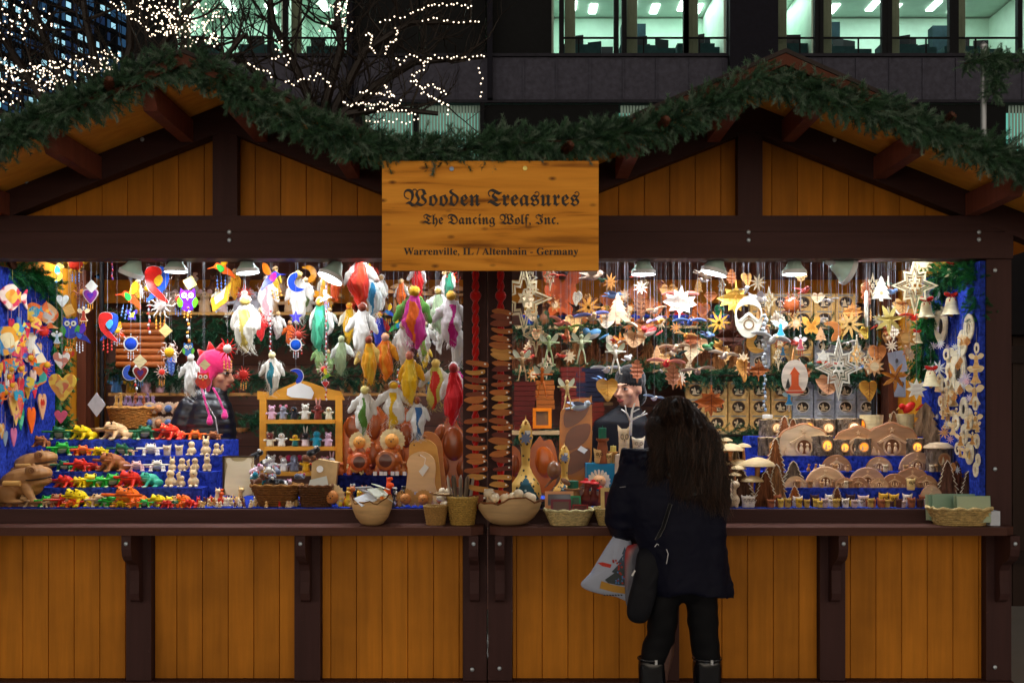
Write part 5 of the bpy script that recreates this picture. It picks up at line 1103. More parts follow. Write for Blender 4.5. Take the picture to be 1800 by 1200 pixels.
F3(1042,486,56,'tan carved goose with dark head close to the name board','w:C8A890','w:D8C8B0',20,-10,.12,'birdside','p:2A2A2A'); F3(980,486,30,'small red carved bird under the name board','p:C83828','p:D05040',0,5,.12); F3(1040,557,64,'carved bluebird with raised blue wings','w:E0B890','p:7880C8',15,-8,.1); F3(1043,587,50,'pale blue carved bird with a white breast','p:6098C8','p:E8E8EC',180,8,.1,'perch')
F3(985,568,50,'pink carved bird with spread wings','p:D87868','p:E08878',30,20,.12); F3(1003,578,46,'green carved bird beside the pink one','p:708840','p:98B058',-20,-8,.16); F3(1098,568,50,'hummingbird carved in green and red','p:385840','w:E0C8A8',-30,25,.12); F3(1066,650,56,'white carved gull with orange breast','p:E8E8EC','p:D8DCE4',10,0,.08); F3(1103,629,26,'small white carved dove','p:F0F0F4','p:F4F4F8',30,0,.1,'perch')
F3(1019,715,58,'silver grey carved heron in front of the carved leaf board','p:A8B4C0','p:7888A0',15,-8,.07,'birdside','p:283850'); F3(1155,565,50,'lavender and yellow carved bird','w:E8B058','p:A8A0D8',40,-15,.12); F3(1143,582,46,'red and white carved bird','p:D84848','p:F0D8D0',200,12,.1,'perch'); F3(1212,567,58,'dark blue carved bird with straight wings','p:3858A8','p:7090D0',0,0,.1); F3(1196,521,64,'red winged carved bird behind the white leaf','p:C84838','p:E08070',0,0,.18)
F3(1185,612,56,'tan carved bird with swept wings','w:E0C8B0','w:D8B898',10,-4,.14); F3(1193,627,40,'dark green carved bird with raised wing','p:203830','p:304840',-40,-25,.1); F3(1171,639,66,'red carved bird with long wings','p:D83838','p:E89888',0,4,.1); F3(1243,610,34,'carved hummingbird with green body','p:306838','p:90B898',10,0,.1,'perch'); F3(1272,625,56,'pale wooden bird with broad wing','w:E0D0C0','w:D8C8B8',10,8,.12); F3(1226,653,60,'grey brown carved bird gliding low','w:A89080','w:B8A090',0,-6,.16)
F3(1355,597,74,'large white carved gull with bent wings','p:D8D8D4','p:C8CCD0',12,12,.09); F3(1607,558,54,'red carved cardinal with a tag below the big star','p:D03020','p:D84830',0,0,.2); F3(1340,575,44,'brown carved bird beside the oval house ornament','w:B88058','w:C89878',40,35,.14); F3(1205,590,40,'orange carved bird under the blue one','w:D89040','w:E0B070',0,8,.22)
F3(1598,716,46,'bright red carved cardinal above the lit bark log','p:C81810','p:D02818',180,22,.1,'perch'); F3(1150,700,40,'white gull with blue wing near the shopper','p:F0F0F4','p:A0B8E0',10,10,.06); F3(1100,600,34,'orange carved bird with open wings','w:E0A060','p:E8D8C0',30,-20,.2)
def Lf(px,py,sz,desc,o,c,v=None,Y=None,r=0,t=0): H('leaf',px,py,sz,desc,o,c,v or DK,Y=Y,r=r,t=t,top=.5 if o in('MAPLE','OAK') else .45,name='wooden_leaf',cat='wooden leaf')
H('tree',1086,542,54,'pale pink wooden fir tree','w:E8C0A0','w:D8A888',Y=.12,name='wooden_fir',cat='tree ornament'); H('tree',1549,507,44,'white wooden fir tree with a round window','w:EDE6D4','w:C8A878',Y=.12,name='wooden_fir',cat='tree ornament')
Lf(1126,540,48,'dark brown wooden oak leaf left of the red bird','OAK','w:5A3420','w:8A5A38',.14,35); Lf(1115,595,40,'peach wooden ginkgo leaf','GINKGO','w:E0AE80',None,.11,0,10); Lf(1120,652,40,'reddish wooden oak leaf','OAK','w:B87050',None,.1,10); Lf(1196,532,62,'white maple leaf among the red birds','MAPLE','w:EBDDD4','w:C8A898',.1,0,5); Lf(1183,662,44,'pink brown wooden oak leaf','OAK','w:C88868',None,.12,10)
Lf(1293,524,62,'golden folded maple leaf','MAPLE','w:E8BC58','w:B88030',.12,15,180); Lf(1288,592,66,'dark brown maple leaf','MAPLE','w:4A2418','w:2E140C',.14,15,0); Lf(1268,612,40,'golden small maple leaf','MAPLE','w:E0A858',None,.2,30,20); Lf(1308,650,44,'golden brown narrow linden leaf','LINDEN','w:E0A050',None,.1,50); Lf(1068,684,44,'golden linden leaf with a white tag','LINDEN','o:D8A048','w:B87828',.08,10); Lf(1524,520,50,'brown leaf behind the white oval','OAK','w:9A5838',None,.16,40)
Lf(1563,562,56,'pale yellow five-fingered leaf','HORSE','w:E0CC78','w:B8A048',.1,0,180); Lf(1457,675,46,'peach ginkgo leaf under the pale star','GINKGO','w:DCA078',None,.09,0,5); Lf(1528,686,40,'golden brown heart shaped leaf','LINDEN','w:C89038',None,.1,15); Lf(1543,622,36,'brown ginkgo leaf above the carved sun','LINDEN','w:C88048',None,.16); Lf(1408,655,50,'rust brown maple leaf beside the oval angel','MAPLE','w:B06840',None,.16,20,170); Lf(1250,705,56,'rust brown leaf with a carved bow','MAPLE','w:B8622E',None,.14,10,180); Lf(1480,582,30,'yellow maple leaf half hidden','MAPLE','w:D8B048',None,.22,40); Lf(1522,584,30,'yellow leaf beside the white star','GINKGO','w:E0C050',None,.2,40)
Lf(1574,662,54,'golden brown wooden flower','HORSE','w:B87830',None,.14,10,30); Lf(1090,600,34,'orange wooden leaf behind the hummingbird','HORSE','w:D88838',None,.24)
H('sun',1391,536,50,'dark brown carved wooden sun','o:6A2C14','o:7A3818',13,.9,.27,Y=.11,name='wooden_sun',cat='sun ornament'); H('sunface',1537,644,36,'peach wooden sun with a carved face','w:DDAA78','w:E8D0A8',10,Y=.1,name='wooden_sun',cat='sun ornament'); H('sunface',1592,594,40,'brown wooden sun beside the greenery','w:B88040','w:C89858',9,Y=.13,name='wooden_sun',cat='sun ornament'); H('sunface',1447,627,28,'small white wooden star with a bead string','w:F0E8DC','w:F4F0E4',6,Y=.1,name='wooden_sun',cat='sun ornament'); H('sunface',1611,684,38,'white eight-pointed star with a tiny scene','w:F2ECE0','w:F4EEE4',8,Y=.09,name='wooden_sun',cat='sun ornament'); H('sunface',1545,562,22,'tiny white star under the white fir tree','w:F0E8D8','w:F0E8D8',8,Y=.12,name='wooden_sun',cat='sun ornament'); H('sunface',1623,462,36,'cream flower star close under the beam','w:EEDCA8','w:F0E4C0',12,Y=.12,name='wooden_sun',cat='sun ornament')
H('moon',1461,582,34,'carved wooden crescent with a star','w:B87038','w:C88848',Y=.12,name='wooden_moon',cat='moon',t=180,place='in the right stall'); H('moon',1331,602,36,'golden crescent with a face','w:E0A850','w:D89840',Y=.12,name='wooden_moon',cat='moon',t=0,place='in the right stall')
H('ovalhouse',1316,557,74,'white oval ring with a carved stable','w:EFE8D8','w:8A6A48',Y=.1,name='oval_ornament'); H('house',1397,664,64,'white oval ornament with a red and yellow angel','w:EADDD0','p:D85828',Y=.08,name='oval_ornament'); H('ring',1523,543,64,'white oval ornament seen edge-on','w:F0ECE0','w:C8B890',Y=.1,r=68,name='oval_ornament'); H('butt',1,1,1,'x') if False else None
H(fl,1426,573,34,'golden wooden butterfly','BUTT','w:E0A048','w:D08830','BUTT',Y=.12,name='wooden_butterfly',cat='butterfly'); H('angelglass',1372,575,32,'bright blue glass angel','g:38A8E0','p:C8E8F0',Y=.12,name='glass_angel',cat='angel'); H('angelglass',1407,601,28,'pink and white glass angel','g:C85868','p:F0E8E8',Y=.1,name='glass_angel',cat='angel'); H('angelglass',1387,698,28,'bright blue glass angel under the oval ornament','g:2890D8','p:A8D0E0',Y=.1,name='glass_angel',cat='angel'); H('angelglass',1376,614,24,'blue and tan glass angel','g:4890C8','p:E0B070',Y=.14,name='glass_angel',cat='angel')
H('beads',1344,600,90,'string of silver beads','m:D8E0E8','m:B0B8C0',13,Y=.09,name='bead_string',cat='beads',place='beside the gull'); H('beads',1344,690,60,'string of silver and blue beads','m:D8E0E8','p:90B0D8',9,Y=.09,name='bead_string',cat='beads',place='below the gull',st=0)
# figures on twig swings
for x,y,c,d in ((953,668,'p:D87020','carved flower child with orange legs on a swing bar'),(997,690,'w:E8C888','slim pale carved figure with a white tag'),(1022,610,'p:C8D0A8','wire flower child with green petals'),(1082,628,'w:E0D8C8','wire flower child with white petals'),(918,640,'w:D8B080','slim carved flower figure by the post'),(965,612,'p:B0C890','pale green petal figure')):
    b=MB(); b.ell((0,0,.3),(.06,.06,.07)); b.tube([(-.3,0,.16),(.3,0,.16)],.022,6); b.cap((0,0,.2),(0,0,-.02),.045,.06,8)
    for s in (-1,1): b.tube([(s*.03,0,-.02),(s*.09,-.03,-.25),(s*.12,0,-.46),(s*.18,-.03,-.47)],[.03,.022,.018,.02],6)
    ps=[('body',b.mesh('body',c,True))]
    for s in (-1,1): ps.append(('petal',pl([cat_([(0,.1),(s*.1,.3),(s*.24,.42),(s*.26,.28),(s*.12,.12)],3)],.02,'p:D8E0C8','petal',curl=.3)))
    Y=.13; p=at(x,y,Y); s=m_(62,Y); o=thing('hanging_figure',d,'figure',ps,p,(0,0,R(hr.uniform(-30,30))),s); string_to(o,.36,2.47,s)
# cards by the right wall
for d,pp in (('printed grey card with an oval picture by the yellow side wall',[(1560,620),(1590,614),(1595,652),(1565,656)]),('second grey card hanging lower by the yellow side wall',[(1570,660),(1592,658),(1592,698),(1572,697)])): flat('price_card',d,'card',pp,.5,.003,'p:98A0B4',extra=[('picture',(lambda q:(q.plate([circ(m_(4,.5),14,xx(pp[0][0]+16,.5),zz(pp[0][1]+14,.5),.7)],.002,.497),q.mesh('picture','p:4A4850'))[1])(MB()))])
# ---------------------------------------------------------------- right wall
garland('bright green pine garland in the upper right corner of the opening',[(1700,500,.1),(1725,470,.06),(1690,475,.2),(1650,480,.35),(1640,520,.45),(1628,570,.55),(1622,620,.6),(1618,665,.62)],.1,.06,420,[(1700,465,.12)],31,('p:1C6A34','p:2C8A44','p:16502A','p:3A9A58'),.75,.3)
garland('bright green pine garland hanging beside the right velvet board',[(1716,462,.02),(1716,500,.02),(1718,540,.0),(1722,565,.02)],.05,.035,420,[],32,('p:1C6A34','p:2C8A44','p:16502A'),.6,.3)
garland('bright green pine garland in the upper left corner of the opening',[(0,470,.25),(30,475,.4),(60,485,.6),(80,500,.75),(88,540,.85),(98,600,.9),(100,660,.95),(103,720,.98),(105,760,1.0)],.1,.065,430,[(22,465,.2)],33,('p:1C6A34','p:2C8A44','p:16502A','p:3A9A58'),.75,.3)
BW='w:E4D8B0'
for x,y,s_,d in ((1691,474,32,'cream wooden bell high in the right greenery'),(1672,535,40,'large cream wooden bell beside the right greenery'),(1628,541,36,'cream wooden bell below the big star'),(1688,532,26,'small cream wooden bell next to the large one'),(1672,474,26,'tilted cream wooden bell in the greenery'),(1611,592,24,'small cream wooden bell with a long red bow'),(1636,662,36,'golden wooden bell under the silver stars'),(1710,579,44,'big cream wooden bell on the right velvet board')):
    H('bell',x,y,s_*1.3,d,BW if s_<37 or x>1640 else 'w:D8B868','f:C81810',Y=.16 if x<1700 else .03,name='wooden_bell',cat='bell',r=hr.uniform(-20,20),z1=None if y<500 else zz(y-s_*.5-40,.1))
for x,y,s_,d in ((1703,575,54,'white oval ring with a standing figure'),(1692,602,52,'slim white oval ring with a carved scene'),(1672,633,50,'white round ring with a golden fir tree'),(1685,650,84,'long white oval with a black scene'),(1654,570,72,'narrow white oval with a black angel'),(1694,717,44,'white ring with a black figure'),(1703,737,46,'white ring with a pale tree'),(1695,763,42,'white ring with a green stripe'),(1704,796,46,'large white ring with a golden fir'),(1715,825,30,'small white ring near the bottom'),(1719,808,26,'small white ring beside the bark trees'),(1717,775,30,'small white ring by the frame edge')):
    WR(x,y,s_,'ring',d,'w:DDD2B4','w:D8B060' if 'gold' in d else 'p:2A2620' if 'black' in d else 'w:B8A888',.72,.22,1,r=-84,name='ring_ornament')
for x,y,s_,d in ((1658,690,44,'tan slice angel next to the golden bell'),(1665,688,46,'tan carved star figure with wings'),(1675,694,46,'tan carved angel with a white dot'),(1666,733,46,'tan star figure lower on the board'),(1681,732,40,'tan angel with red berries'),(1715,655,44,'tan and white angel near the frame'),(1716,632,40,'tan angel up by the ring'),(1713,690,50,'tan carved angel above the rings'),(1715,738,38,'brown star by the rings')):
    WR(x,y,s_,'angelglass',d,'w:D8A868','w:E8CFA0',r=-55,name='carved_angel',cat='angel')
for x,y,s_,d in ((1636,546,20,'violet glitter star high'),(1637,575,20,'silver glitter star'),(1640,608,20,'violet glitter star low'),(1652,578,18,'pink glitter star'),(1652,607,18,'pink glitter star low'),(1634,645,30,'spiky silver glass ball'),(1650,647,34,'large spiky silver ball'),(1690,618,22,'silver star among rings'),(1698,662,26,'violet tinsel star'),(1694,680,24,'silver tinsel star'),(1704,700,20,'violet star by the ring'),(1660,760,26,'gold and brown spiky ball'),(1688,770,14,'silver drop'),(1647,545,26,'silver glitter star beside the bells')):
    WR(x,y,s_,'straw',d,'m:C8C0DC' if 'iolet' in d or 'pink' in d else 'm:D8E0E8' if 'ilver' in d else 'w:D8A060',9,r=-30,name='glitter_star',cat='star')
H('ring',1640,515,28,'white ring with a black and white lamb','w:C8CCCC','p:1A1A1A',.9,.3,1,Y=.3,name='ring_ornament'); 
# ================================================================ frogs
GR,YE,OR,RD,TN,WH,DG,PK,BR,TL='p:18A028','p:E8C808','p:F06410','p:D02814','w:D0A878','w:ECE0D0','p:145A34','p:E8B8B0','w:9A5A30','p:3AA888'
NM={GR:'bright green',YE:'yellow',OR:'orange',RD:'red',TN:'plain tan',WH:'white',DG:'dark green',PK:'pale pink',BR:'brown',TL:'teal'}
BL={GR:'p:C8D8A0',YE:'p:D8B818',OR:'p:F0A040',RD:'p:E04828',TN:'w:E0C8A0',WH:'w:F0E8DC',DG:'p:C8C8A0',PK:'p:E8C8C0',BR:'w:B87848',TL:'p:A8D8C8'}
fr=random.Random(8)
def row(lst,Y,z,place,fwd=.06,grp='painted croaking frogs'):
    for x,s_,c,*e in lst:
        c0=e[0] if e else c; mt=c
        if e and e[0]=='spot': mt={OR:'d:F07018:401008:1.6',YE:'d:E8C808:2A2808:1.6',RD:'d:D83018:F0A060:1.6'}[c]
        G('frog',x,z,s_*1.02,Y+fwd+fr.uniform(-.008,.01),('spotted ' if e and e[0]=='spot' else '')+NM[c]+' croaking frog',mt,BL[c],c if c!=WH else 'w:F0E4D0',int(c in(TN,BR,WH)),1,r=fr.choice((-28,-12,0,15,30)) if len(e)<2 else e[1],name='wooden_frog',cat='frog',place=place,group=grp)
row([(104,34,DG),(145,36,YE),(203,44,TN,'',-40),(253,36,DG),(298,40,RD,'spot'),(343,24,OR)],*SL[3],'on the top velvet step')
row([(108,34,GR),(146,26,OR),(176,22,YE),(215,30,DG),(265,30,WH)],*SL[2],'on the third velvet step')
row([(113,28,DG),(142,32,RD),(197,46,BR,'',-45),(240,26,PK),(276,28,WH)],*SL[1],'on the second velvet step')
row([(115,30,RD),(140,26,YE),(158,34,YE),(173,28,GR),(197,34,GR),(229,42,RD,'',-20),(262,36,TL,'',-50),(107,22,BR)],*SL[0],'on the lowest velvet step')
row([(82,28,GR),(98,32,BR,'',40),(134,44,YE,'spot',-25),(170,32,TN,'',40),(197,28,GR),(225,50,OR,'spot',-15),(278,30,YE),(300,26,YE),(307,26,TN,'',60),(322,30,OR,'spot',-30),(112,30,RD),(236,28,OR,'spot'),(250,22,OR),(20,26,BR),(48,28,TN,'',-35),(206,22,TN),(298,20,DG)],.06,1.077,'at the front of the left shelf',.04)
row([(186,22,GR),(240,26,WH),(160,24,OR),(124,26,OR)],.12,1.077,'behind the front row on the left shelf',.02)
for x,y,s_,Y,z,d in ((46,0,96,.14,1.095,'huge plain wooden frog with a stick in its side'),(62,0,82,.36,1.19,'huge plain wooden frog looking over the first one')):
    G('bigfrog',x,z,s_,Y,d,'w:A87848','w:DCA860',name='wooden_frog',cat='frog')
b=MB(); b.box((xx(42,.12),.14,1.086),(.24,.1,.018)); reg(ob('wooden_block',b.mesh('wooden_block','w:9A7048')),'flat wooden block under the huge frog','block'); b=MB(); b.box((xx(60,.38),.38,1.13),(.25,.12,.118)); reg(ob('wooden_block',b.mesh('wooden_block','w:7A5030')),'taller wooden block under the rear huge frog','block')
G('frog',72,zz(785,.5),28,.5,'brown croaking frog peeping over the huge frogs',BR,BL[BR],BR,1,0,name='wooden_frog',cat='frog')
# pale wooden doll figures at the right end of the steps
def dl(lst,st,place):
    for x,s_,t in lst: G('dolls',x,st[1],s_,st[0]+.05,'pale wooden ball doll','w:D8BC90','w:E4CCA4',t,r=fr.uniform(-25,25),name='wooden_doll',cat='doll',place=place,group='pale wooden ball dolls')
dl([(337,30,0),(362,34,1),(381,26,2)],SL[2],'on the third velvet step'); dl([(303,26,1),(320,28,2),(343,28,0),(364,30,1)],SL[1],'on the second velvet step'); dl([(300,36,2),(320,24,0),(340,36,1)],SL[0],'on the lowest velvet step')
for x in (294,315): G('owl',x,SL[2][1],20,SL[2][0]+.05,'small pale wooden owl','w:E0C8A8','w:8A6848',name='wooden_owl',cat='owl',place='on the third velvet step',group='small owls on the frog steps')
G('frog',376,SL[3][1],22,SL[3][0]+.05,'small brown stick frog',BR,BL[BR],BR,0,1,name='wooden_frog',cat='frog',place='on the top velvet step')
# tiny bead dolls on the deck
bd=random.Random(4)
for i in range(60):
    x=bd.uniform(345,528); Y=bd.uniform(.03,.20); c=bd.choice(['w:E0C090','w:D8A860','p:C82818','w:EAD8B8','w:B87838','p:6A3A28','w:E8C898'])
    G('dolls',x,1.077,bd.uniform(9,15)+(4 if Y>.12 else 0),Y,'tiny wooden bead doll',c,'w:EAD8B8',i%3,r=bd.uniform(-40,40),name='bead_doll',cat='doll',place='in the crowd at the shelf edge',group='tiny wooden bead dolls')
for x,s_,c,t,d in ((381,32,'w:E8D0A8',2,'pale wooden squirrel at the velvet corner'),(422,34,'w:E0BC80',2,'tan wooden squirrel in front of the bear board'),(388,26,'p:D85818',1,'orange wooden squirrel')): G('figure',x,1.077,s_,.16,d,c,c,t,name='wooden_squirrel',cat='squirrel')
# bear board
b=[(394,835),(394,803),(445,803),(445,850),(394,850)]
flat('bear_panel','pale panel with a round-eared bear cut from it','panel',[(393,870),(393,803),(446,803),(446,870)],.24,.012,'w:D8C8A0',extra=[('bear_figure',(lambda: (lambda q:(q.plate([[(xx(a,.22),zz(b_,.22)) for a,b_ in cat_([(398,868),(397,830),(400,818),(397,808),(404,804),(411,810),(428,810),(436,804),(443,808),(440,818),(443,830),(442,868)],3)]],.01,.225),q.mesh('bear_figure','w:EFE2C4'))[1])(MB()))()),('frame',(lambda q:(q.box((xx(419.5,.23),.23,zz(802,.23)),(m_(56,.23),.02,.008)),q.box((xx(393,.23),.23,zz(836,.23)),(.008,.02,m_(66,.23))),q.mesh('frame','w:3A2A1A'))[2])(MB()))])
# ---------------------------------------------------------------- puppet rack
RY=.46; rk=ob('puppet_rack',None,None,(xx(530,RY),RY,1.077)); reg(rk,'honey coloured wooden rack with three shelves of felt finger puppets','rack')
def RK(n,b,mat='w:DC9A34'): me=b.mesh(n,mat); me.transform(Matrix.Translation(-rk.location)); ob(n,me,rk)
for p in (463,596): b=MB(); b.box((xx(p,RY),RY,(1.08+zz(695,RY))/2),(.038,.03,zz(695,RY)-1.08)); RK('post',b)
b=MB(); b.plate([[(xx(a,RY),zz(q,RY)) for a,q in [(453,702),(453,689)]+cat_([(453,687),(480,688),(505,678),(530,669),(556,676),(580,684),(606,688)],3,False)+[(606,703)]]],.024,RY); RK('headboard',b)
PZ=[]
for py in (737,784,828): b=MB(); z=zz(py,RY-.02); b.box((xx(530,RY),RY-.02,z-.012),(xx(590,RY)-xx(469,RY),.10,.022)); RK('shelf',b); PZ.append(z)
me=flat('paper_note','torn paper price note pinned on the puppet rack','note',[(505,683),(527,672),(546,680),(552,690),(548,701),(512,698),(504,694)],RY-.02,.002,'p:E8EAEC')
def pup(lst,z,Y,place,s0=1):
    for x,s_,c,ce,t,cn,d,*e in lst: G('puppet',x,z,s_*s0,Y,d+' finger puppet','f:'+c,'f:'+ce,t,'f:'+cn,*(['f:'+e[0]] if e else []),r=fr.uniform(-25,25),name='finger_puppet',cat='finger puppet',place=place,group='felt finger puppets')
pup([(478,27,'E8B8D0','E8A8C8','b','E090B0','pink bear'),(498,27,'8A8C9C','E08098','m','E090A0','grey mouse'),(517,26,'1A1C28','1A1C28','n','E8A020','black penguin'),(537,30,'E8E4D8','E8E4D8','b','202020','white bear'),(559,30,'7A2A20','D89890','r','D89890','brown rabbit'),(578,25,'EAE2C4','EAE2C4','p','E8A828','cream chick')],PZ[0],RY-.04,'on the top rack shelf')
pup([(475,28,'7A3028','E8D8B8','b','E0C8A0','brown sheep','E8DCC0'),(495,27,'EDE8E0','EDE8E0','p','E0B080','white ghostly bird'),(519,24,'E8B818','E8B818','p','D84018','yellow parrot','186868'),(537,28,'16161C','F0ECE8','r','E8B0C0','black goat','F0D8DC'),(557,31,'1890B0','1890B0','n','1890B0','turquoise dragon'),(577,27,'E4BCD8','E0A8CC','b','D890B0','lilac bear')],PZ[1],RY-.04,'on the middle rack shelf')
pup([(477,32,'F0F0F0','F0F0F0','b','303030','snow white bear'),(499,29,'E8E4E0','D8A8A0','m','505050','white mouse'),(517,33,'787C90','C83868','e','787C90','grey elephant'),(538,28,'E8B018','E8B018','p','E88018','yellow duck'),(555,27,'D82818','D82818','p','E8A018','red bird'),(571,29,'E8C8D8','E098B8','b','D880A8','pink piglet'),(583,28,'E8E8EC','D8B8C8','r','D8A8B8','pale rabbit')],PZ[2],RY-.04,'on the lowest rack shelf')
def xsc(l,s): return l
# baskets of plush puppets
KB='k:8A5A2C'
G('basket',487,1.077,92,.13,'long brown wicker basket heaped with felt puppets',KB,'k:9A6A34',1,.5,.40,.5,.30,name='wicker_basket',cat='basket')
G('basket',556,1.077,60,.10,'dark wicker basket with paper notes',"k:6A4426",'k:7A5030',1,.62,.62,.5,.42,name='wicker_basket',cat='basket')
pb=random.Random(12)
PC2=[('16161C','16161C','E8E4E0','black and white penguin'),('8A8C9C','8A8C9C','D05880','grey elephant'),('EDEAE6','EDEAE6','E0A0A8','white mouse'),('E8C018','E8C018','E8A018','yellow chick'),('7A4A30','7A4A30','A87050','brown bear'),('1890B0','E8B018','D84018','turquoise and yellow parrot'),('D8B8C8','D8B8C8','D880A0','pink pig'),('F0EEE8','202028','202028','white and black cow'),('787C90','5A5E70','C83868','dark grey elephant'),('C8B090','C8B090','A88868','beige dog')]
for i in range(20):
    c=PC2[i%10]; x=449+pb.uniform(0,1)*78; lay=i//8; 
    G('plush',x,1.077+.105+.028*lay+pb.uniform(0,.015),pb.uniform(24,32),.13+pb.uniform(-.05,.07),c[3]+' plush','f:'+c[0],'f:'+c[1],'f:'+c[2],r=pb.uniform(-160,160),t=pb.uniform(-25,25),name='plush_puppet',cat='plush puppet',place='heaped in the long wicker basket',group='plush puppets in the basket')
for i,(x,y,c) in enumerate(((452,806,0),(468,818,7),(540,812,4),(446,830,2),(552,800,0))): G('plush',x,zz(y,.3),30,.30,PC2[c][3]+' plush','f:'+PC2[c][0],'f:'+PC2[c][1],'f:'+PC2[c][2],r=pb.uniform(-60,60),t=pb.uniform(-40,40),name='plush_puppet',cat='plush puppet',place='on the heap behind the long basket',group='plush puppets in the basket')
b=[(0,0)]
flat('card_box','pale cardboard box with a round price sticker beside the puppet rack','box',[(548,880),(551,812),(562,806),(596,812),(590,880)],.26,.10,'c:C8A878',extra=[('price_sticker',(lambda q:(q.plate([[(xx(562+6*cos(a/3.),.2),zz(824+6*sin(a/3.),.2)) for a in range(19)]],.003,.205),q.mesh('price_sticker','p:F4F4F0'))[1])(MB()))])
flat('paper_note','white handwritten note standing in the dark wicker basket','note',[(540,860),(545,843),(574,836),(578,856)],.08,.002,'p:E4ECEA')

# ================================================================ the crowd of smaller ornaments hanging in the rows behind
cr_=random.Random(77)
FC=['E8A018','D82828','EDE8E0','2A8A68','E86818','C82888','3858B0','EDE8E0','88A868','EDE8E0','E8C030']
for i in range(46):
    x=cr_.uniform(195,805); y=cr_.uniform(478,690 if x<300 or x>610 else 650); 
    if 340<x<420 and y>560: continue
    Y=cr_.uniform(.32,.72); q=cr_.random(); pl_='in the back rows of the frog stall'; gr='small ornaments in the back rows'
    if q<.5: g_=cr_.choice(FC); H('felt',x,y,cr_.uniform(44,66),'small felt angel','f:'+g_,'f:'+g_,'f:'+cr_.choice(('EDE8E0',g_)),'f:D8B078',i%4,0,Y=Y,r=cr_.uniform(-60,60),name='felt_angel',cat='felt angel',place=pl_,group=gr)
    elif q<.62: H('hearts',x,y,cr_.uniform(16,24),'small glass heart',cr_.choice(('g:C01828','g:6828A0','g:2058C0')),'m:D8D8DC',cr_.choice(('g:E0B020','g:2858C0')),Y=Y,r=cr_.uniform(-50,50),name='glass_heart',cat='heart',place=pl_,group=gr)
    elif q<.75: H('sun',x,y,cr_.uniform(26,38),'small ray sun',cr_.choice(('m:8A4A38','p:D02818','m:D8B8A8')),cr_.choice(('p:E8B020','p:C83020')),12,cr_.choice((.3,1.2)),.18,Y=Y,r=cr_.uniform(-40,40),name='sun_ornament',place=pl_,group=gr)
    elif q<.87: H('humm',x,y,cr_.uniform(26,38),'small glass bird',cr_.choice(('g:D84018','g:2848B0','g:309048')),'g:E8B820','g:3080B0',Y=Y,r=cr_.choice((0,180))+cr_.uniform(-30,30),name='glass_bird',cat='bird',place=pl_,group=gr)
    else: H('beads',x,y,cr_.uniform(40,60),'short bead string','p:C83028','m:D8E0E8',Y=Y,name='bead_string',cat='beads',place=pl_,group=gr)
WC=['w:E0B070','w:C88848','w:B06838','w:E8D0A8','w:D8A058','w:8A4A28','w:E8DCC4','w:DCA878']
for i in range(140):
    x=cr_.uniform(910,1625); y=cr_.uniform(482,672) if x<1310 else cr_.uniform(480,655); Y=cr_.uniform(.22,.8); q=cr_.random(); pl_='in the back rows of the star stall'; gr='small wooden ornaments in the back rows'
    if 1070<x<1145 and y>625: continue
    c=cr_.choice(WC); r=cr_.uniform(-70,70)
    if q<.34: H('leaf',x,y,cr_.uniform(22,38),'small wooden leaf',cr_.choice(('MAPLE','OAK','GINKGO','LINDEN')),c,DK,Y=Y,r=r,name='wooden_leaf',cat='wooden leaf',place=pl_,group=gr)
    elif q<.58: cb=cr_.choice(('w:E0C8B0','p:C84838','p:6080B0','p:E8E4E0','p:406048')); H(cr_.choice(('birdfront','birdside')),x,y,cr_.uniform(30,46),'small carved bird',cb,cb if cr_.random()<.5 else 'w:D8B890','w:E0B060' if 0 else cb,Y=Y,r=r,t=cr_.uniform(-20,20),top=.1,name='carved_bird',cat='bird',place=pl_,group=gr)
    elif q<.70: H('straw',x,y,cr_.uniform(22,34),'small slat star',c,Y=Y,r=r,name='slat_star',cat='star',place=pl_,group=gr)
    elif q<.80: H('tree',x,y,cr_.uniform(24,36),'small wooden fir',c,'w:C89058',Y=Y,r=r,name='wooden_fir',cat='tree ornament',place=pl_,group=gr)
    elif q<.90: H('sunface',x,y,cr_.uniform(18,28),'small rayed wooden disc',c,'w:E8D0A8',9,Y=Y,r=r,name='wooden_sun',cat='sun ornament',place=pl_,group=gr)
    else: H('star',x,y,cr_.uniform(30,46),'small double-framed star','w:E4D6B4',W,8,2,.33,.9,1.2,Y=Y,r=r,name='wooden_star',cat='star',top=.6,place=pl_,group=gr)
for i in range(46):
    x=cr_.uniform(1646,1720); y=cr_.uniform(600 if x<1690 else 590,770 if x<1670 else 835); q=cr_.random(); gr='small ornaments on the right velvet board'
    if q<.3: WR(x,y,cr_.uniform(22,34),'ring','small pale ring ornament','w:E8DCBC','w:B88A50' if i%2 else 'p:3A3028',.72,.26,1,r=-80+cr_.uniform(-8,20),name='ring_ornament',dx=.05,cat='ornament').__setitem__('group',gr)
    elif q<.62: WR(x,y,cr_.uniform(22,34),'angelglass','small tan carved angel',cr_.choice(('w:D8A868','w:C08848','w:E0C090')),'w:E8CFA0',r=cr_.uniform(-80,-40),name='carved_angel',cat='angel',dx=.06).__setitem__('group',gr)
    elif q<.85: WR(x,y,cr_.uniform(13,20),'straw','small glitter star',cr_.choice(('m:C8C0DC','m:D8E0E8','m:E0B8D0')),9,r=cr_.uniform(-80,-20),name='glitter_star',cat='star',dx=.04).__setitem__('group',gr)
    else: WR(x,y,cr_.uniform(18,26),'leaf','small wooden leaf','OAK','w:C88848',DK,r=cr_.uniform(-80,-20),name='wooden_leaf',cat='wooden leaf',dx=.07).__setitem__('group',gr)
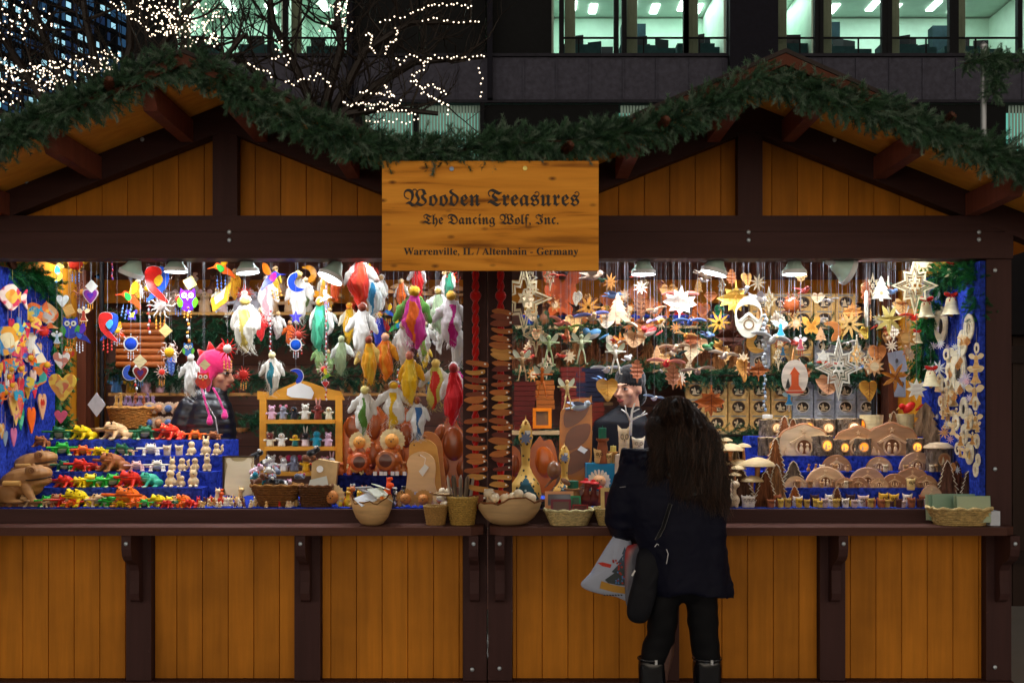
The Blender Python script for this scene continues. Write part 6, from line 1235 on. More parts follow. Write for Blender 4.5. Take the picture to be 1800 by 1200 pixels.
for i in range(34):
    x=cr_.uniform(0,84); y=cr_.uniform(560 if x>30 else 620,700 if x<60 else 690); q=cr_.random(); gr='small ornaments on the left velvet board'
    if q<.45: WL(x,y,cr_.uniform(24,36),fl,'small painted heart','LONGH',cr_.choice(('p:D83848','p:E8B040','p:4878C0','p:E07830','q:D85878:E8C070','w:D8B080')),r=cr_.uniform(60,84),name='heart_pendant',cat='heart',dx=.05).__setitem__('group',gr)
    elif q<.7: WL(x,y,cr_.uniform(26,38),fl,'small painted fish','FISH',cr_.choice(('q:F07018:2A98B8','q:D83A5A:F0C050','q:2C88C0:E8D040')),r=cr_.uniform(30,70),t=cr_.uniform(-40,90),name='wooden_fish',dx=.07).__setitem__('group',gr)
    else: WL(x,y,cr_.uniform(18,26),'sun','small beaded sun',cr_.choice(('p:D83828','p:E88020')),'p:D8A020',12,0,.25,r=cr_.uniform(20,60),name='sun_ornament',dx=.08).__setitem__('group',gr)

for st,y0,n in ((2,.05,5),(1,.05,5),(0,.05,7)):
    for i in range(n):
        x=cr_.uniform(120,285); c=cr_.choice((GR,YE,OR,RD,DG,TN)); G('frog',x,SL[st][1],cr_.uniform(17,22),SL[st][0]+.095,'tiny '+NM[c]+' croaking frog',c,BL[c],c,0,1,r=cr_.uniform(-40,40),name='wooden_frog',cat='frog',place='behind the row on the '+('lowest','second','third')[st]+' step',group='painted croaking frogs')
for i in range(16):
    x=cr_.uniform(85,345); c=cr_.choice((GR,YE,OR,RD,DG,TN,BR)); G('frog',x,1.077,cr_.uniform(17,23),cr_.uniform(.02,.12),'tiny '+NM[c]+' croaking frog',c,BL[c],c,0,1,r=cr_.uniform(-50,50),name='wooden_frog',cat='frog',place='between the bigger ones at the shelf edge',group='painted croaking frogs')
for i in range(22):
    x=cr_.uniform(598,712); q=cr_.choice(['w:D8A860','p:E8C020','w:8A4A28','p:D85818','w:E8D8B8','p:3A3A40']); G('figure',x,1.077,cr_.uniform(13,22),cr_.uniform(.02,.2),'tiny carved animal',q,q,cr_.randrange(3),r=cr_.uniform(-60,60),name='carved_animal',cat='carved animal',place='crowded before the dark velvet box',group='tiny carved animals')
for i in range(26):
    st=cr_.choice((0,1)); x=cr_.uniform(1350,1625 if st==0 else 1650); q=cr_.choice(['w:E0C8A0','w:C89868','w:A87850']); G('owl' if i%2 else 'tree_' if 0 else 'figure',x,SR[st][1],cr_.uniform(11,16),SR[st][0]+.012,'tiny carved figure',q,'w:5A4030',*(() if i%2 else (i%3,)),r=cr_.uniform(-30,30),name='carved_figure',place='before the nativity slices on the '+('low','second')[st]+' step',group='tiny carved figures before the slices')

for x,s_,st,dy,d,c in ((1470,52,1,.07,'brown slice peeping out behind the wide ones','w:A87C58'),(1545,46,1,.075,'tan slice peeping out between the two brown ones','w:C09870'),(1398,40,0,-.01,'pale little slice left of the lone stable','w:DCB890'),(1484,34,0,-.035,'little slice with a tiny manger','w:B88C68'),(1545,34,0,-.035,'little slice beside the shepherd','w:C49C78'),(1628,40,0,-.01,'little slice at the right end of the low step','w:B48860')):
    Y,z=SR[st]; G('moonarch',x,z,s_,Y+.045+dy,d,c,'w:96643E','w:E0BC94',0,name='nativity_arch',cat='nativity arch')
for i in range(24):
    x=cr_.uniform(1350,1632); G('owl',x,1.077,cr_.uniform(11,17),cr_.uniform(.075,.13),'tiny carved owl pot',cr_.choice(['w:E0B850','w:5A3028','w:E0C8B0','w:A8603C','w:E8D8C8']),'w:2E1E14',r=cr_.uniform(-25,25),name='owl_pot',cat='owl',place='in the second row at the shelf edge',group='small carved owls')
# ================================================================ carved platters behind
OM='o:B85A1C'
def platter(desc,out,pods,Y,th=.03,mat=OM,place=''):
    flat('carved_platter',desc,'carved platter',cat_(out,3),Y,th,mat,extra=[('hollow',pod(x,y,rx,ry,Y-.012,.022,rot,pm)) for x,y,rx,ry,rot,pm in pods],rx=0)
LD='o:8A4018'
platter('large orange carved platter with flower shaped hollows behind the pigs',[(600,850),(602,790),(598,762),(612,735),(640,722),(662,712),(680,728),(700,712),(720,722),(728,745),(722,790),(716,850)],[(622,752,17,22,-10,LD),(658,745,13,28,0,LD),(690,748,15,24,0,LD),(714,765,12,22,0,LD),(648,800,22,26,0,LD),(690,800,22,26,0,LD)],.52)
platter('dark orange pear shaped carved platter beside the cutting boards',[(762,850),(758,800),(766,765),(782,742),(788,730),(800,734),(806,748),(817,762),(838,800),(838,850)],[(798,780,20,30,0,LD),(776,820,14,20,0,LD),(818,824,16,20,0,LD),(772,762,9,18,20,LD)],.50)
platter('glossy orange apple shaped carved bowl board',[(930,850),(927,820),(932,790),(944,772),(950,766),(956,775),(968,772),(976,788),(980,815),(976,850),(955,866)],[(958,812,19,30,-10,'o:C05A18')],.42,.04,'o:C8601A')
platter('tall orange board carved with three overlapping leaves',[(984,850),(983,740),(990,716),(1008,702),(1038,700),(1039,760),(1036,820),(1022,850)],[],.44,.035,'o:C07020') if False else None
def leafpod(pts,Y,mat): b=MB(); b.plate([[(xx(x,Y),zz(y,Y)) for x,y in cat_(pts,4)]],.028,Y-.008); return b.mesh('leaf_hollow',mat)
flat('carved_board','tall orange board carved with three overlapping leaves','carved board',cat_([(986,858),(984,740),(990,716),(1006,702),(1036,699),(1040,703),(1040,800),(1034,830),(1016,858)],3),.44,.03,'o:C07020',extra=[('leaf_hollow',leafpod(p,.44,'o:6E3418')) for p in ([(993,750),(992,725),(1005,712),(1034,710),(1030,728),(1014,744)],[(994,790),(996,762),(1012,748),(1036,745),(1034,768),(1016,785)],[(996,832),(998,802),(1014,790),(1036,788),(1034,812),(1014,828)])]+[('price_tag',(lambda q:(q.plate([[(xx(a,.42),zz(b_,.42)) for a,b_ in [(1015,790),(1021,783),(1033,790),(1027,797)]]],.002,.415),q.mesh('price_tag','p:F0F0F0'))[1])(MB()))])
platter('orange carved rim half hidden by the star post',[(896,850),(896,790),(906,785),(916,800),(918,830),(910,850)],[(905,818,8,20,0,LD)],.46)
# cutting boards on easel
for desc,pts,Y,m_c,hole in (('tall reddish cutting board with a finger hole',[(722,880),(728,795),(734,768),(748,758),(765,762),(776,778),(779,810),(784,850),(784,880)],.30,'w:C8824A',(745,771,4)),('honey coloured cutting board with a corner hole',[(718,880),(719,800),(722,778),(740,770),(762,778),(770,800),(772,880)],.25,'w:D8A050',(728,782,1.6)),('pale maple cutting board with a tied price tag',[(714,885),(718,830),(715,815),(722,800),(742,793),(760,802),(766,820),(764,850),(768,885)],.19,'w:E8BC88',(737,800,1.8))):
    hx,hy,hr_=hole; flat('cutting_board',desc,'cutting board',cat_(pts,3),Y,.016,m_c,holes=[[(hx+hr_*cos(-a/2.),hy+hr_*sin(-a/2.)) for a in range(12)]])
b=MB(); b.plate([[(xx(a,.17),zz(q,.17)) for a,q in [(736,828),(747,815),(754,821),(743,837)]]],.002,.165); b.tube([at(738,799,.17),at(748,805,.165),at(746,816,.165)],.0012,4); reg(ob('price_tag',b.mesh('price_tag','p:F4EEE4')),'tied paper price tag on the pale maple cutting board','tag')
flat('price_card','framed price card leaning on the pale cutting board','card',[(729,884),(728,864),(757,864),(758,884)],.15,.004,'p:E8E8F0',extra=[('lettering',(lambda q:([q.box((xx(743,.14),.1465,zz(y,.14)),(m_(w_,.14),.001,.0025)) for y,w_ in ((869,22),(873,20),(877,23),(880,14))],q.mesh('lettering','p:2A2A48'))[1])(MB()))])
# wooden pigs and sunflowers on the velvet box
def pig(px,sz,desc,mat,r):
    b=MB(); b.ell((0,0,.42),(.44,.5,.4)); b.lathe([(.30,0),(.34,.05),(.3,.12),(.2,.14)],16,c=(0,-.46,.46),rot=(R(90),0,0))
    for s in (-1,1): b.cap((s*.3,-.2,.2),(s*.34,-.26,.03),.12,.1); b.ell((s*.32,-.2,.84),(.1,.05,.12))
    ps=[('body',sculpt(b,'body',mat,.035,1))]; b=MB(); b.lathe([(.27,0),(.2,.03),(.001,.05)],18,c=(0,-.57,.46),rot=(R(90),0,0)); ps.append(('snout',b.mesh('snout','o:5A2A18',True)))
    s=m_(sz,.33); thing('carved_pig',desc,'carved pig',ps,(xx(px,.33),.33,ZB),(0,0,R(r)),s)
pig(631,50,'round orange wooden pig with a dark snout disc','o:B85020',8); pig(684,56,'brown wooden pig under a sunflower face','o:A85A28',-5)
G('spiky',632,ZB+m_(41,.33),42,.33,'sunflower faced wooden hedgehog on top of the orange pig','w:D89848','w:E8D4A0',name='wooden_hedgehog',cat='hedgehog'); G('spiky',689,ZB+m_(42,.33),48,.33,'sunflower faced wooden hedgehog on top of the brown pig','w:D89848','w:E8DCB0',name='wooden_hedgehog',cat='hedgehog'); G('spiky',625,ZB,36,.28,'small sunflower faced wooden hedgehog on the velvet box','w:D8984C','w:E8D098',name='wooden_hedgehog',cat='hedgehog')
for x,s_,d in ((583,48,'wooden hedgehog with pale petals beside the dark basket'),(713,38,'brown wooden hedgehog beside the pale board'),(744,36,'brown wooden hedgehog in front of the cutting boards'),(776,34,'wooden hedgehog with white petals beside the twig basket')): G('spiky',x,1.077,s_,.08,d,'w:C88040','w:E8D0A0' if x in(583,776) else 'w:C89858',name='wooden_hedgehog',cat='hedgehog')
for x,s_,c,d in ((599,24,'w:B05828','small carved bear on the velvet box'),(709,26,'w:A86838','small carved owl like jug on the velvet box'),(650,20,'w:8A3A20','dark red carved figure on the velvet box'),(668,20,'w:8A3020','dark red carved figure on the velvet box'),(686,20,'w:A04028','dark red carved figure on the velvet box')): G('figure',x,ZB,s_,.27,d,c,c,0,name='carved_figure')
for i,x in enumerate((657,668,675,688,696,709)): b=MB(); b.box((0,0,.006),(.02,.002,.022)); reg(ob('price_label',b.mesh('price_label','p:E8E8EC'),None,(xx(x+2,.25),.252,ZB+.004)),'small white price label at the edge of the velvet box','label','','white price labels',xx(x))
for x,s_,c,t,d in ((611,30,'q:E8C818:C89010',1,'yellow carved giraffe cat'),(630,30,'q:E8D018:D0A010',1,'yellow carved leopard sitting up'),(617,36,'w:B86838',2,'brown carved animal behind the yellow cats'),(638,36,'w:C87840',0,'brown carved star figure'),(652,22,'p:2A2A30',2,'black carved dog'),(672,32,'p:E87820',0,'orange carved lion'),(682,44,'p:E85018',1,'tall orange carved giraffe'),(676,24,'w:E8D8B0',0,'cream carved cub'),(692,30,'q:F0F0F0:101010',1,'black and white striped carved zebra'),(708,32,'q:F0F0F0:101014',1,'black and white striped carved zebra'),(618,34,'q:E0E4E8:404850',1,'silver striped carved fish cat')): G('figure',x,1.077,s_,.10+(.06 if s_>33 else 0),d,c,c,t,name='carved_animal',cat='carved animal',place='in front of the dark velvet box',r=fr.uniform(-30,30))
# counter: bowls and baskets
G('bowl',654,1.0,74,-.12,'round natural-edge wooden bowl filled with folded leaflets','w:D8AE78','w:C89860',2,.70,name='wooden_bowl',cat='bowl')
lf=random.Random(3)
for i in range(7): b=MB(); b.box((0,0,0),(.10,.07,.004)); reg(ob('leaflet',b.mesh('leaflet','p:E8ECF4' if i%2 else 'p:E4E8D8'),None,(xx(642+lf.uniform(0,36),-.12),-.12+lf.uniform(-.05,.04),1.125+.012*i),(lf.uniform(.1,.7),lf.uniform(-.5,.3),lf.uniform(0,3))),'folded leaflet in the round wooden bowl','leaflet','','leaflets in the bowl')
G('bowl',895,1.0,116,-.10,'wide oval natural-edge wooden bowl filled with pale wooden eggs','w:CDA878','w:D8B480',4,.42,name='wooden_bowl',cat='bowl')
for i in range(15): b=MB(); b.ell((0,0,0),(.036,.027,.026),u=14,v=10); reg(ob('wooden_egg',b.mesh('wooden_egg','w:EAD8B8',True),None,(xx(895,-.1)+lf.uniform(-.11,.11),-.10+lf.uniform(-.06,.06),1.115+.022*(i//6)+lf.uniform(0,.008)),(lf.uniform(-.4,.4),lf.uniform(-.3,.3),lf.uniform(0,3))),'smooth pale wooden egg in the wide bowl','wooden egg','','pale wooden eggs')
G('pot',766,1.0,42,-.10,'small round wicker pot in front of the hedgehogs','k:C89A58','k:D8B070',.78,26,.5,.36,name='wicker_basket',cat='basket'); G('pot',813,1.0,54,-.10,'taller round wicker pot stuffed with bark pencils','k:C8A050','k:D8B468',.9,26,.5,.36,name='wicker_basket',cat='basket')
for i in range(12): 
    b=MB(); a=2*pi*i/12; b.tube([(0,0,0),(.03*cos(a),.02*sin(a),.21)],[.0085,.008],7); b.tube([(.03*cos(a),.02*sin(a),.21),(.032*cos(a),.022*sin(a),.228)],[.008,.001],7); reg(ob('bark_pencil',b.mesh('bark_pencil','b:7A6858' if i%3 else 'b:B8A898'),None,(xx(813,-.1)+.036*cos(a)*(.5 if i%2 else 1)-.01,-.1+.03*sin(a),1.03)),'bark covered twig pencil in the taller wicker pot','pencil','','twig pencils')
for i in range(7): b=MB(); b.ell((0,0,0),.02,u=10,v=8); reg(ob('wooden_bead',b.mesh('wooden_bead','w:ECDCC0',True),None,(xx(778+lf.uniform(-6,12),.05),.03+.04*lf.random(),1.095+.034*(i%3))),'pale wooden ball beside the bark pencils','wooden ball','','pale wooden balls')
G('bowl',778,1.0+.15,44,-.10,'leaf like wood slice lying in the small wicker pot','w:D8B080','w:E8C898',1,.1,name='wood_slice',cat='wood slice')
G('basket',1000,1.0,88,-.10,'shallow white and tan wicker basket holding picture frames','k:DCC488','k:E8D49C',1,.66,.30,.5,.36,name='wicker_basket',cat='basket'); G('basket',1068,1.0,48,-.12,'narrow wicker basket partly hidden by the shopper','k:D8BC78','k:E4CC90',1,.9,.62,.5,.3,name='wicker_basket',cat='basket')
G('basket',1686,1.0,108,-.10,'shallow wicker basket with green gift envelopes','k:CDAE70','k:DCC084',1,.55,.27,.5,.38,name='wicker_basket',cat='basket')
for i in range(9):
    Y=-.17+.022*i; w_=(60 if i<3 else 74); x=1712 if i<4 else 1680; b=MB(); b.box((0,0,.0),(m_(w_,Y)*(.45 if 2<i<7 else .95),.004,.135)); o=ob('gift_envelope',b.mesh('gift_envelope','p:88A890' if i%3 else 'p:A8B898'),None,(xx(x-(i*6 if 2<i<7 else 0),Y),Y,1.085),(R(-8),0,R(lf.uniform(-6,6)))); reg(o,'sage green gift envelope standing in the shallow basket','envelope','','gift envelopes')
b=MB(); b.box((xx(1741,-.1),-.12,1.03),(.05,.08,.09)); reg(ob('plastic_tray',b.mesh('plastic_tray','g:D8E0EC')),'clear plastic tray behind the right basket','tray')
def frame(px,py,w_,h_,Y,c,ci,desc,r=0):
    x,z=m_(w_,Y)/2,m_(h_,Y)/2; q=m_(min(w_,h_)*.17,Y); b=MB(); b.plate([[(-x,-z),(x,-z),(x,z),(-x,z)],[(-x+q,-z+q),(-x+q,z-q),(x-q,z-q),(x-q,-z+q)]],.014); ps=[('frame',b.mesh('frame',c))]; b=MB(); b.box((0,.003,0),(2*(x-q)+.002,.003,2*(z-q)+.002)); ps.append(('picture',b.mesh('picture',ci))); p=at(px,py,Y); thing('picture_frame',desc,'picture frame',ps,p,(R(-8),0,R(r)))
frame(983,878,50,30,-.06,'w:E8A878','q:8A98A8:4A4A58','peach picture frame in the shallow basket'); frame(986,890,36,26,-.12,'p:7A2438','p:6A5048','dark red picture frame in front of the peach one'); frame(1012,882,18,22,-.08,'p:2A9A68','p:406A50','small green frame in the basket'); frame(1020,893,28,14,-.11,'p:8A1818','p:5A1818','small red frame stack in the basket'); frame(1075,878,38,42,-.06,'w:E8CC88','p:7A3040','honey frame with a dark red mount in the narrow basket'); frame(953,735,33,36,.60,'p:F08008','q:A87830:6A4428','bright orange picture frame on the back shelf')
# gourd birds, candle owls and middle right bits
def gourd(px,py,h,w_,Y,desc):
    s=m_(h,Y); q=w_/h; b=MB(); b.lathe([(.18*q,0),(.44*q,.04),(.5*q,.12),(.44*q,.24),(.24*q,.34),(.13*q,.44),(.15*q,.62),(.23*q,.74),(.18*q,.86),(.1*q,.92),(.03*q,.95),(.02*q,1.0),(.001,1.0)],24); me=sculpt(b,'body',['d:DDB058:2A2418:4','d:1A4A58:A8C0C0:5'],.014,1,paint=lambda p:1 if (p.y<0 and .035<p.z<.33-.9*abs(p.x)/q*.33/.5 and abs(p.x)<.44*q) else 0)
    ps=[('body',me)]; b=MB(); b.plate([star(8,.075,.04)],.02,-.235*q,Matrix.Translation((0,0,.74))); ps.append(('star_collar',b.mesh('star_collar','p:7888B0'))); b=MB(); b.tube([(0,-.1*q,.9),(0,-.3*q,.93)],[.02,.004],6); ps.append(('beak',b.mesh('beak','w:D8A850',True))); b=MB(); b.box((.02,-.25*q,.8),(.06,.004,.05)); ps.append(('price_tag',b.mesh('price_tag','p:F0F0F0')))
    thing('gourd_bird',desc,'gourd bird',ps,(xx(px,Y),Y,1.077),None,s)
gourd(924,868,160,56,.16,'tall spotted gourd bird with a teal apron beside the star post'); gourd(992,868,110,44,.24,'smaller spotted gourd bird in front of the leaf board')
G('candle',1059,1.30,42,.30,'brown carved log holder with a dark green candle','w:8A4A28','p:0E6048',name='candle_holder',cat='candle holder',sc=(.75,.75,1.5)); G('candle',1078,1.29,24,.34,'small holder with a yellow candle','w:C89858','p:E0D070',name='candle_holder',cat='candle holder',sc=(1,1,1.4))
b=MB(); b.box((xx(1058,.34),.36,(1.078+1.30)/2),(.18,.16,1.30-1.078)); reg(ob('display_box',b.mesh('display_box','p:1C88B8')),'bright blue display box under the owl figures','display stand')
b=MB(); b.box((xx(1102,.30),.32,(1.078+1.35)/2),(.14,.14,1.35-1.078)); reg(ob('display_box',b.mesh('display_box','w:D8C0A0')),'pale wooden display box under the white reindeer twig','display stand')
G('owl',1053,1.302,27,.30,'tan wooden owl on the blue box','w:D8B070','w:5A3A20',name='wooden_owl',cat='owl'); G('owl',1069,1.302,20,.30,'smaller tan wooden owl on the blue box','w:DCB878','w:5A3A20',name='wooden_owl',cat='owl'); G('owl',1097,1.352,52,.28,'tall pale carved owl beside the white twig','w:E4CCA8','w:8A7860',name='wooden_owl',cat='owl',sc=(.6,.5,1)); G('owl',1122,1.352,32,.28,'small pale carved owl with a lilac candle','w:E8D8C0','w:9A8870',name='wooden_owl',cat='owl')
b=MB(); b.tube([at(1108,765,.26),at(1109,745,.26),at(1111,722,.26),at(1116,708,.26)],[.009,.008,.006,.004],6); b.tube([at(1109,742,.26),at(1102,726,.24),at(1092,719,.24)],[.006,.005,.003],6); b.tube([at(1110,738,.26),at(1122,732,.27),at(1138,726,.27)],[.006,.005,.003],6); b.tube([at(1112,724,.26),at(1124,718,.27)],[.005,.003],6); b.tube([at(1101,725,.25),at(1099,712,.25)],[.004,.003],6); b.tube([at(1126,731,.27),at(1134,722,.27)],[.004,.003],6); reg(ob('white_twig',b.mesh('white_twig','p:F0EDE8',True)),'white antler shaped twig decoration','twig')
for x,s_,c,d in ((1055,34,'w:A85028','red brown carved figure with a red hat'),(1043,44,'w:6A2A1C','dark carved gnome with a red hat'),(1030,46,'w:7A3420','carved figure beside the green candle'),(1062,30,'w:C89878','small carved bird figure')):
    o=G('figure',x,1.077,s_,.12,d,c,c,0,name='carved_figure'); b=MB(); b.lathe([(.26,.9),(.24,.94),(.1,.98),(.08,1.06),(.001,1.08)],14); ob('hat',b.mesh('hat','p:C01818',True,50),o)
G('candle',1007,1.077,50,.12,'holder with a dark green candle beside the frames','w:A87848','p:186048',name='candle_holder',cat='candle holder',sc=(.9,.9,.9)); G('spiky',1053,1.15,46,.26,'wooden hedgehog flower with white curled petals','w:D8A070','w:F0E8D8',name='wooden_hedgehog',cat='hedgehog'); b=MB(); b.box((xx(1053,.26),.30,1.113),(.16,.14,.07)); reg(ob('display_box',b.mesh('display_box','w:B89060')),'low wooden block under the white petalled hedgehog','display stand')
b=MB(); b.ell((0,0,.0),(.04,.04,.05),u=16,v=12); b.tube([(0,0,-.04),(-.05,-.04,-.09)],[.008,.004],6); b.ell((.06,-.05,-.06),(.03,.004,.015),(0,.6,0)); reg(ob('wooden_spoon',b.mesh('wooden_spoon','o:8A5A3C',True),None,at(974,826,.12)),'round silvered wooden spoon bowl in front of the apple board','spoon')
b=MB(); b.lathe([(.04,0),(.055,.02),(.05,.05),(.03,.06)],18); me=b.mesh('dark_pot','o:16161A',True,50); reg(ob('dark_pot',me,None,(xx(913,.07),.07,1.077)),'black ceramic pot beside the wide egg bowl','pot'); reg(ob('dark_pot',me,None,(xx(945,.06),.06,1.077),None,(1.2,1,.7)),'low black dish with golden rim','pot')
# ================================================================ right stand: nativity arches, logs, mushrooms, trees
AR=[(1412,104,2,0,'large pale slice carved with a nativity under bark edge','w:E0C4A0',1),(1507,96,2,0,'brown slice carved with a stable and angels','w:B88A64',1),(1566,108,2,.0,'widest brown slice carved with a nativity','w:B48864',1),(1612,62,1,.08,'plain small slice half behind the others','w:C0987A',0),
 (1450,68,0,0,'pale slice carved with a lone stable','w:D8B08C',0),(1524,64,0,.03,'grey brown slice with a carved stable','w:B89078',0),(1508,36,0,-.03,'small round slice with a manger','w:A87858',0),(1572,46,0,-.03,'small slice with a carved shepherd','w:A87858',0),(1603,64,0,.01,'brown slice with a stable and star','w:A87C60',1),(1457,60,0,.07,'pale slice behind the lone stable','w:D0A888',0)]
for x,s_,st,dy,d,c,wv in AR: Y,z=SR[st]; Y+=.045+dy; G('moonarch',x,z,s_,Y,d,c,'w:A06A44' if wv else c,'w:D8B088' if 'pale' not in d else 'w:E8C8A0',wv,name='nativity_arch',cat='nativity arch')
GL=['e:FFB040:1.6','e:FF9020:1.3','e:F8D8A0:.9','e:FFE8C0:1.3']
LG=[(1355,42,'tall',3,2,'bark log with pale glowing window and a white cap'),(1409,44,'',3,0,'bark log with bright orange window'),(1448,42,'',3,2,'bark log with cream window'),(1492,44,'',3,3,'bark log with dazzling window')]
for x,s_,_,st,g_,d in LG: Y,z=SR[3]; G('log',x,z,s_,Y+.075,d,GL[g_],name='bark_log_light',cat='log candle',place='on the top velvet step',sc=(1,1,.72),r=18 if x<1420 else 8)
for x,s_,g_,d in ((1351,38,0,'bark log with amber window'),(1443,42,0,'bark log with amber window, half behind the arches'),(1476,34,0,'bark log with small amber window'),(1513,36,1,'bark log with deep orange window'),(1606,36,0,'bark log with amber window beside the mushroom house')):
    Y,z=SR[2]; G('log',x,z,s_,Y+.055,d,GL[g_],name='bark_log_light',cat='log candle',place='on the third velvet step',sc=(1,1,.86),r=15 if x<1500 else 0)
for x,s_,d in ((1532,40,'birch bark log with orange cutouts on the top step'),(1585,42,'birch bark log standing by the yellow wall')): o=G('log',x,SR[3][1],s_,SR[3][0]+.09,d,GL[1],name='bark_log_light',cat='log candle',sc=(1,1,.95),r=-70); o.children[0].data=o.children[0].data.copy(); o.children[0].data.materials[0]=M('w:E0D0A0')
Y,z=SR[1]; G('log',1650,z,44,Y+.06,'bark house log with a mushroom shaped roof','w:B87848',name='mushroom_house',cat='log house',sc=(1,1,.95),r=5); b=MB(); b.lathe([(.6,0),(.56,.08),(.35,.2),(.001,.24)],22,cap=True); s=m_(44,Y); reg(ob('mushroom_roof',b.mesh('mushroom_roof','w:D8BC98',True,60),None,(xx(1650,Y+.06),Y+.06,z+s*.94),None,s),'pale domed roof lying on the bark house log','roof cap')
G('moonarch',1637,1.077,44,.12,'small bark slice house beside the green envelopes','w:C8A888','w:A87A58','w:E0C8A0',0,name='nativity_arch',cat='nativity arch',sc=(1,1,1.6))
b=MB(); b.lathe([(.028,0),(.03,.01),(.03,.022),(.02,.024)],18); reg(ob('tealight_holder',b.mesh('tealight_holder','p:F0F0EC',True,40),None,(xx(1349,SR[3][0]+.07),SR[3][0]+.07,SR[3][1]+m_(43*.72,.6)+.001)),'small white tealight lid on the first bark log','tealight')
BK='b:8A6448'; BK2='b:6E5444'
def T(x,s_,Y,z,d,c=BK,n=6,sd=1,lt=1,r=0,sx=.62): G('barktree',x,z,s_,Y,d,c,'w:F0DCC0',n,sd,lt,name='bark_tree',cat='bark tree',r=r,sc=(sx,.8,1))
T(1378,60,.50,SR[2][1]+.03,'bark fir tree behind the pale slice','b:A86A48',7,2); T(1393,56,.50,SR[2][1]+.03,'second bark fir tree behind the pale slice','b:9A6040',7,3); T(1362,84,.25,1.18,'tall reddish bark fir with pale cut edges','b:B07048',8,4,1,0,.5); T(1364,62,.17,1.11,'bark fir with white zigzag edge in front of the tall one','b:A87850',7,5); T(1302,66,.12,1.077,'dark bark fir with a white zigzag edge','b:5A3E2E',6,6,1,-12,.9); T(1344,62,.10,1.077,'brown bark fir with a white zigzag edge','b:7A4A30',6,7,1,12,.8); T(1394,48,.20,1.17,'grey bark twin fir on the low step','b:7A6A5C',5,8,1,0,.9); T(1292,80,.26,1.14,'slender birch bark fir beside the mushrooms','b:A08868',8,9,1,0,.45); T(1397,36,.12,1.077,'small orange bark fir','b:B86838',5,10,1,-20,.8); T(1470,34,.10,1.077,'small bark fir with pale tips','b:8A5A40',5,11,1,20,.8)
T(1627,104,.55,1.30,'large rough bark fir slab at the right velvet board','b:A08468',6,12,0,-25,.75); T(1664,66,.14,1.12,'bark fir with white cut edge left of the basket','b:7A5444',6,13,1,0,.62); T(1681,64,.17,1.12,'reddish bark fir behind the basket','b:7A4838',6,14,0,0,.55); T(1701,58,.10,1.09,'bark fir with a long pale curved edge','b:6E5040',6,15,1,0,.6); T(1570,44,.56,SR[3][1],'little bark tree with carved spiral branches','b:A87450',8,16,1,0,.6); T(1551,32,.5,SR[2][1]+.04,'tiny pale bark tree','b:B89878',6,17,1)
MU=[(1262,40,.30,1.32,'leaning mushroom'),(1248,34,.34,1.30,'small mushroom'),(1284,62,.22,1.24,'tall mushroom with pointed cap'),(1299,46,.20,1.20,'mushroom beside the tall one'),(1262,52,.24,1.18,'mushroom at the shopper hair'),(1298,36,.12,1.2,'flat mushroom'),(1332,76,.13,1.13,'large mushroom with a long stem'),(1322,52,.11,1.10,'wide low mushroom'),(1292,30,.10,1.18,'little pale mushroom'),(1276,30,.28,1.36,'pale flat mushroom up high'),(1240,26,.3,1.36,'mushroom half hidden by hair'),(1307,34,.22,1.32,'round mushroom above the bark fir')]
for x,s_,Y,z,d in MU:
    G('mush',x,z+.0*s_,s_*.88,Y,d+' turned from pale wood','w:D4B888','w:B87C4C',.075 if s_>50 else .09,name='wooden_mushroom',cat='mushroom',group='turned wooden mushrooms')
b=MB(); b.lathe([(.14,0),(.15,.05),(.13,.1),(.001,.12)],14,sx=1.1,sy=.6); b.box((0,.05,.13),(.26,.1,.22)); me=b.mesh('display_log','b:8A6A50'); me.transform(Matrix.Scale(.8,4)); reg(ob('display_log',me,None,(xx(1275,.25),.28,1.077)),'rough log block carrying the turned mushrooms','display stand')
# owl row on the deck
ow=random.Random(6); OC=['w:E0B850','w:D8A838','w:5A3028','w:3A2028','w:E0C8B0','w:D0B0A8','w:C8A050','w:A8603C','w:E8D8C8']
xs=[1354,1366,1372,1384,1402,1404,1419,1432,1441,1450,1457,1470,1486,1495,1487,1501,1517,1535,1531,1553,1549,1560,1571,1580,1587,1595,1602,1617,1625]
for i,x in enumerate(xs):
    b_=i%3==1; G('owl',x+ow.uniform(-1,1),1.077,(22 if b_ else 15)+ow.uniform(0,4),.11 if b_ else .05,'small carved owl pot',OC[ow.randrange(9)],'w:2E1E14',name='owl_pot',cat='owl',r=ow.uniform(-20,20),place='at the shelf edge before the velvet steps',group='small carved owls',sc=(1,1,1.0) if i%4 else (1.1,1,.85))
G('owl',1601,1.077+.09,22,.10,'yellow carved owl standing on another owl','w:E0C080','w:3A2A1C',name='owl_pot',cat='owl')
for x,st in ((1556,1),(1638,1),(1487,0),(1445,1)): G('owl',x,SR[st][1],14,SR[st][0]+.01,'tiny carved owl on a velvet step','w:E4D0B0','w:3A2A1C',name='owl_pot',cat='owl',place='in front of the slices',group='tiny owls')
for x in (1311,1320): G('owl',x,1.077,22,.06,'pale stacked owl figure by the bark firs','w:E8DCD0','w:6A5848',name='owl_pot',cat='owl')
G('figure',1288,1.077,50,.05,'pale carved hooded figure beside the shopper','w:E0C8A8','w:E0C8A8',0,name='carved_figure')
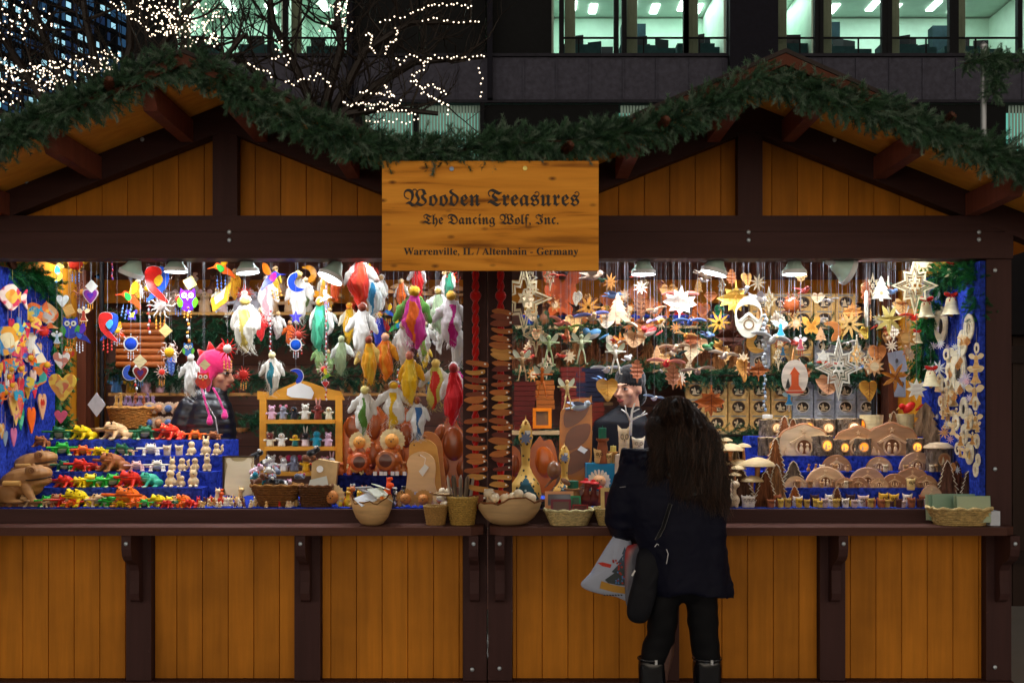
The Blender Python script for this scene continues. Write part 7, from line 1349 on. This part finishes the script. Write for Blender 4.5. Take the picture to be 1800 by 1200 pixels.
# ================================================================ back of the stalls: shelves, boxes, puppets
def shelf(px0,px1,py,Y,desc,mat='w:C8A878',d=.22): b=MB(); b.box(((xx(px0,Y)+xx(px1,Y))/2,Y+d/2,zz(py,Y)-.011),(xx(px1,Y)-xx(px0,Y),d,.02)); reg(ob('wall_shelf',b.mesh('wall_shelf',mat)),desc,'shelf'); return zz(py,Y)
SY=1.45
a1=shelf(1205,1545,757,SY,'lower back shelf loaded with gift boxes on the right'); a2=shelf(905,1545,648,SY,'middle back shelf loaded with gift boxes and carvings on the right'); a3=shelf(905,1545,572,SY,'upper back shelf of the right stall')
bw=m_(37.3,SY)
def boxes(x0,n,z,rows,cf,place):
    for r_ in range(rows):
        for i in range(n):
            c=cf(i,r_); G('box',x0+37.5*i,z+r_*bw*.775,36.6,SY+.09,('grey' if c=='c:A4A8B0' else 'kraft brown')+' gift box with an oval window',c,'w:6A4A30' if c!='c:A4A8B0' else 'w:D8D0C0','w:D8C098',name='gift_box',cat='gift box',place=place+' row '+('bottom','middle','top')[r_]+' layer',group='gift boxes on the back shelves',sc=(1,.7,.95))
TNB='c:DAAE6A'; GRB='c:A4A8B0'
boxes(1222,9,a1,3,lambda i,r_:TNB if i<5 else GRB,'lower shelf'); boxes(1335,6,a2,2,lambda i,r_:TNB if i in(1,2) else GRB,'middle shelf'); boxes(1335,5,a3,2,lambda i,r_:TNB,'upper shelf')
gg=('p:1E4A30','p:2A5E3C','p:143A26')
for k,(p,ds,sd) in enumerate((([(905,583,1.38),(1000,580,1.36),(1100,575,1.36),(1200,578,1.36),(1300,582,1.36),(1420,578,1.36),(1540,583,1.38)],'upper green garland along the back shelf of the star stall',41),([(905,660,1.38),(1000,656,1.36),(1100,655,1.36),(1200,658,1.36),(1300,660,1.36),(1420,655,1.36),(1540,662,1.38)],'lower green garland along the back shelf of the star stall',42),([(190,560,1.5),(280,575,1.45),(400,585,1.45),(520,590,1.45),(640,580,1.45),(740,570,1.45),(815,575,1.5)],'upper green garland along the back of the frog stall',43),([(190,650,1.5),(300,660,1.45),(420,668,1.45),(540,665,1.45),(660,660,1.45),(740,655,1.45),(815,660,1.5)],'lower green garland along the back of the frog stall',44),([(1210,770,1.38),(1300,765,1.36),(1420,766,1.36)],'short green garland under the lower gift boxes',45),([(905,760,1.3),(960,765,1.3),(1040,760,1.3)],'short green garland behind the gourd birds',46),([(420,735,1.3),(480,745,1.3),(600,740,1.3)],'green garland behind the puppet rack',47))):
    garland(ds,p,1.4,.045,250,[],sd,gg,.75,.3)
l1=shelf(190,815,690,1.45,'lower back shelf of the frog stall','w:A87840'); l2=shelf(190,815,548,1.5,'upper back shelf of the frog stall','w:B88848')
bk=random.Random(17)
for i in range(18):
    x=930+i*22+bk.uniform(-5,5); 
    if i<16: G('puppet' if i%3==0 else 'figure',x,a3,44,SY+.07,'stuffed figure in a bright dress',*(('f:'+bk.choice(['C82818','2838A0','D8A018','2A8858']),'f:E0B090','n','f:D8A018','f:2838A0') if i%3==0 else (bk.choice(['w:A86030','w:8A5838','o:B85A1C']),'w:C8905A',bk.randrange(3))),name='shelf_figure',place='on the upper star stall shelf',group='figures on the back shelf')
for i in range(13):
    x=915+i*32; G('barktree',x,a2,bk.uniform(60,78),SY+.08,'brown bark carving',bk.choice(['b:8A5A38','b:7A4A30','b:A06A40']),'w:D8B080',6,i%6,0,name='bark_carving',cat='bark carving',place='on the middle back shelf of the star stall',sc=(.6,.5,1),group='bark carvings on the back shelf')
for i in range(9): G('spiky',610+i*24,l1 if i%2 else l1,30,1.5,'pale hedgehog like carving','w:B88050','w:D8B888',name='shelf_carving',cat='carving',place='on the lower back shelf of the frog stall',group='carvings on the back shelf')
for i in range(16): G('mush',632+i*12+bk.uniform(-4,4),l2,bk.uniform(34,52),1.56+bk.uniform(-.04,.06),'brownish turned mushroom','w:C89868','w:A87848',.09,name='shelf_mushroom',cat='mushroom',place='on the upper back shelf of the frog stall',group='mushrooms on the back shelf')
for i in range(10): G('puppet',300+i*30,l2,42,1.56,'pale stuffed puppet','f:'+bk.choice(['E0D8C8','C8A888','E8C8C8','B8B8C0','D8B080']),'f:D8B0A8',bk.choice('bmrn'),'f:B08070',name='shelf_puppet',cat='puppet',place='on the upper back shelf of the frog stall',group='puppets on the back shelf')
for i in range(9): G('puppet',205+i*26,l1,38,1.52,'colourful stuffed puppet','f:'+bk.choice(['E8E4DC','D8A018','C84838','4878B0','E8B8C8']),'f:E0C0B0',bk.choice('bmrp'),'f:D89040',name='shelf_puppet',cat='puppet',place='on the lower back shelf of the frog stall',group='puppets on the back shelf')
# upper back shelf of the frog stall near the roof with plush and wood
l3=shelf(290,600,516,1.55,'narrow top shelf of the frog stall above the white angel','w:C8A060',.16)
for i in range(9): G('figure',310+i*31,l3,34,1.6,'dim carved figure','w:'+bk.choice(['C8A888','8A6848','E0D0B8','6A4838']),'w:A88868',i%3,name='shelf_figure',place='on the narrow top shelf',group='figures on the back shelf')
for x,y,s_,d in ((988,505,74,'big orange carved bowl with lobes above the star stall shelf'),(985,530,60,'second orange carved bowl below the big one')): 
    H('flat',x,y,s_,d,'HEART' if 0 else 'BUTT','o:B04818','o:8A3410','BUTT',Y=1.4,name='carved_bowl',cat='carved bowl',st=0)
for x,y,s_ in ((1070,530,34),(1122,520,40),(1180,530,36),(1150,545,34),(1235,545,30)): H('flat',x,y,s_,'orange carved dish leaning on the upper back shelf','LINDEN','o:C8601C','o:A04414','LINDEN',Y=1.5,name='carved_dish',cat='carved dish',st=0,group='orange dishes on the back shelf')
# basket on the left, rolled mats
G('pot',234,zz(752,1.2),84,1.2,'large round wicker basket with dried flowers at the left back','k:C8843C','k:D89850',.42,30,.5,.40,name='wicker_basket',cat='basket')
for i in range(9): G('figure',205+i*8,zz(752,1.2)+.12,26,1.2+bk.uniform(-.05,.05),'dried flower stem','f:'+bk.choice(['8A6A8A','C8903C','A85838','6A6890']),'f:C8A060',i%3,name='dried_flower',cat='dried flower',place='in the large wicker basket',group='dried flowers in the basket',r=bk.uniform(0,300))
b=MB(); b.box((xx(250,1.2),1.3,zz(753,1.2)-.01),(1.3,.34,.02)); reg(ob('wall_shelf',b.mesh('wall_shelf','w:8A5A2C')),'low board under the large wicker basket','shelf')
for i in range(7): b=MB(); b.tube([(xx(205,1.4),1.4,0),(xx(290,1.4),1.4,0)],.022,8); reg(ob('rolled_mat',b.mesh('rolled_mat','w:B0602C',True),None,(0,0,zz(640,1.4)+.042*i)),'rolled brown wooden mat, %s from the bottom of the stack'%ordn(i+1),'rolled mat','','rolled mats')
for i in range(8): G('spiky',262+i%4*17,zz(752,1.2)+.0+(i//4)*.09,26,1.15,'small patterned carving','w:C88858' if i%2 else 'f:5870A0','w:D8B898',name='small_carving',cat='carving',place='beside the large wicker basket',group='small patterned carvings')
# stacked lacquer boxes
for x,n,c,w_ ,y0 in ((922,10,'p:5A1814',38,752),(958,6,'p:A85A20',32,715),(1007,13,'p:641A14',42,752),(1038,7,'p:0E1634',50,702),(1042,5,'p:7A2418',40,745)):
    for i in range(n): b=MB(); b.box((0,0,0),(m_(w_,.9),.16,.0265)); reg(ob('lacquer_tray',b.mesh('lacquer_tray',c),None,(xx(x,.9)+bk.uniform(-.004,.004),.98,zz(y0,.9)+.03*i),(0,0,bk.uniform(-.02,.02))),('orange' if '5A20' in c else 'navy' if '1634' in c else 'bright red' if '2418' in c else 'dark red')+' lacquered tray, %s from the bottom'%ordn(i+1),'tray','of the stack %s'%('by the star post' if x==922 else 'behind the leaf board' if x==1007 else 'behind the vendor in black' if x>1030 else 'behind the orange frame'),'lacquered trays')
b=MB(); b.box((xx(975,.9),1.0,zz(757,.9)-.012),(.62,.26,.022)); reg(ob('wall_shelf',b.mesh('wall_shelf','w:C8A878')),'short shelf under the dark red trays','shelf')
b=MB(); b.box((xx(1035,.9),1.02,zz(706,.9)-.012),(.3,.2,.02)); reg(ob('wall_shelf',b.mesh('wall_shelf','w:8A6A48')),'short shelf under the navy trays','shelf')
# dark slim poles inside the corners
for x,Y,d in ((179,1.3,'slim black pole in the left corner of the frog stall'),(1536,1.2,'slim black pole in the right corner of the star stall')): b=MB(); b.tube([(xx(x,Y),Y,.2),(xx(x,Y),Y,2.6)],.016,12); b.tube([(xx(x,Y),Y,zz(655,Y)),(xx(x,Y),Y,zz(662,Y))],.02,12); reg(ob('corner_pole',b.mesh('corner_pole','p:101014',True,50)),d,'pole')
# ================================================================ people
SK='l:C88E70'
def headmesh(skin,vox=.0075,name='head'):
    """face towards -Y, origin at the chin/neck joint, metres"""
    b=MB(); b.ell((0,.012,.135),(.074,.092,.088),u=20,v=14); b.ell((0,-.028,.075),(.056,.062,.07),u=18,v=12); b.ell((0,-.058,.032),(.03,.03,.024)); b.cap((0,.03,-.05),(0,.02,.06),.052,.05,14)
    b.tube([(0,-.088,.125),(0,-.100,.105),(0,-.114,.083),(0,-.098,.072)],[.009,.011,.015,.012],8); b.ell((-.013,-.094,.078),.010); b.ell((.013,-.094,.078),.010)
    b.ell((0,-.085,.138),(.05,.014,.010)); 
    for s in (-1,1): b.ell((s*.043,-.060,.088),(.024,.025,.024)); b.ell((s*.076,.012,.105),(.008,.018,.03)); b.ell((s*.032,-.078,.115),(.019,.01,.012))
    b.ell((0,-.088,.052),(.025,.012,.007)); b.ell((0,-.086,.042),(.021,.012,.008))
    return sculpt(b,name,skin,vox,2)
def faceparts(h,brow='p:2A1810',lip='l:A04840'):
    for s in (-1,1):
        b=MB(); b.ell((s*.032,-.084,.116),(.0155,.009,.0075),u=14,v=8); e=ob('eye',b.mesh('eye','p:E8E2DC',True),h); b=MB(); b.ell((s*.032,-.0915,.116),(.0068,.004,.0068),u=10,v=8); ob('iris',b.mesh('iris','p:1C100A',True),e)
        b=MB(); b.tube([(s*.014,-.093,.136),(s*.034,-.092,.141),(s*.052,-.079,.135)],[.003,.004,.002],6); ob('eyebrow',b.mesh('eyebrow',brow,True),h)
        b=MB(); b.tube([(s*.016,-.0905,.119),(s*.032,-.0955,.1245),(s*.048,-.084,.119)],[.0015,.0022,.0015],5); ob('eyelid',b.mesh('eyelid',brow,True),h)
    b=MB(); b.tube([(-.024,-.092,.048),(-.01,-.1005,.0515),(0,-.1,.0495),(.01,-.1005,.0515),(.024,-.092,.048)],[.002,.005,.0045,.005,.002],8); b.tube([(-.022,-.092,.046),(0,-.1,.0415),(.022,-.092,.046)],[.002,.0065,.002],8); ob('lips',b.mesh('lips',lip,True),h)
def hand(b,o,d,up,side,s=1):  # palm + five curled fingers, d = pointing, up = back of hand, side = thumb side
    d,up,side=Vector(d).normalized(),Vector(up).normalized(),Vector(side).normalized(); o=Vector(o)
    b.cap(o,o+d*.055*s,.026*s,.03*s,8); 
    for k,(l,w) in enumerate(((.07,.030),(.078,.011),(.073,-.009),(.058,-.028))):
        a=o+d*.075*s+side*w*s; p1=a+d*l*.45*s-up*.004; p2=p1+d*l*.25*s-up*l*.22*s; p3=p2+d*l*.05*s-up*l*.28*s; b.tube([o+d*.04*s+side*w*.8*s,a,p1,p2,p3],[.010*s,.0095*s,.009*s,.008*s,.006*s],8); b.ell(p3,.0065*s,u=6,v=5)
    t=o+side*.028*s+d*.01*s; b.tube([t,t+side*.022*s+d*.025*s-up*.01*s,t+side*.02*s+d*.05*s-up*.025*s],[.011*s,.010*s,.008*s],8); return b
# ---------------------------------------------------------------- shopper
WY=-.55; D=D0+WY
def Q(px,py,dy=0): return Vector(((px-900)*D/F,WY+dy,CZ-(py-HY)*D/F))
u=D/F
base=Vector((Q(1195,0).x,WY,0)); P=ob('person',None,None,base); reg(P,'woman seen from behind with long dark wavy hair, black coat and knee boots','person')
def PP(n,me,par=None): me.transform(Matrix.Translation(-base)); return ob(n,me,par or P)
# body (legs, torso, neck, head) one continuous surface
b=MB()
HP=Q(1190,1040)
for kx,ax,fx_ in ((1172,1151,1146),(1228,1243,1246)):
    top=Q((1172 if kx<1190 else 1228),1020,.0); kn=Q(kx-(2 if kx<1190 else -4),1150,.01); an=Vector((Q(fx_,0).x,WY+.02,.10)); b.cap(top,kn,.058,.042,14); b.cap(kn,an,.042,.030,14); b.cap(an,an+Vector((0,.17,-.06)),.04,.03,10)
b.ell(HP+Vector((.01,0,.12)),(.11,.07,.07)); b.cap(HP+Vector((0,0,.1)),Q(1184,860),.08,.10,14); b.cap(Q(1184,800),Q(1186,770),.055,.052,12); b.ell(Q(1187,742,.02),(.076,.095,.108)); b.ell(Q(1187,758,.09),(.045,.05,.06))
PP('body',sculpt(b,'body','l:5A4038',.016,3))
# face, turned away
h=ob('face_front',None,P) if False else None
# trousers
b=MB()
for x0,x1,x2 in ((1168,1162,1150),(1232,1238,1243)):
    b.tube([Q(x0,1020,.0),Q((x0+x1)/2,1080,.0),Q(x1,1120,.005),Q(x2,1150,.01),Q(x2-(2 if x0<1200 else -2),1168,.01)],[.082,.076,.070,.067,.064],18)
b.ell(HP+Vector((.03,0,.08)),(.17,.13,.13))
PP('trousers',sculpt(b,'trousers','C:08090E',.013,4,disp=lambda p:.005*noise.noise(Vector((p.x*9,p.y*9,p.z*20)))*(1.6 if p.z<.75 else .6)))
# boots
for i,x in enumerate((1147,1244)):
    c=Q(x,0); b=MB(); zt_=zz(1157,WY); b.lathe([(.066,zt_),(.070,zt_-.03),(.067,zt_-.12),(.052,.16),(.048,.1),(.052,.05),(.05,.0)],22,c=(c.x,WY+.015,0)); b.ell((c.x,WY+.12,.045),(.046,.13,.045)); b.box((c.x,WY-.01,.02),(.08,.07,.04)); me=sculpt(b,'boot','o:0A0A10',.010,2,disp=lambda p:.003*noise.noise(Vector((p.x*20,p.y*20,p.z*9)))); bt=PP('boot',me)
    b=MB(); b.tube([(c.x+.068*cos(a*pi/12),WY+.015+.068*sin(a*pi/12),zt_) for a in range(25)],.006,6,cap=False); PP('cuff',b.mesh('cuff','o:16161C',True),bt); b=MB(); b.box((c.x+.01,WY-.058,zt_-.005),(.012,.006,.022)); PP('buckle',b.mesh('buckle','m:C8CCD0'),bt)
# coat: shoulders, body flaring to the hem, sleeves, collar in one surface
b=MB()
RG=[(782,1178,38,.075,.02),(797,1176,68,.095,.01),(812,1174,86,.115,0),(840,1176,95,.13,0),(880,1182,90,.14,0),(920,1190,84,.145,0),(960,1200,79,.15,0),(1000,1209,76,.155,0),(1030,1217,74,.16,0),(1048,1219,70,.155,0)]
vs=[];fs=[];n=40
for py,cx,rx,ry,dy in RG:
    for k in range(n):
        a=2*pi*k/n; ca,sa=cos(a),sin(a); q=(abs(ca)**2.5+abs(sa)**2.5)**(-1/2.5); f=1+.035*sin(a*7+py*.01)*max(0,(py-900)/150); hem=(.012*sin(a*3)+(.02 if ca<0 else -.0)) if py>1040 else 0; v=Q(cx,py,dy); vs.append((v.x+rx*u*ca*q*f,v.y+ry*sa*q*f,v.z+hem))
for i in range(len(RG)-1):
    for k in range(n): j=(k+1)%n; fs.append((i*n+k,(i+1)*n+k,(i+1)*n+j,i*n+j))
fs.append(tuple(range(n))); fs.append(tuple((len(RG)-1)*n+k for k in range(n))[::-1]); b.add(vs,fs)
b.tube([Q(1128,822,0),Q(1108,850,.0),Q(1095,885,.01),Q(1092,915,.03),Q(1104,940,.10),Q(1122,955,.19)],[.088,.093,.090,.086,.074,.058],16); b.ell(Q(1124,820,0),.088)
b.tube([Q(1238,822,0),Q(1254,850,0),Q(1262,885,.02),Q(1262,905,.09),Q(1252,908,.2),Q(1240,905,.32)],[.078,.075,.066,.064,.055,.045],16)
b.tube([Q(1112,800,.0),Q(1098,792,.03),Q(1094,812,.04),Q(1100,842,.03)],[.03,.026,.024,.02],10); b.cap(Q(1100,795,.0),Q(1135,800,-.06),.03,.045)  # hood edge standing out at the shoulder
b.cap(Q(1130,812,-.08),Q(1215,815,-.09),.05,.06)
def cw(p):
    w=noise.noise(Vector((p.x*4,p.y*3,p.z*3.2)))*.014+(.018 if p.z<1.05 else .008)*(noise.noise(Vector((p.x*11,p.y*7,p.z*2.0+p.x*3))))-.010*abs(noise.noise(Vector((p.x*5,p.y*5,p.z*14))))*(1 if p.x<-.0+base.x-.08 or p.x>base.x+.12 else .4)
    return w+.0035*noise.noise(p*42)
ct=PP('coat',sculpt(b,'coat','C:0A0C20',.0115,3,disp=cw)); 
for pts in ([(1143,953),(1147,948),(1150,950)],[(1163,957),(1166,965),(1163,982)]): b=MB(); b.tube([Q(x,y,-.17) for x,y in pts],.002,5); PP('drawcord',b.mesh('drawcord','p:D8D8DC'),ct)
b=MB(); b.box(Q(1091,853,-.098),(.03,.002,.003),(0,-.1,0)); PP('logo_stripe',b.mesh('logo_stripe','p:8A8A90'),ct)
b=MB(); hand(b,Q(1124,957,.20),(0,.5,-1),(-1,0,0),(0,1,.3)); PP('hand',sculpt(b,'hand','l:B8785C',.0055,1)) ; b=MB(); hand(b,Q(1240,905,.36),(-.3,1,-.2),(0,0,1),(-1,0,0)); PP('hand',sculpt(b,'hand','l:B8785C',.0055,1))
# hair
b=MB(); b.ell(Q(1187,738,.0),(.092,.112,.118),u=20,v=14); b.tube([Q(1187,745,-.04),Q(1190,785,-.07),Q(1202,830,-.09),Q(1216,866,-.10),Q(1224,888,-.10)],[.09,.102,.112,.106,.05],20,sq=.55)
hm=PP('hair',sculpt(b,'hair','h:140E0C',.013,3,disp=lambda p:(.018 if p.z<1.5 else .005)*noise.noise(Vector((p.x*24+3*sin(p.z*24),p.y*30,p.z*6)))+.004*noise.noise(Vector((p.x*70,p.y*70,p.z*10)))))
hs=random.Random(31); b=MB()
for i in range(4200):
    a=hs.uniform(0,2*pi); t=math.sqrt(hs.random()); ca=cos(a); px=1187+40*t*ca; py=739-44*math.sqrt(max(0,1-t*t*.9)); dy=-.10*t*abs(sin(a)) if sin(a)>-.3 else .05
    side=t*ca
    if side<-.62: end=hs.uniform(785,855); ex=1146+hs.uniform(-14,16)
    else: end=hs.uniform(800,892)+12*side+hs.uniform(0,12); ex=1219+62*side+hs.uniform(-9,9)
    lock=math.floor((side+1)*9+2*sin(a*3)); ph=lock*1.9+hs.gauss(0,.35); am=3.6+2.8*abs(sin(lock*2.3))+hs.gauss(0,.8); fr_=hs.random()<.10; yb=-.128 if not fr_ else -.155
    pts=[];rr=[]; n=16; ev=hs.uniform(0,.004); fa=hs.gauss(0,5) if fr_ else 0
    for k in range(n):
        s=k/(n-1); x=px+(ex-px)*(s**1.1); y=py+(end-py)*s; x+=ca*t*15*sin(min(1,s*1.6)*pi)*(1 if side<0 else .7)
        d_=(dy*(1-s)+yb*min(1,s*2.2))-.012*sin(s*12+ph)-ev-(.03 if .3<s<.9 else 0); q=min(1,s*1.8)
        pts.append(Q(x+am*q*sin(s*15+ph)+fa*s*s*2,y,d_)); rr.append(.00095*(1-.6*s))
    b.tube(pts,rr,3,cap=False)
hm2=b.mesh('hair_strands',['h:402C22','h:6A4A38','h:201814'],True)
npf=15*3; 
for p in hm2.polygons: q=(p.index//npf); p.material_index=0 if q%7<3 else (1 if q%7==3 else 2)
PP('hair_strands',hm2,hm)
# shopping bag, patterned bag, shoulder bag
b=MB(); pts=[(1092,930),(1068,962),(1040,1008),(1022,1030),(1042,1043),(1085,1052),(1108,1056),(1114,1000),(1112,955),(1104,935)]
def bag(name,desc,pts,dy,th,mat,extra=None,cat='bag',puff=.02):
    L=[(Q(x,y).x,Q(x,y).z) for x,y in cat_(pts,4)]; cx=sum(a for a,_ in L)/len(L); cz=sum(c for _,c in L)/len(L); b=MB(); n=len(L)
    rings=[(1,0),(.97,.5),(.8,.85),(.5,1),(.0,1)]; vs=[];fs=[]
    for s in (-1,1):
        o=len(vs)
        for r_,h_ in rings[:-1]: vs+=[(cx+(x-cx)*r_,WY+dy+s*(th*h_+puff*h_*.5*math.sin(x*60+z*25)*.3),cz+(z-cz)*r_) for x,z in L]
        vs.append((cx,WY+dy+s*th,cz)); c=len(vs)-1
        for i in range(3):
            for k in range(n): j=(k+1)%n; f=(o+i*n+k,o+i*n+j,o+(i+1)*n+j,o+(i+1)*n+k); fs.append(f if s<0 else f[::-1])
        for k in range(n): j=(k+1)%n; f=(o+3*n+k,o+3*n+j,c); fs.append(f if s<0 else f[::-1])
    b.add(vs,fs); me=b.mesh(name,mat,True); o=ob(name,None,None,(cx,WY+dy,cz)); me.transform(Matrix.Translation(-o.location)); ob('bag_body',me,o)
    for nm,m in (extra or []): m.transform(Matrix.Translation(-o.location)); ob(nm,m,o)
    return reg(o,desc,cat)
ex=[]; dyb=.06; yf=-.030
def bp(n,polys,mat,dd=.0):
    b=MB()
    for p in polys: b.plate([[(Q(x,y).x,Q(x,y).z) for x,y in p]],.0015,WY+dyb+yf-dd)
    return (n,b.mesh(n,mat))
rt=random.Random(2)
tp=[(1099,962),(1094,975),(1097,975),(1086,990),(1090,991),(1076,1006),(1081,1008),(1064,1020),(1070,1026),(1092,1030),(1104,1030),(1108,1000),(1104,975)]
ex.append(bp('tree_print',[tp],'q:1A2A30:28405A')); ex.append(bp('gold_print',[[(1058,1022),(1075,1028),(1104,1034),(1103,1045),(1080,1042),(1055,1035)]],'p:B8862C',.001))
ex.append(bp('bauble_print',[[(x+2*cos(a),y+2*sin(a)) for a in range(6)] for x,y in [(rt.uniform(1078,1102),rt.uniform(985,1026)) for _ in range(16)]],'p:A83020',.002)); ex.append(bp('bauble_print',[[(x+1.6*cos(a),y+1.6*sin(a)) for a in range(6)] for x,y in [(rt.uniform(1074,1102),rt.uniform(985,1026)) for _ in range(12)]],'p:4A80C0',.002)); ex.append(bp('red_print',[[(1051,990),(1060,989),(1076,993),(1074,999),(1060,996)]],'p:C03020')); ex.append(bp('small_print',[[(x,1046-i*.1),(x+3,1046.5),(x+3,1048.5),(x,1048)] for i,x in enumerate(range(1062,1096,5))],'p:303040'))
bag('shopping_bag','white plastic shopping bag printed with a decorated fir tree',pts,dyb,.028,'s:A8B0C4',ex)
bag('gift_bag','grey and red patterned paper bag between the other two bags',[(1112,958),(1100,972),(1100,1050),(1106,1066),(1122,1040),(1132,965)],.03,.018,'q:6A6A74:A83838')
ex=[]; b=MB(); b.box(Q(1110,1002,-.09),(.008,.004,.03),(0,.5,0)); ex.append(('zip_pull',b.mesh('zip_pull','m:D8D8D8'))); b=MB(); b.tube([Q(1140,965,-.08),Q(1158,920,-.16),Q(1170,880,-.17)],.009,6,sq=.4); ex.append(('strap',b.mesh('strap','f:101014',True)))
bag('shoulder_bag','black soft shoulder bag hanging at the hip of the shopper',[(1122,962),(1112,1010),(1100,1060),(1103,1083),(1120,1091),(1136,1084),(1148,1050),(1160,1000),(1160,962)],-.06,.045,'C:15161C',ex)
# ---------------------------------------------------------------- vendor with pink hat, profile to the right
VY=.78
def V(px,py,dy=0): return at(px,py,VY)+Vector((0,dy,0))
base=V(362,0); base.z=.2; P=ob('person',None,None,base); reg(P,'vendor in a bright pink ear flap hat and black puffer jacket','person')
k_=D0+VY; uv=k_/F
b=MB(); b.cap(V(362,1000),V(364,730),.10,.09,14); b.cap(V(366,700),V(374,672),.06,.052); 
for s in (-1,1): b.cap((V(362,0).x+s*.09,VY,.95),(V(362,0).x+s*.1,VY,.25),.09,.06)
PP('body',sculpt(b,'body',SK,.02,2))
h=ob('head',None,P,V(376,688)-base,(R(8),0,R(72)),1.02); ob('face',headmesh(SK),h); faceparts(h)
b=MB(); b.tube([(-.055,-.072,.118),(-.03,-.096,.120),(0,-.1,.124),(.03,-.096,.120),(.055,-.072,.118)],.002,4); 
for s in (-1,1): b.tube([(s*.032+.018*cos(a),-.098+.006*abs(cos(a)),.115+.013*sin(a)) for a in [q*pi/6 for q in range(13)]],.002,4,cap=False); b.tube([(s*.05,-.09,.118),(s*.078,.0,.112)],.002,4)
ob('glasses',b.mesh('glasses','p:101010'),h)
b=MB(); b.ell((0,.018,.150),(.092,.108,.100),u=20,v=14); 
for s in (-1,1): b.ell((s*.078,.02,.085),(.022,.055,.075)); b.cap((s*.08,.0,.05),(s*.078,-.01,.0),.03,.012)
hat=sculpt(b,'hat','f:E02868',.01,2,disp=lambda p:.003*noise.noise(p*60)); hat=ob('hat',hat,h)
b=MB()
for i in range(4): 
    a=-.25+i*.62; o=Vector((0,.018+.10*sin(a),.15+.098*cos(a))); e=Vector((0,sin(a),cos(a))); b.tube([o-e*.01,o+e*.05],[.034,.004],8)
ob('spike',b.mesh('spike','f:D81818',True),hat)
# jacket with quilted bulges
b=MB()
def quilt(pts,rads,sq,n=26):
    P=[];Rr=[]; m=len(pts)
    for i in range(m-1):
        for k in range(10): t=k/10; P.append(pts[i].lerp(pts[i+1],t)); Rr.append(rads[i]*(1-t)+rads[i+1]*t+.007*abs(sin(pi*t)))
    b.tube(P,Rr,n,sq=sq)
quilt([V(368,y) for y in (688,704,720,736,752,768,784,800,816,832)],[m_(v,VY) for v in (26,34,41,44,45,45,45,45,45,45)],.95)
quilt([V(x,y,-.05) for x,y in ((344,706),(334,722),(328,738),(325,754),(324,770),(326,786),(330,802))],[.055,.066,.070,.068,.064,.06,.056],1,18)
b.cap(V(362,686),V(384,688),.068,.058)
jk=PP('jacket',sculpt(b,'jacket','j:16161E',.0085,1,disp=lambda p:.004*noise.noise(Vector((p.x*20,p.y*20,p.z*8)))))
b=MB(); b.tube([V(372,700,-.17),V(392,735,-.17),V(397,770,-.165),V(397,800,-.165)],.0035,5); PP('zip',b.mesh('zip','m:C8C8CC'),jk)
for k,pp in enumerate(([(366,672),(370,690),(377,715),(382,732)],[(386,682),(396,700),(402,715),(406,722)])):
    b=MB(); q=[V(x,y,-.17 if k==0 else -.15) for x,y in cat_(pp,4,False)]+[V(*pp[-1],-.17 if k==0 else -.15)]
    for j in range(3): b.tube([p+Vector((.0038*cos(i*1.1+j*2.09),.0038*sin(i*1.1+j*2.09),0)) for i,p in enumerate(q)],.0042,6)
    e=q[-1]; b.cap(e,e+Vector((0,0,-.03)),.012,.021,8); br=PP('braid',b.mesh('braid','f:E83A90',True))
# ---------------------------------------------------------------- vendor in black beanie
VY=.80; base=V(1100,0); base.z=.2; P=ob('person',None,None,base); reg(P,'vendor in a dark knitted beanie and black coat behind the shopper','person')
b=MB(); b.cap(V(1105,1000),V(1106,790),.11,.10); b.cap(V(1106,740),V(1106,700),.055,.05)
for s in (-1,1): b.cap((base.x+s*.09,VY,.95),(base.x+s*.1,VY,.25),.09,.06)
PP('body',sculpt(b,'body',SK,.02,2))
h=ob('head',None,P,V(1106,716)-base,(R(4),0,R(-38)),1.0); ob('face',headmesh('l:D09C80'),h); faceparts(h,'p:1A1210')
b=MB(); b.ell((0,.025,.168),(.088,.102,.092),u=20,v=14); b.ell((0,.02,.150),(.092,.108,.03),u=24,v=8); b.ell((0,.07,.08),(.08,.05,.09)); ob('beanie',sculpt(b,'beanie','f:0E0C10',.01,2,disp=lambda p:.003*math.sin(math.atan2(p.y,p.x)*40)),h)
b=MB(); b.tube([V(1104,722,.02),V(1100,745,.0),V(1098,790,0),V(1100,900,0)],[.09,.19,.21,.20],22,sq=.62); b.cap(V(1078,760,0),V(1066,820,-.05),.08,.07); b.ell(V(1104,722,.02),(.09,.08,.05)); PP('coat',sculpt(b,'coat','C:0E0E16',.014,2,disp=lambda p:.008*noise.noise(p*9)))
finalize()
bpy.data.scenes.remove(TMP)
